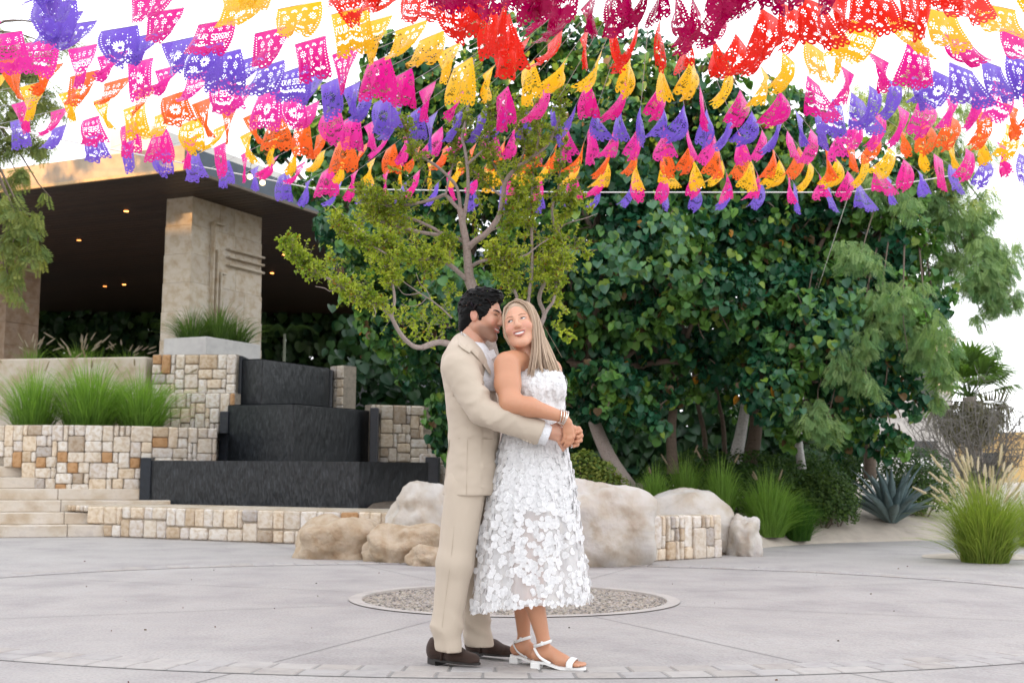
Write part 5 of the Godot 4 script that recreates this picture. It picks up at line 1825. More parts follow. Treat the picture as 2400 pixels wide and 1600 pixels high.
# ---------------------------------------------------------------- people
class Field:                # distances on a grid, joined smoothly and meshed as surface nets
	var o: Vector3
	var h: float
	var nx: int
	var ny: int
	var nz: int
	var d := PackedFloat32Array()

	func _init(lo: Vector3, hi: Vector3, cell: float) -> void:
		o = lo; h = cell
		nx = int((hi.x - lo.x) / h) + 2; ny = int((hi.y - lo.y) / h) + 2; nz = int((hi.z - lo.z) / h) + 2
		d.resize(nx * ny * nz)
		d.fill(0.5)

	func cap(a: Vector3, b: Vector3, ra: float, rb: float, k := 0.02, s := Vector3.ONE) -> void:
		# a tapered capsule in a space stretched by s
		var r := maxf(ra, rb) + k + h * 2.0
		var ext := Vector3(r / s.x, r / s.y, r / s.z)
		var lo := a.min(b) - ext - o
		var hi := a.max(b) + ext - o
		var bx := (b.x - a.x) * s.x
		var by := (b.y - a.y) * s.y
		var bz := (b.z - a.z) * s.z
		var inv := 1.0 / maxf(1e-9, bx * bx + by * by + bz * bz)
		var dr := rb - ra
		for iz in range(maxi(0, int(lo.z / h)), mini(nz, int(hi.z / h) + 2)):
			var pz := (o.z + iz * h - a.z) * s.z
			for iy in range(maxi(0, int(lo.y / h)), mini(ny, int(hi.y / h) + 2)):
				var py := (o.y + iy * h - a.y) * s.y
				var at_ := (iz * ny + iy) * nx
				for ix in range(maxi(0, int(lo.x / h)), mini(nx, int(hi.x / h) + 2)):
					var px := (o.x + ix * h - a.x) * s.x
					var t := clampf((px * bx + py * by + pz * bz) * inv, 0.0, 1.0)
					var ex := px - bx * t
					var ey := py - by * t
					var ez := pz - bz * t
					var v := sqrt(ex * ex + ey * ey + ez * ez) - ra - dr * t
					var c := d[at_ + ix]
					var m := k - absf(c - v)
					if m > 0.0:
						d[at_ + ix] = minf(c, v) - m * m * 0.25 / k
					elif v < c:
						d[at_ + ix] = v

	func ell(c0: Vector3, r: Vector3, k := 0.015, b := Basis.IDENTITY, carve := false) -> void:
		var ext := Vector3.ONE * (maxf(r.x, maxf(r.y, r.z)) + k + h * 2.0)
		var lo := c0 - ext - o
		var hi := c0 + ext - o
		var bt := b.inverse()
		for iz in range(maxi(0, int(lo.z / h)), mini(nz, int(hi.z / h) + 2)):
			for iy in range(maxi(0, int(lo.y / h)), mini(ny, int(hi.y / h) + 2)):
				var at_ := (iz * ny + iy) * nx
				for ix in range(maxi(0, int(lo.x / h)), mini(nx, int(hi.x / h) + 2)):
					var q := bt * (o + Vector3(ix, iy, iz) * h - c0)
					var u := q / r
					var l := u.length()
					var g := (u / r).length()
					var v := l * (l - 1.0) / g if g > 1e-6 else -minf(r.x, minf(r.y, r.z))
					var c := d[at_ + ix]
					if carve:
						v = -v
						var m := k - absf(c - v)
						d[at_ + ix] = maxf(c, v) + (m * m * 0.25 / k if m > 0.0 else 0.0)
					else:
						var m := k - absf(c - v)
						if m > 0.0:
							d[at_ + ix] = minf(c, v) - m * m * 0.25 / k
						elif v < c:
							d[at_ + ix] = v

	func cut(p: Vector3, n: Vector3, radius := 9.0) -> void:      # takes away what lies beyond a plane, near p
		for iz in nz:
			for iy in ny:
				var at_ := (iz * ny + iy) * nx
				for ix in nx:
					var q := o + Vector3(ix, iy, iz) * h - p
					if q.length_squared() < radius * radius:
						var v := q.dot(n)
						if v > d[at_ + ix]: d[at_ + ix] = v

	func warp(f: Callable) -> void:        # adds f(p) to the distance near the surface
		for iz in nz:
			for iy in ny:
				var at_ := (iz * ny + iy) * nx
				for ix in nx:
					if absf(d[at_ + ix]) < h * 3.0:
						d[at_ + ix] += f.call(o + Vector3(ix, iy, iz) * h)

	func value(p: Vector3) -> float:
		var q := (p - o) / h
		var x := clampi(int(q.x), 0, nx - 2)
		var y := clampi(int(q.y), 0, ny - 2)
		var z := clampi(int(q.z), 0, nz - 2)
		var f := Vector3(clampf(q.x - x, 0, 1), clampf(q.y - y, 0, 1), clampf(q.z - z, 0, 1))
		var i := (z * ny + y) * nx + x
		var s := nx * ny
		var a := lerpf(lerpf(d[i], d[i + 1], f.x), lerpf(d[i + nx], d[i + nx + 1], f.x), f.y)
		var b := lerpf(lerpf(d[i + s], d[i + s + 1], f.x), lerpf(d[i + s + nx], d[i + s + nx + 1], f.x), f.y)
		return lerpf(a, b, f.z)

	func net(b: MB, tint: Callable, xf := Transform3D.IDENTITY) -> void:
		var ids := {}
		var first := b.v.size()
		var sx := 1
		var sy := nx
		var sz := nx * ny
		var off := [0, sx, sy, sx + sy, sz, sx + sz, sy + sz, sx + sy + sz]
		var pts := PackedVector3Array()
		for iz in nz - 1:
			for iy in ny - 1:
				var row := (iz * ny + iy) * nx
				for ix in nx - 1:
					var i := row + ix
					var e := d[i]
					if absf(e) > h * 2.0: continue
					var n := int(e < 0.0) + int(d[i + sx] < 0.0) + int(d[i + sy] < 0.0) + int(d[i + sx + sy] < 0.0) + int(d[i + sz] < 0.0) + int(d[i + sx + sz] < 0.0) + int(d[i + sy + sz] < 0.0) + int(d[i + sx + sy + sz] < 0.0)
					if n == 0 or n == 8: continue
					var s := Vector3.ZERO
					var c := 0
					for k in 8:
						for ax in 3:
							var bit := 1 << ax
							if k & bit: continue
							var u: float = d[i + off[k]]
							var w: float = d[i + off[k | bit]]
							if (u < 0.0) != (w < 0.0):
								var p := Vector3(k & 1, (k >> 1) & 1, (k >> 2) & 1)
								p[ax] += u / (u - w)
								s += p
								c += 1
					ids[i] = b.v.size()
					var q := o + (Vector3(ix, iy, iz) + s / c) * h
					pts.append(q)
					b.v.append(q); b.n.append(Vector3.UP); b.c.append(Color.WHITE); b.uv.append(Vector2(q.x, q.y))
		for i in ids:
			var e := d[i]
			for ax in 3:
				var st: int = [sx, sy, sz][ax]
				var s1: int = [sy, sz, sx][ax]
				var s2: int = [sz, sx, sy][ax]
				var w := d[i + st]
				if (e < 0.0) == (w < 0.0): continue
				if not (ids.has(i - s1) and ids.has(i - s2) and ids.has(i - s1 - s2)): continue
				var p: int = ids[i]
				var q: int = ids[i - s1]
				var r: int = ids[i - s1 - s2]
				var t: int = ids[i - s2]
				if e < 0.0:
					b.face(p, q, r); b.face(p, r, t)
				else:
					b.face(p, r, q); b.face(p, t, r)
		b.smooth(first)
		for k in pts.size():
			b.c[first + k] = tint.call(pts[k])
			if xf != Transform3D.IDENTITY:
				b.v[first + k] = xf * b.v[first + k]
				b.n[first + k] = (xf.basis * b.n[first + k]).normalized()

const PD := 6.02            # how far off the couple stands

func m_(px: float, py: float, dz := 0.0) -> Vector3:
	return at(px, py, PD - dz)

func on_surface(fields: Array, px: float, py: float, lift := 0.003) -> Vector3:     # where the sight line first meets a body, a little proud of it
	var a := m_(px, py, 0.5)
	var b := m_(px, py, -0.5)
	for k in 500:
		var p := a.lerp(b, k / 500.0)
		for f in fields:
			if f.value(p) < 0.0:
				return p + (a - b).normalized() * lift
	return m_(px, py, 0.1)

func around(pts: Array, pad: float) -> Array:
	var lo: Vector3 = pts[0]
	var hi: Vector3 = pts[0]
	for p in pts:
		lo = lo.min(p); hi = hi.max(p)
	return [lo - Vector3.ONE * pad, hi + Vector3.ONE * pad]

# a head in its own axes: +Z forward, +Y up, metres; man or woman
func head_field(man: bool) -> Field:
	var f := Field.new(Vector3(-0.105, -0.17, -0.13), Vector3(0.105, 0.14, 0.145), 0.004)
	f.ell(Vector3(0, 0.022, -0.012), Vector3(0.074, 0.094, 0.094))
	f.ell(Vector3(0, -0.025, 0.030), Vector3(0.062, 0.082, 0.060), 0.03)
	var jw := 0.052 if man else 0.046
	for s in [-1.0, 1.0]:
		f.cap(Vector3(s * jw, -0.060, 0.002), Vector3(s * 0.016, -0.103, 0.062), 0.020 if man else 0.018, 0.016, 0.03)
		f.ell(Vector3(s * 0.038, -0.030, 0.066), Vector3(0.025, 0.021, 0.020), 0.018)
		f.ell(Vector3(s * 0.031, 0.008, 0.099), Vector3(0.017, 0.011, 0.017), 0.014, Basis.IDENTITY, true)
		f.cap(Vector3(s * 0.012, 0.020, 0.084), Vector3(s * 0.045, 0.020, 0.066), 0.007, 0.006, 0.012)
		f.ell(Vector3(s * 0.010, -0.034, 0.098), Vector3(0.009, 0.008, 0.009), 0.006)
		# ears
		f.ell(Vector3(s * 0.077, -0.008, -0.012), Vector3(0.010, 0.031, 0.019), 0.004, Basis(Vector3.RIGHT, -0.2))
		f.ell(Vector3(s * 0.088, -0.004, -0.006), Vector3(0.007, 0.018, 0.009), 0.004, Basis.IDENTITY, true)
	f.ell(Vector3(0, -0.104, 0.070), Vector3(0.020, 0.015, 0.014), 0.02)
	f.cap(Vector3(0, 0.012, 0.086), Vector3(0, -0.030, 0.112 if man else 0.106), 0.008, 0.0105, 0.012)
	# the mouth, open in a smile
	for k in 8:
		var a := lerpf(-1.0, 1.0, k / 8.0)
		var e := lerpf(-1.0, 1.0, (k + 1) / 8.0)
		f.cap(Vector3(0.028 * a, -0.0600 + 0.0075 * a * a, 0.0935 - 0.017 * a * a), Vector3(0.028 * e, -0.0600 + 0.0075 * e * e, 0.0935 - 0.017 * e * e), 0.0036, 0.0036, 0.006)
		f.cap(Vector3(0.026 * a, -0.0735 + 0.018 * a * a, 0.0905 - 0.015 * a * a), Vector3(0.026 * e, -0.0735 + 0.018 * e * e, 0.0905 - 0.015 * e * e), 0.0042, 0.0042, 0.006)
	for k in 6:
		var a := lerpf(-0.8, 0.8, k / 5.0)
		f.ell(Vector3(0.0245 * a, -0.0655 + 0.0095 * a * a, 0.0965 - 0.015 * a * a), Vector3(0.0065, 0.0052 * (1.0 - 0.45 * a * a), 0.012), 0.002, Basis.IDENTITY, true)
	f.cap(Vector3(0, -0.05, -0.025), Vector3(0, -0.17, -0.035), 0.055 if man else 0.046, 0.056 if man else 0.047, 0.03)
	return f

func head_tint(man: bool, skin: Color) -> Callable:
	return func(p: Vector3) -> Color:
		var c := skin
		var bow := 0.0095 * (p.x / 0.026) ** 2
		var mouth := Vector2(p.x / 0.031, (p.y + 0.0665 - bow) / 0.0125)
		if p.z > 0.055 and mouth.length() < 1.0:
			c = c.lerp(Color(0.46, 0.15, 0.13), 0.75)
		if p.z < 0.0905 - 0.016 * (p.x / 0.026) ** 2 and p.z > 0.055 and Vector2(p.x / 0.026, (p.y + 0.0655 - bow) / 0.006).length() < 1.0:
			c = Color(0.12, 0.03, 0.03)
		if p.z > 0.05 and Vector2((absf(p.x) - 0.031) / 0.017, (p.y - 0.004) / 0.009).length() < 1.0 and not man:
			c = c.lerp(Color(0.38, 0.17, 0.11), 0.35)
		if Vector2((absf(p.x) - 0.040) / 0.022, (p.y + 0.030) / 0.020).length() < 1.0 and p.z > 0.04:
			c = c.lerp(Color(0.56, 0.20, 0.15), 0.30)
		if man:
			var beard := clampf((-0.040 - p.y) / 0.02, 0.0, 1.0) * clampf((p.y + 0.135) / 0.02, 0.0, 1.0) * clampf((p.z + 0.005) / 0.03, 0.0, 1.0)
			if mouth.length() >= 1.0:
				c = c.lerp(Color(0.10, 0.065, 0.05), beard * 0.55)
			if absf(p.x) > 0.07 and p.z > -0.04 and p.y < 0.03 and p.y > -0.045 and absf(p.x) > 0.079:
				c = c.lerp(Color(0.60, 0.24, 0.18), 0.4)
		return c

func face_point(f: Field, x: float, y: float, lift: float) -> Vector3:      # on the face, lift metres proud of it
	var z := 0.135
	while z > 0.03 and f.value(Vector3(x, y, z)) > 0.0:
		z -= 0.0008
	return Vector3(x, y, z + lift)

func eyes_and_teeth(t: Node3D, xf: Transform3D, f: Field, gaze: Vector2, closed: bool, brow: Color, browr: float) -> void:
	for s in [-1.0, 1.0]:
		var cx: float = s * 0.0305
		var cy := 0.005
		var hw := 0.0125
		var hh := 0.0046
		var b := MB.new()
		if not closed:
			b.col = Color(0.74, 0.71, 0.69)
			b.grid(12, 5, func(u: float, v: float) -> Vector3:
				var x := lerpf(-1, 1, u)
				var y := lerpf(-0.75, 1.0, v) * (1.0 - x * x) * hh
				return face_point(f, cx + x * hw, cy + y + 0.0015 * x * s, 0.0012))
			b.col = Color(0.035, 0.026, 0.02)
			var g := Vector2(gaze.x * 0.0062, gaze.y * 0.0020)
			b.grid(12, 4, func(u: float, v: float) -> Vector3:
				var a := TAU * u
				var o := Vector2(cos(a), sin(a)) * v * 0.0044 + g
				o.y = clampf(o.y, -0.75 * hh, hh * 0.98)
				return face_point(f, cx + o.x, cy + o.y, 0.0021))
			obj("eye", b, vmat(0.2, 0.5), t).transform = xf
		b = MB.new()
		b.col = Color(0.03, 0.02, 0.016)
		var pts := []
		for k in 9:
			var u := lerpf(-1.08, 1.08, k / 8.0)
			pts.append(face_point(f, cx + u * hw, cy + (hh if not closed else 0.002) * (1.0 - u * u) + 0.0015 * u * s, 0.0020))
		b.tube(pts, [0.0006, 0.0011, 0.0014, 0.0015, 0.0015, 0.0015, 0.0014, 0.0011, 0.0006], 5)
		obj("eyelashes", b, vmat(0.7), t).transform = xf
		b = MB.new()
		b.col = brow
		pts = []
		for k in 8:
			var u := k / 7.0
			pts.append(face_point(f, s * lerpf(0.013, 0.049, u), 0.0205 + 0.0065 * sin(u * 2.6), 0.0006))
		b.tube(pts, [browr * 0.8, browr * 1.2, browr * 1.4, browr * 1.3, browr * 1.2, browr, browr * 0.7, browr * 0.3], 6)
		obj("eyebrow", b, vmat(0.9), t).transform = xf
	var b := MB.new()
	b.col = Color(0.80, 0.78, 0.75)
	b.grid(18, 4, func(u: float, v: float) -> Vector3:
		var x := lerpf(-1, 1, u)
		var y := lerpf(-0.0058, 0.0030, v) * (1.0 - 0.55 * x * x)
		return Vector3(x * 0.0245, -0.0645 + y + 0.0085 * x * x, 0.0905 - 0.0150 * x * x))
	obj("teeth", b, vmat(0.25), t).transform = xf

func strands(b: MB, guide: Array, n: int, spread: float, r: float, c0: Color, c1: Color) -> void:
	# locks of hair that follow a guide curve
	for k in n:
		var o := rdir() * spread * sqrt(rng.randf())
		var o2 := rdir() * spread * 1.1
		var pts := []
		var m := guide.size()
		for j in m:
			var u := float(j) / (m - 1)
			pts.append(guide[j] + o.lerp(o2, u) * lerpf(0.55, 1.0, u))
		pts = smooth_path(pts, 12)
		b.col = c0.lerp(c1, rng.randf())
		var rr := []
		for j in 13:
			rr.append(r * rf(0.9, 1.1) * (1.0 if j < 10 else 1.0 - (j - 9) * 0.23))
		b.tube(pts, rr, 5)

func shoe_sole(l: float, w: float, y0: float, y1: float, x0 := 0.0, x1 := 1.0) -> MB:
	var b := MB.new()
	var out := []
	var n := 40
	for k in n:
		var a := TAU * k / n
		var x := 0.5 + 0.5 * cos(a)
		var side := sin(a)
		var wid := w * (0.78 + 0.30 * sin(clampf(x * 1.25 - 0.1, 0, 1) * PI * 0.9) - 0.10 * (1.0 - x)) * pow(absf(side), 0.75) * signf(side)
		out.append(Vector3(clampf(x, x0, x1) * l, 0, wid))
	for k in n:
		var p: Vector3 = out[k]
		var q: Vector3 = out[(k + 1) % n]
		if p.is_equal_approx(q): continue
		b.quad(q + Vector3.UP * y0, p + Vector3.UP * y0, p + Vector3.UP * y1, q + Vector3.UP * y1)
		var c := Vector3((x0 + x1) * 0.5 * l, y1, 0)
		b.tri(c, q + Vector3.UP * y1, p + Vector3.UP * y1)
	return b

func foot_frame(heel: Vector3, toe: Vector3) -> Transform3D:
	var x := ((toe - heel) * Vector3(1, 0, 1)).normalized()
	return Transform3D(Basis(x, Vector3.UP, x.cross(Vector3.UP)), heel * Vector3(1, 0, 1) + Vector3.UP * 0.008)

func build_man() -> void:
	var t := thing("person", "man in beige suit and open white shirt embracing the woman from behind", "person", Vector3.ZERO)
	var skin := Color(0.52, 0.27, 0.18)
	var nz := FastNoiseLite.new()
	nz.seed = 91; nz.frequency = 7.0; nz.fractal_octaves = 2
	# head and neck
	var fw := Vector3(0.92, -0.12, 0.36).normalized()
	var up := (Vector3(-0.05, 1, 0.0) - fw * Vector3(-0.05, 1, 0.0).dot(fw)).normalized()
	var hx := Transform3D(Basis(up.cross(fw), up, fw), m_(1131, 739, 0.0))
	var body := MB.new()
	var hf := head_field(true)
	hf.net(body, head_tint(true, skin), hx)
	var bb := around([m_(1075, 770, -.1), m_(1150, 860, .1)], 0.04)
	var f := Field.new(bb[0], bb[1], 0.008)
	f.cap(hx * Vector3(0, -0.06, -0.03), m_(1098, 828, 0.0), 0.056, 0.068)
	f.cap(m_(1098, 828, 0.0), m_(1104, 1000, 0.0), 0.068, 0.07, 0.03)
	f.net(body, func(_p: Vector3) -> Color: return skin)
	# the arm inside its sleeve
	bb = around([m_(1080, 860, .12), m_(1292, 1016, .27)], 0.06)
	f = Field.new(bb[0], bb[1], 0.012)
	f.cap(m_(1098, 862, 0.0), m_(1078, 862, 0.185), 0.05, 0.05, 0.02)
	f.cap(m_(1078, 862, 0.185), m_(1128, 962, 0.25), 0.05, 0.042, 0.02)
	f.cap(m_(1128, 962, 0.25), m_(1290, 1014, 0.24), 0.040, 0.026, 0.02)
	f.net(body, func(_p: Vector3) -> Color: return skin)
	# the right hand, laid over the woman's waist
	bb = around([m_(1270, 980, .17), m_(1345, 1065, .3)], 0.02)
	f = Field.new(bb[0], bb[1], 0.004)
	var z := 0.245
	f.cap(m_(1272, 1014, z - 0.01), m_(1292, 1012, z), 0.030, 0.026, 0.01)
	f.cap(m_(1290, 1004, z), m_(1311, 1006, z), 0.019, 0.015, 0.012)
	f.cap(m_(1291, 1013, z + .004), m_(1312, 1017, z + .004), 0.019, 0.015, 0.012)
	f.cap(m_(1290, 1021, z), m_(1309, 1029, z), 0.017, 0.013, 0.012)
	for g in [[[1312, 1005, z], [1325, 1011, z - .01], [1334, 1022, z - .022], [1336, 1032, z - .03]], [[1313, 1013, z + .003], [1325, 1022, z - .004], [1331, 1033, z - .018], [1331, 1042, z - .03]], [[1312, 1021, z + .002], [1322, 1032, z - .002], [1326, 1043, z - .014], [1324, 1050, z - .026]], [[1307, 1029, z], [1313, 1039, z], [1318, 1048, z - .006], [1320, 1055, z - .014]], [[1296, 999, z - .01], [1308, 993, z - .02], [1322, 996, z - .03], [1330, 1000, z - .03]]]:
		for k in 3:
			f.cap(m_(g[k][0], g[k][1], g[k][2]), m_(g[k + 1][0], g[k + 1][1], g[k + 1][2]), 0.0105 - k * 0.0011, 0.0096 - k * 0.0011, 0.006)
	f.net(body, func(_p: Vector3) -> Color: return skin * 0.96)
	var sm := vmat(0.5, 0.5)
	sm.subsurf_scatter_enabled = true; sm.subsurf_scatter_strength = 0.12
	obj("body", body, sm, t)
	eyes_and_teeth(t, hx, hf, Vector2.ZERO, true, Color(0.02, 0.014, 0.012), 0.0030)
	# hair: a thick wavy cap
	f = Field.new(Vector3(-0.115, -0.12, -0.15), Vector3(0.115, 0.165, 0.13), 0.004)
	f.ell(Vector3(0, 0.030, -0.020), Vector3(0.088, 0.108, 0.108), 0.02)
	f.ell(Vector3(0, 0.098, 0.045), Vector3(0.056, 0.036, 0.050), 0.03)
	f.ell(Vector3(0, -0.055, -0.072), Vector3(0.062, 0.060, 0.042), 0.03)
	f.ell(Vector3(0, -0.03, 0.116), Vector3(0.10, 0.120, 0.088), 0.010, Basis(Vector3.RIGHT, 0.10), true)
	f.ell(Vector3(0, -0.115, 0.04), Vector3(0.13, 0.085, 0.078), 0.012, Basis.IDENTITY, true)
	for s in [-1.0, 1.0]:
		f.ell(Vector3(s * 0.090, -0.018, -0.008), Vector3(0.032, 0.036, 0.024), 0.008, Basis.IDENTITY, true)
		f.cap(Vector3(s * 0.076, 0.02, 0.016), Vector3(s * 0.074, -0.022, 0.020), 0.008, 0.005, 0.008)
	var curl := FastNoiseLite.new()
	curl.seed = 17; curl.frequency = 26.0; curl.fractal_octaves = 2
	f.warp(func(p: Vector3) -> float: return 0.0085 * curl.get_noise_3d(p.x * 0.8, p.y * 1.1, p.z * 0.8 + 0.2 * sin(p.y * 60.0)) * clampf((p.y + 0.06) / 0.1, 0.25, 1.0))
	var hair := MB.new()
	f.net(hair, func(_p: Vector3) -> Color: return Color(0.006, 0.005, 0.0055))
	# loose waves on top
	for k in 60:
		var d := rdir()
		if d.y < 0.0: d.y = -d.y
		var p := Vector3(0, 0.030, -0.015) + d * Vector3(0.084, 0.104, 0.104)
		if p.z > 0.045 and p.y < 0.098: continue
		var side := d.cross(rdir()).normalized()
		var q := p + side * 0.016 + d * 0.006
		var r := p + side * 0.034 - d * 0.003 + Vector3.DOWN * 0.006
		hair.col = Color(0.007, 0.0055, 0.006) * rf(0.6, 2.0)
		hair.tube(smooth_path([p - d * 0.004, q, r], 6), [0.004, 0.006, 0.0065, 0.006, 0.005, 0.004, 0.002], 5)
	var hm := vmat(0.5, 0.24)
	obj("hair", hair, hm, t).transform = hx
	# shirt
	var white := tex_mat(lin(0.74, 0.74, 0.76), 0.8, T.grain, 2.0, T.weave, 0.15)
	bb = around([m_(1070, 765, -.14), m_(1170, 900, .16)], 0.03)
	f = Field.new(bb[0], bb[1], 0.006)
	f.cap(m_(1094, 800, 0.0), m_(1100, 835, 0.0), 0.070, 0.085, 0.02)
	f.cap(m_(1118, 835, 0.02), m_(1130, 900, 0.03), 0.065, 0.085, 0.03, Vector3(1, 1, 0.8))
	f.cut(m_(1108, 800, 0.0), (m_(1083, 774, 0) - m_(1100, 830, 0)).normalized() * 0.6 + Vector3(0.35, 0.6, 0.1), 0.2)
	var shirt := MB.new()
	f.net(shirt, func(_p: Vector3) -> Color: return Color.WHITE)
	# collar leaf
	var shirt_f := f
	shirt.grid(8, 4, func(u: float, v: float) -> Vector3:
		var a := Vector2(1080, 776).lerp(Vector2(1136, 822), u)
		var b := Vector2(1082, 790).lerp(Vector2(1142, 846 if u > 0.9 else 838), u)
		var p := a.lerp(b, v)
		return m_(p.x, p.y, lerpf(0.075, 0.098, v) - 0.02 * u))
	shirt.grid(6, 4, func(u: float, v: float) -> Vector3:
		var a := Vector2(1140, 824).lerp(Vector2(1157, 818), u)
		var b := Vector2(1143, 848).lerp(Vector2(1164, 834), u)
		var p := a.lerp(b, v)
		return m_(p.x, p.y, 0.075 - 0.03 * u))
	obj("shirt", shirt, white, t)
	var cuff := MB.new()
	bb = around([m_(1255, 985, .15), m_(1292, 1055, .33)], 0.02)
	f = Field.new(bb[0], bb[1], 0.005)
	f.cap(m_(1255, 1009, 0.236), m_(1296, 1024, 0.236), 0.053, 0.050, 0.01)
	var ad := (m_(1268, 1014, 0.236) - m_(1130, 962, 0.25)).normalized()
	f.cut(m_(1287, 1020, 0.236), ad)
	f.net(cuff, func(_p: Vector3) -> Color: return Color.WHITE)
	obj("shirt_cuff", cuff, white, t)
	# jacket
	var suit := tex_mat(lin(0.52, 0.435, 0.345), 0.85, T.suit, 5.0, T.weave, 0.2)
	suit.rim_enabled = true; suit.rim = 0.3
	bb = around([m_(1015, 785, -.33), m_(1290, 1175, .37)], 0.03)
	f = Field.new(bb[0], bb[1], 0.0075)
	var zs := Vector3(1, 1, 0.72)
	f.cap(m_(1094, 866, 0.0), m_(1107, 955, 0.0), 0.126, 0.116, 0.04, zs)
	f.cap(m_(1107, 955, 0.0), m_(1112, 1010, 0.0), 0.116, 0.113, 0.04, zs)
	f.cap(m_(1111, 1010, 0.0), m_(1101, 1185, 0.0), 0.116, 0.134, 0.04, zs)
	f.cap(m_(1084, 846, 0.15), m_(1084, 846, -0.15), 0.082, 0.082, 0.05)
	for s in [-1.0, 1.0]:
		f.cap(m_(1084, 805, 0.03 * s), m_(1082, 836, 0.14 * s), 0.052, 0.070, 0.04)
	f.cap(m_(1076, 862, 0.185), m_(1126, 962, 0.25), 0.084, 0.067, 0.012)
	f.cap(m_(1126, 962, 0.25), m_(1285, 1020, 0.236), 0.067, 0.058, 0.006)
	f.cap(m_(1090, 862, -0.185), m_(1150, 958, -0.22), 0.08, 0.066, 0.03)
	f.cap(m_(1150, 958, -0.22), m_(1270, 1010, -0.12), 0.064, 0.055, 0.02)
	f.cut(m_(1269, 1014.5, 0.236), ad, 0.13)
	f.cut(m_(1269, 1010, -0.12), Vector3.RIGHT, 0.1)
	f.cut(m_(1100, 1161, 0.0), Vector3(-0.02, -1, 0).normalized())
	# the open front: a wedge at the neck
	f.cut(m_(1128, 815, 0.0), Vector3(0.66, 0.75, 0.0).normalized(), 0.115)
	var elbow := m_(1130, 965, 0.25)
	f.warp(func(p: Vector3) -> float:
		var near := exp(-(p - elbow).length_squared() / 0.02)
		var w := 0.0035 * nz.get_noise_3d(p.x * 1.2, p.y * 2.0, p.z)
		var s := (p - m_(1076, 862, 0.185)).dot(Vector3(0.5, -0.85, 0.1))
		w += 0.011 * near * (pow(absf(sin(s * 34.0 + 3.0 * nz.get_noise_3dv(p * 0.5))), 0.7) - 0.6)
		if p.z > elbow.z - 0.20 and p.x > elbow.x:
			w += 0.010 * (pow(absf(sin((p.x * 0.75 + p.y * 1.0) * 25.0 + 3.0 * nz.get_noise_3dv(p * 0.4))), 0.7) - 0.6) * exp(-(p.x - elbow.x) * 5.0)
		return w)
	var jk := MB.new()
	f.net(jk, func(_p: Vector3) -> Color: return Color.WHITE)
	var jack := obj("jacket", jk, suit, t)
	var jf := f
	# lapel and collar
	var lap := MB.new()
	var outer := [[1071, 788], [1074, 808], [1086, 818], [1101, 827], [1104, 822], [1119, 838], [1133, 856], [1149, 880]]
	var inner := [[1083, 778], [1090, 788], [1099, 797], [1108, 806], [1113, 810], [1124, 822], [1137, 841], [1151, 870]]
	var side := func(lift: float) -> Array:
		var rows := []
		for k in outer.size():
			var row := []
			for j in 5:
				var p := Vector2(outer[k][0], outer[k][1]).lerp(Vector2(inner[k][0], inner[k][1]), j / 4.0)
				row.append(on_surface([jf, shirt_f], p.x, p.y, lift + 0.004 * sin(PI * j / 4.0)))
			rows.append(row)
		return rows
	var rows: Array = side.call(0.014)
	for k in rows.size() - 1:
		for j in 4:
			lap.quad(rows[k][j], rows[k + 1][j], rows[k + 1][j + 1], rows[k][j + 1])
	var base: Array = side.call(-0.004)
	for k in rows.size() - 1:
		lap.quad(base[k][0], base[k + 1][0], rows[k + 1][0], rows[k][0])
		lap.quad(rows[k][4], rows[k + 1][4], base[k + 1][4], base[k][4])
	lap.smooth()
	obj("lapel", lap, suit, jack)
	# seams, pocket, vent, buttons
	var seam_m := mat(lin(0.42, 0.345, 0.27), 0.95)
	for g in [["pocket", [[1074, 1027], [1100, 1027], [1130, 1028], [1154, 1029]], 0.0022], ["vent", [[1054, 1030], [1049, 1070], [1045, 1115], [1044, 1160]], 0.003], ["seam", [[1096, 1000], [1095, 1060], [1094, 1110], [1093, 1160]], 0.0011], ["seam", [[1063, 900], [1062, 930], [1066, 970]], 0.0011], ["pocket_edge", [[1074, 1024], [1100, 1024], [1130, 1025], [1154, 1026]], 0.0013]]:
		var b := MB.new()
		var pts := []
		for p in g[1]:
			pts.append(on_surface([jf], p[0], p[1], 0.0006))
		pts = smooth_path(pts, 16)
		b.tube(pts, taper(17, g[2], g[2]), 5)
		obj(g[0], b, suit if g[0] == "pocket_edge" else seam_m, jack)
	for k in 4:
		var p := on_surface([jf], 1228 + k * 7.5, 1030 + k * 3.2, 0.001)
		var b := MB.new()
		b.ball(p, Vector3(0.0052, 0.0052, 0.003), Basis.IDENTITY, 6, 10)
		obj("button", b, mat(lin(0.55, 0.47, 0.37), 0.35), jack)
	# trousers
	bb = around([m_(1005, 1120, -.25), m_(1185, 1535, .24)], 0.04)
	f = Field.new(bb[0], bb[1], 0.009)
	f.cap(m_(1094, 1125, 0.06), m_(1094, 1125, -0.06), 0.098, 0.095, 0.04)
	f.cap(m_(1091, 1150, 0.075), m_(1066, 1320, 0.10), 0.097, 0.084, 0.03)
	f.cap(m_(1066, 1320, 0.10), m_(1047, 1465, 0.10), 0.084, 0.071, 0.03)
	f.cap(m_(1047, 1465, 0.10), m_(1053, 1560, 0.11), 0.070, 0.058, 0.03)
	f.cap(m_(1100, 1150, -0.085), m_(1100, 1330, -0.10), 0.098, 0.080, 0.02)
	f.cap(m_(1100, 1330, -0.10), m_(1116, 1450, -0.11), 0.076, 0.064, 0.02)
	f.cap(m_(1116, 1450, -0.11), m_(1128, 1560, -0.11), 0.066, 0.078, 0.02)
	f.cut(m_(1051, 1526, 0.1), (Vector3.DOWN + Vector3(-0.09, 0, 0)).normalized(), 0.16)
	f.cut(m_(1124, 1513, -0.11), (Vector3.DOWN + Vector3(-0.05, 0, 0)).normalized(), 0.145)
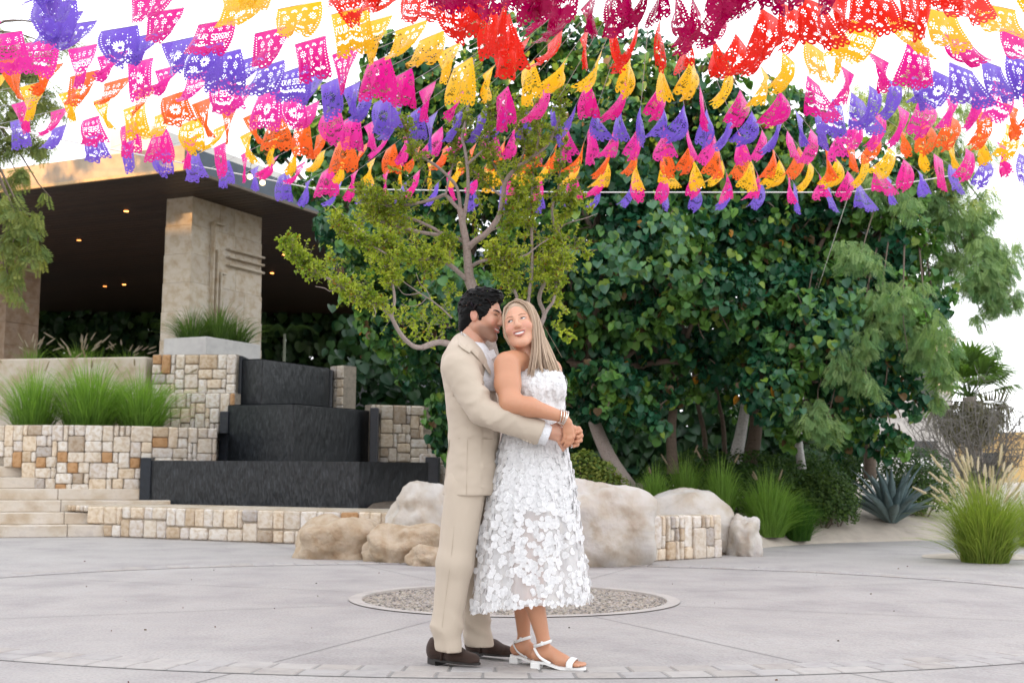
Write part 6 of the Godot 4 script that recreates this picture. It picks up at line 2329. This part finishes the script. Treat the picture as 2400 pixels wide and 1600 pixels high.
	f.warp(func(p: Vector3) -> float:
		var low := clampf((0.36 - p.y) / 0.22, 0.0, 1.0)
		var w := 0.0035 * nz.get_noise_3d(p.x * 2.0, p.y * 0.7, p.z * 2.0)
		w += 0.012 * low * low * (pow(absf(sin(p.y * 34.0 + p.x * 16.0 + 2.5 * nz.get_noise_3dv(p * 0.5))), 0.7) - 0.6) * clampf((p.y - 0.10) / 0.05, 0.1, 1.0)
		return w)
	var tr := MB.new()
	f.net(tr, func(_p: Vector3) -> Color: return Color.WHITE)
	var trs := obj("trousers", tr, suit, t)
	var crease := MB.new()
	var cp := []
	for g in [[1066, 1175], [1063, 1250], [1054, 1330], [1042, 1420], [1036, 1470]]:
		cp.append(on_surface([f], g[0], g[1], 0.0004))
	cp = smooth_path(cp, 20)
	crease.tube(cp, taper(21, 0.0010, 0.0010), 5)
	obj("side_seam", crease, seam_m, trs)
	# suede loafers
	var suede := tex_mat(lin(0.040, 0.020, 0.013), 0.9, T.mottle, 6.0, T.weave, 0.4, false)
	suede.rim_enabled = true; suede.rim = 0.5
	var dark := mat(lin(0.02, 0.016, 0.014), 0.6)
	for g in [[gnd(1003, 1554), gnd(1124, 1569)], [gnd(1092, 1537), gnd(1203, 1549)]]:
		var fr := foot_frame(g[0], g[1])
		var l: float = ((g[1] - g[0]) * Vector3(1, 0, 1)).length()
		f = Field.new(Vector3(-0.02, 0.0, -0.075), Vector3(l + 0.03, 0.15, 0.075), 0.005)
		f.ell(Vector3(0.045, 0.060, 0), Vector3(0.046, 0.060, 0.036), 0.02)
		f.cap(Vector3(0.06, 0.055, 0), Vector3(l * 0.55, 0.045, 0), 0.043, 0.041, 0.03)
		f.cap(Vector3(l * 0.55, 0.042, 0), Vector3(l - 0.045, 0.032, 0.0), 0.042, 0.036, 0.03, Vector3(1, 1.15, 0.92))
		f.cap(Vector3(0.065, 0.07, 0), Vector3(0.075, 0.13, 0), 0.040, 0.036, 0.03)
		f.cut(Vector3(0, 0.020, 0), Vector3.DOWN)
		f.cut(Vector3(0.06, 0.112, 0), Vector3(0.15, 1, 0).normalized(), 0.12)
		var b := MB.new()
		f.net(b, func(_p: Vector3) -> Color: return Color.WHITE)
		var s := obj("shoe", b, suede, t)
		s.transform = fr
		obj("sole", shoe_sole(l, 0.046, 0.012, 0.022), dark, s)
		obj("heel", shoe_sole(l, 0.044, -0.006, 0.0125, 0.0, 0.26), dark, s)
		b = MB.new()
		b.tube(smooth_path([Vector3(0.118, 0.020, 0.044), Vector3(0.128, 0.06, 0.043), Vector3(0.135, 0.084, 0.012), Vector3(0.135, 0.084, -0.012), Vector3(0.128, 0.06, -0.043), Vector3(0.118, 0.02, -0.044)], 16), taper(17, 0.010, 0.010), 6, false, 0.35, Vector3.UP)
		obj("strap", b, suede, s)
		b = MB.new()
		var ring := []
		for k in 13:
			var a := TAU * k / 12.0
			ring.append(Vector3(0.122 + 0.017 * cos(a), 0.072 + 0.011 * sin(a) , 0.041 - 0.006 * sin(a)))
		b.tube(ring, taper(13, 0.0022, 0.0022), 5, false)
		var gold := mat(lin(0.8, 0.55, 0.22), 0.25)
		gold.metallic = 1.0
		obj("buckle", b, gold, s)

func build_woman() -> void:
	var t := thing("person", "smiling woman with long blonde hair in a white petal dress and white sandals", "person", Vector3.ZERO)
	var skin := Color(0.52, 0.25, 0.145)
	var sk := func(_p: Vector3) -> Color: return skin
	var W := 0.07
	# head
	var fw := Vector3(-0.20, 0.25, 1.0).normalized()
	var up := Vector3(-0.24, 0.97, 0.0)
	up = (up - fw * up.dot(fw)).normalized()
	var hx := Transform3D(Basis(up.cross(fw), up, fw).scaled_local(Vector3.ONE * 1.03), m_(1219, 766, W))
	var body := MB.new()
	var hf := head_field(false)
	hf.net(body, head_tint(false, Color(0.60, 0.315, 0.205)), hx)
	# trunk, neck and arms
	var bb := around([m_(1150, 790, -.22), m_(1340, 1150, .32)], 0.03)
	var f := Field.new(bb[0], bb[1], 0.008)
	f.cap(hx * Vector3(0, -0.06, -0.03), m_(1236, 850, 0.02), 0.045, 0.055, 0.03)
	f.cap(m_(1232, 850, 0.04), m_(1278, 862, -0.02), 0.062, 0.062, 0.04)
	f.cap(m_(1250, 880, 0.02), m_(1256, 970, 0.02), 0.104, 0.095, 0.04)
	f.cap(m_(1256, 970, 0.02), m_(1252, 1120, 0.03), 0.095, 0.11, 0.04)
	f.cap(m_(1206, 846, 0.13), m_(1240, 850, 0.04), 0.054, 0.052, 0.04)
	f.cap(m_(1189, 855, 0.18), m_(1190, 900, 0.215), 0.064, 0.061, 0.03)
	f.cap(m_(1190, 900, 0.215), m_(1197, 945, 0.265), 0.060, 0.046, 0.02)
	f.cap(m_(1197, 945, 0.265), m_(1240, 953, 0.29), 0.047, 0.044, 0.03)
	f.cap(m_(1240, 953, 0.29), m_(1322, 978, 0.262), 0.043, 0.025, 0.02)
	f.cap(m_(1290, 868, -0.10), m_(1296, 950, -0.14), 0.058, 0.044, 0.03)
	f.cap(m_(1296, 950, -0.14), m_(1335, 1005, 0.06), 0.04, 0.026, 0.02)
	f.net(body, sk)
	# hands
	bb = around([m_(1300, 965, .12), m_(1372, 1060, .32)], 0.02)
	f = Field.new(bb[0], bb[1], 0.004)
	var z := 0.27
	f.cap(m_(1316, 977, 0.262), m_(1330, 990, z), 0.024, 0.020, 0.012)
	f.cap(m_(1332, 990, z), m_(1339, 1010, z), 0.016, 0.011, 0.01)
	f.cap(m_(1329, 990, z), m_(1332, 1012, z + .003), 0.017, 0.012, 0.01)
	f.cap(m_(1325, 990, z), m_(1325, 1011, z), 0.015, 0.011, 0.01)
	for g in [[[1340, 1010, z], [1343, 1023, z], [1341, 1034, z - .008], [1338, 1041, z - .016]], [[1335, 1012, z + .003], [1337, 1027, z + .004], [1334, 1039, z - .002], [1330, 1046, z - .012]], [[1330, 1012, z + .004], [1331, 1027, z + .004], [1328, 1038, z - .002], [1323, 1045, z - .01]], [[1324, 1010, z], [1324, 1023, z], [1321, 1032, z - .004], [1316, 1038, z - .01]], [[1338, 996, z - .004], [1346, 1004, z - .008], [1348, 1014, z - .012], [1346, 1022, z - .014]]]:
		for k in 3:
			f.cap(m_(g[k][0], g[k][1], g[k][2]), m_(g[k + 1][0], g[k + 1][1], g[k + 1][2]), 0.0092 - k * 0.001, 0.0084 - k * 0.001, 0.005)
	# the other hand, closed beyond it
	var y := 0.20
	f.cap(m_(1335, 1003, 0.10), m_(1350, 1012, y), 0.024, 0.022, 0.012)
	f.ell(m_(1352, 1018, y), Vector3(0.024, 0.036, 0.022), 0.012)
	for g in [[[1357, 1003, y], [1361, 1010, y + .022], [1352, 1013, y + .034], [1344, 1012, y + .03]], [[1360, 1013, y], [1363, 1021, y + .022], [1353, 1024, y + .036], [1344, 1023, y + .03]], [[1360, 1024, y], [1361, 1032, y + .022], [1351, 1035, y + .034], [1343, 1034, y + .03]], [[1355, 1034, y], [1353, 1042, y + .018], [1344, 1045, y + .028], [1337, 1044, y + .024]], [[1347, 1001, y + .005], [1343, 1003, y + .022], [1341, 1009, y + .03], [1341, 1015, y + .03]]]:
		for k in 3:
			f.cap(m_(g[k][0], g[k][1], g[k][2]), m_(g[k + 1][0], g[k + 1][1], g[k + 1][2]), 0.0098 - k * 0.001, 0.009 - k * 0.001, 0.005)
	f.net(body, sk)
	# legs and feet
	var feet := [[gnd(1244, 1567), gnd(1374, 1574), m_(1243, 1300, 0.13), m_(1251, 1405, 0.13), m_(1274, 1500, 0.12), 0.052, 0.031], [gnd(1196, 1553), gnd(1305, 1561), m_(1222, 1300, -0.02), m_(1223, 1405, -0.03), m_(1228, 1492, -0.07), 0.048, 0.030]]
	for g in feet:
		var fr := foot_frame(g[0], g[1])
		var l: float = ((g[1] - g[0]) * Vector3(1, 0, 1)).length()
		bb = around([m_(1250, 1085, 0.04), g[0], g[1], g[2], g[3], g[4], fr * Vector3(0, 0, 0.06), fr * Vector3(0, 0, -0.06)], 0.07)
		f = Field.new(bb[0], bb[1], 0.006)
		f.cap(m_(1250, 1105, 0.04), g[2], 0.085, 0.058, 0.03)
		f.cap(g[2], g[3], 0.058, g[5], 0.03)
		f.cap(g[3], g[4], g[5] - 0.003, g[6] - 0.001, 0.012)
		f.cap(g[4], fr * Vector3(0.050, 0.070, 0), g[6] - 0.002, 0.029, 0.01)
		f.cap(fr * Vector3(0.075, 0.088, 0), fr * Vector3(l * 0.60, 0.042, 0), 0.025, 0.022, 0.015)
		f.cap(fr * Vector3(0.028, 0.058, 0), fr * Vector3(0.06, 0.062, 0), 0.028, 0.028, 0.01)
		f.cap(fr * Vector3(0.06, 0.068, 0), fr * Vector3(l * 0.62, 0.036, 0), 0.029, 0.024, 0.012)
		f.cap(fr * Vector3(l * 0.50, 0.038, 0.014), fr * Vector3(l * 0.76, 0.026, 0.018), 0.021, 0.014, 0.02)
		f.cap(fr * Vector3(l * 0.50, 0.038, -0.014), fr * Vector3(l * 0.78, 0.026, -0.018), 0.021, 0.015, 0.02)
		for k in 5:
			var zz := lerpf(-0.030, 0.034, k / 4.0)
			var reach: float = [0.945, 0.955, 0.94, 0.915, 0.88][k]
			f.cap(fr * Vector3(l * 0.74, 0.026, zz * 0.85), fr * Vector3(l * reach, 0.0215, zz), 0.0105, 0.0098 if k == 0 else 0.0078, 0.004)
		f.net(body, sk)
	var sm := vmat(0.45, 0.5)
	sm.subsurf_scatter_enabled = true; sm.subsurf_scatter_strength = 0.12
	obj("body", body, sm, t)
	eyes_and_teeth(t, hx, hf, Vector2(-0.9, 0.7), false, Color(0.24, 0.13, 0.075), 0.0016)
	# hair
	var hair := MB.new()
	var c0 := Color(0.62, 0.47, 0.33)
	var c1 := Color(0.24, 0.155, 0.105)
	f = Field.new(Vector3(-0.12, -0.16, -0.14), Vector3(0.12, 0.14, 0.13), 0.005)
	f.ell(Vector3(0, 0.024, -0.018), Vector3(0.083, 0.102, 0.100), 0.02)
	f.ell(Vector3(0, -0.06, -0.05), Vector3(0.072, 0.09, 0.055), 0.03)
	f.ell(Vector3(-0.002, -0.035, 0.108), Vector3(0.067, 0.128, 0.098), 0.010, Basis.IDENTITY, true)
	f.net(hair, func(_p: Vector3) -> Color: return c0.lerp(c1, 0.55), hx)
	var h := func(x: float, yy: float, zz: float) -> Vector3: return hx * Vector3(x, yy, zz)
	# from the parting over the right of the picture, and down
	for g in [[[0.006, 0.122, 0.03], [0.052, 0.088, 0.055], [0.070, 0.02, 0.055], [1252, 800, 0.14], [1249, 845, 0.17], [1243, 877, 0.18]],
			[[0.006, 0.124, 0.01], [0.062, 0.088, 0.03], [0.084, 0.02, 0.03], [1260, 805, 0.12], [1262, 850, 0.15], [1266, 872, 0.15]],
			[[0.004, 0.124, -0.01], [0.066, 0.085, 0.0], [0.090, 0.01, 0.0], [1270, 805, 0.10], [1280, 850, 0.13], [1290, 884, 0.13]],
			[[0.002, 0.12, -0.04], [0.062, 0.085, -0.03], [0.088, 0.0, -0.03], [1277, 808, 0.07], [1293, 850, 0.10], [1306, 892, 0.09]],
			[[0.0, 0.11, -0.07], [0.05, 0.08, -0.07], [0.078, -0.01, -0.06], [1283, 812, 0.04], [1300, 855, 0.05], [1315, 900, 0.04]]]:
		var pts := []
		for k in 3: pts.append(h.call(g[k][0], g[k][1], g[k][2]))
		for k in range(3, 6): pts.append(m_(g[k][0], g[k][1], g[k][2]))
		strands(hair, pts, 46, 0.017, 0.0027, c0, c1)
	# and down the left of the face, behind the neck
	for g in [[[0.0, 0.122, 0.03], [-0.046, 0.090, 0.055], [-0.066, 0.02, 0.045], [-0.066, -0.05, 0.03], [1204, 814, 0.10], [1222, 838, 0.11], [1238, 868, 0.13]],
			[[0.0, 0.124, 0.0], [-0.058, 0.085, 0.02], [-0.073, 0.01, 0.015], [-0.070, -0.06, 0.0], [1205, 814, 0.07], [1218, 840, 0.07], [1236, 872, 0.10]],
			[[0.0, 0.12, -0.04], [-0.058, 0.085, -0.03], [-0.073, 0.0, -0.03], [-0.06, -0.07, -0.03], [1208, 822, 0.02], [1226, 850, 0.0], [1250, 880, 0.0]]]:
		var pts := []
		for k in 4: pts.append(h.call(g[k][0], g[k][1], g[k][2]))
		for k in range(4, 7): pts.append(m_(g[k][0], g[k][1], g[k][2]))
		strands(hair, pts, 20, 0.006, 0.0024, c0, c1)
	for k in 9:
		var a := h.call(rf(-0.02, 0.03), 0.115, rf(-0.05, 0.04)) as Vector3
		var e := m_(rf(1262, 1322), rf(820, 900), rf(0.0, 0.17))
		var mid := a.lerp(e, 0.4) + Vector3(rf(0.022, 0.04), rf(0.015, 0.035), rf(-0.01, 0.03))
		hair.col = c0.lerp(c1, rng.randf() * 0.6)
		hair.tube(smooth_path([a, mid, e], 12), taper(13, 0.0008, 0.0005), 4, false)
	obj("hair", hair, vmat(0.4, 0.5), t)
	# dress: bodice, lining, sheer overskirt and petals
	var dress := tex_mat(lin(0.88, 0.87, 0.87), 0.85, T.grain, 2.0, T.weave, 0.2)
	bb = around([m_(1170, 845, -.18), m_(1345, 1040, .25)], 0.04)
	f = Field.new(bb[0], bb[1], 0.008)
	f.cap(m_(1264, 895, 0.035), m_(1262, 950, 0.03), 0.122, 0.118, 0.04, Vector3(1, 1, 0.95))
	f.cap(m_(1261, 950, 0.03), m_(1254, 1040, 0.03), 0.118, 0.130, 0.04, Vector3(1, 1, 0.95))
	f.ell(m_(1240, 905, 0.125), Vector3(0.07, 0.06, 0.06), 0.04)
	f.ell(m_(1296, 908, 0.10), Vector3(0.066, 0.062, 0.07), 0.04)
	f.cut(m_(1268, 866, 0.1), Vector3(0.12, 1, 0.12).normalized())
	f.warp(func(p: Vector3) -> float: return 0.002 * sin(p.x * 170.0 + 30.0 * p.y))
	var bd := MB.new()
	f.net(bd, func(_p: Vector3) -> Color: return Color.WHITE)
	obj("bodice", bd, dress, t)
	var bf := f
	var rows := [[1000, 1187, 1321], [1020, 1180, 1322], [1050, 1172, 1327], [1087, 1166, 1335], [1135, 1153, 1343], [1182, 1143, 1350], [1240, 1134, 1357], [1302, 1127, 1364], [1360, 1120, 1371], [1408, 1115, 1377]]
	var ring := func(u: float, v: float, grow: float) -> Vector3:
		var q := v * (rows.size() - 1)
		var k := mini(int(q), rows.size() - 2)
		var s := q - k
		var py := lerpf(rows[k][0], rows[k + 1][0], s)
		var x0 := lerpf(rows[k][1], rows[k + 1][1], s)
		var x1 := lerpf(rows[k][2], rows[k + 1][2], s)
		var c := m_((x0 + x1) * 0.5, py, 0.045)
		var r := (m_(x1, py, 0.045).x - m_(x0, py, 0.045).x) * 0.5
		var a := -TAU * u
		var pleat := 1.0 + v * (0.062 * sin(11.0 * a + 0.8) + 0.034 * sin(23.0 * a + 2.0)) + grow
		var drop := 0.055 * pow(maxf(0.0, -cos(a) * 0.8 + 0.2), 2.0) * smoothstep(0.7, 1.0, v)
		return Vector3(c.x + cos(a) * r * pleat, c.y - drop, c.z + sin(a) * r * 0.80 * pleat)
	var lining := MB.new()
	lining.grid(96, 20, func(u: float, v: float) -> Vector3: return ring.call(u, v * 0.58, -0.014), true)
	obj("skirt_lining", lining, dress, t)
	var tulle := mat(Color(0.96, 0.96, 0.96, 0.42), 0.9)
	tulle.transparency = BaseMaterial3D.TRANSPARENCY_ALPHA
	var over := MB.new()
	over.grid(160, 40, func(u: float, v: float) -> Vector3: return ring.call(u, v, 0.0), true)
	var ov := obj("overskirt", over, tulle, t)
	var pet := MB.new()
	var petal := func(p: Vector3, nn: Vector3, s: float) -> void:
		var a := (rdir() - nn * nn.dot(rdir())).normalized()
		a = (a - nn * nn.dot(a)).normalized()
		a = (a + Vector3.DOWN * 0.5).normalized()
		a = (a - nn * nn.dot(a)).normalized()
		var b := nn.cross(a)
		var first := pet.v.size()
		pet.vert(p, nn)
		for k in 9:
			var th := TAU * k / 9.0 + 0.3
			var rr := s * (1.0 + 0.14 * sin(3.0 * th + p.x * 90.0))
			var lift := 0.001 + 0.0032 * (0.5 + 0.5 * cos(th)) + 0.0010 * sin(th * 2.0)
			pet.vert(p + a * (cos(th) * rr + s * 0.5) + b * sin(th) * rr * 0.92 + nn * lift, nn)
		for k in 9:
			pet.face(first, first + 1 + k, first + 1 + (k + 1) % 9)
	var bare := FastNoiseLite.new()
	bare.seed = 29; bare.frequency = 9.0
	for k in 3000:
		var v := pow(rng.randf(), 0.85)
		var u := rng.randf()
		if v > 0.985: continue
		if v > 0.52 and bare.get_noise_2d(u * 1.6, v * 0.8) < -0.14 and rng.randf() < 0.8: continue
		var p: Vector3 = ring.call(u, v, 0.004)
		var e := 0.004
		var nn: Vector3 = ((ring.call(u + e, v, 0.0) - ring.call(u - e, v, 0.0)) as Vector3).cross(ring.call(u, minf(v + 0.02, 1.0), 0.0) - ring.call(u, v - 0.02 if v > 0.02 else 0.0, 0.0)).normalized()
		if nn.dot(p - m_(1250, 1200, 0.045)) < 0.0: nn = -nn
		petal.call(p, nn, rf(0.0125, 0.0205))
	# a ragged edge of petals at the hem
	for k in 220:
		var u := (k + rf(0, 1)) / 220.0
		var p: Vector3 = ring.call(u, rf(0.975, 1.0), 0.006)
		var a := -TAU * u
		petal.call(p, Vector3(cos(a), 0.1, sin(a)).normalized(), rf(0.007, 0.012))
	# petals on the bodice
	for k in 420:
		var q := Vector2(rf(1186, 1330), rf(866, 1020))
		var p := on_surface([bf], q.x, q.y, 0.0)
		if absf(bf.value(p)) > 0.006: continue
		var g := Vector3(bf.value(p + Vector3(.006, 0, 0)) - bf.value(p - Vector3(.006, 0, 0)), bf.value(p + Vector3(0, .006, 0)) - bf.value(p - Vector3(0, .006, 0)), bf.value(p + Vector3(0, 0, .006)) - bf.value(p - Vector3(0, 0, .006))).normalized()
		petal.call(p - g * 0.001, g, rf(0.009, 0.014))
	pet.smooth()
	var pm := tex_mat(lin(0.90, 0.89, 0.89), 0.85, T.grain, 2.0)
	pm.backlight_enabled = true; pm.backlight = Color(0.7, 0.7, 0.7)
	obj("petals", pet, pm, ov).set_meta("kind", "stuff")
	# sandals
	var wm := mat(lin(0.80, 0.79, 0.77), 0.45)
	for g in feet:
		var fr := foot_frame(g[0], g[1])
		var l: float = ((g[1] - g[0]) * Vector3(1, 0, 1)).length()
		var b := MB.new()
		# a sole that rises to the heel
		b = shoe_sole(l, 0.044, 0.0, 0.012)
		for k in b.v.size():
			var x := b.v[k].x / l
			b.v[k].y += 0.020 * smoothstep(0.62, 0.25, x) + 0.0
		b.smooth()
		var s := obj("sandal", b, wm, t)
		s.transform = fr
		b = MB.new()
		b.bevel_box(Vector3(0.028, 0.008, 0), Vector3(0.046, 0.033, 0.060), 0.004)
		obj("heel", b, wm, s)
		b = MB.new()
		b.tube(smooth_path([Vector3(l * 0.74, 0.012, 0.050), Vector3(l * 0.745, 0.034, 0.046), Vector3(l * 0.77, 0.048, 0.018), Vector3(l * 0.78, 0.050, -0.012), Vector3(l * 0.77, 0.036, -0.043), Vector3(l * 0.76, 0.012, -0.048)], 20), taper(21, 0.016, 0.016), 8, false, 0.16, Vector3(0, 0, 1))
		obj("toe_strap", b, wm, s)
		# ankle strap
		var inv := fr.affine_inverse()
		var an: Vector3 = inv * (g[4] as Vector3).lerp(fr * Vector3(0.050, 0.075, 0), 0.30)
		var rg := []
		for k in 25:
			var a := TAU * k / 24.0
			rg.append(an + Vector3(cos(a) * 0.0405, 0.014 * cos(a), sin(a) * 0.0385))
		b = MB.new()
		b.tube(rg, taper(25, 0.0085, 0.0085), 6, false, 0.3, Vector3(1, 0, 0))
		obj("ankle_strap", b, wm, s)
		for side in [-1.0, 1.0]:
			b = MB.new()
			b.tube(smooth_path([an + Vector3(-0.036, -0.018, side * 0.012), Vector3(0.030, 0.085, side * 0.034), Vector3(0.055, 0.052, side * 0.038), Vector3(0.105, 0.026, side * 0.041)], 12), taper(13, 0.0065, 0.0075), 6, false, 0.3, Vector3(0, 0, 1))
			obj("side_strap", b, wm, s)
		b = MB.new()
		b.bevel_box(an + Vector3(0.008, 0.006, 0.043), Vector3(0.012, 0.018, 0.004), 0.001)
		obj("buckle", b, wm, s)
	# bracelets and a ring
	var silver := mat(lin(0.86, 0.82, 0.76), 0.2)
	silver.metallic = 1.0
	var ax := (m_(1322, 978, 0.262) - m_(1240, 953, 0.29)).normalized()
	var u1 := ax.cross(Vector3.UP).normalized()
	var u2 := ax.cross(u1)
	for k in 4:
		var c := m_(1312 + k * 4.2, 975.5 + k * 1.8, 0.266)
		var pts := []
		for j in 25:
			var a := TAU * j / 24.0
			pts.append(c + (u1 * cos(a) + u2 * sin(a)) * (0.033 + 0.001 * k) + ax * 0.005 * sin(a + k))
		var b := MB.new()
		b.tube(pts, taper(25, 0.0022, 0.0022), 6, false)
		obj("bracelet", b, silver, t)
	var b := MB.new()
	var rc := m_(1340, 1044.5, 0.226)
	var pts := []
	for j in 17:
		var a := TAU * j / 16.0
		pts.append(rc + Vector3(0.2 * cos(a), cos(a), 0).normalized() * 0.0 + Vector3(0.002 * cos(a), 0.0098 * cos(a), 0.0098 * sin(a)))
	b.tube(pts, taper(17, 0.0016, 0.0016), 6, false)
	b.ball(rc + Vector3(0.0, -0.006, 0.010), Vector3.ONE * 0.0038, Basis.IDENTITY, 5, 8)
	obj("ring", b, silver, t)
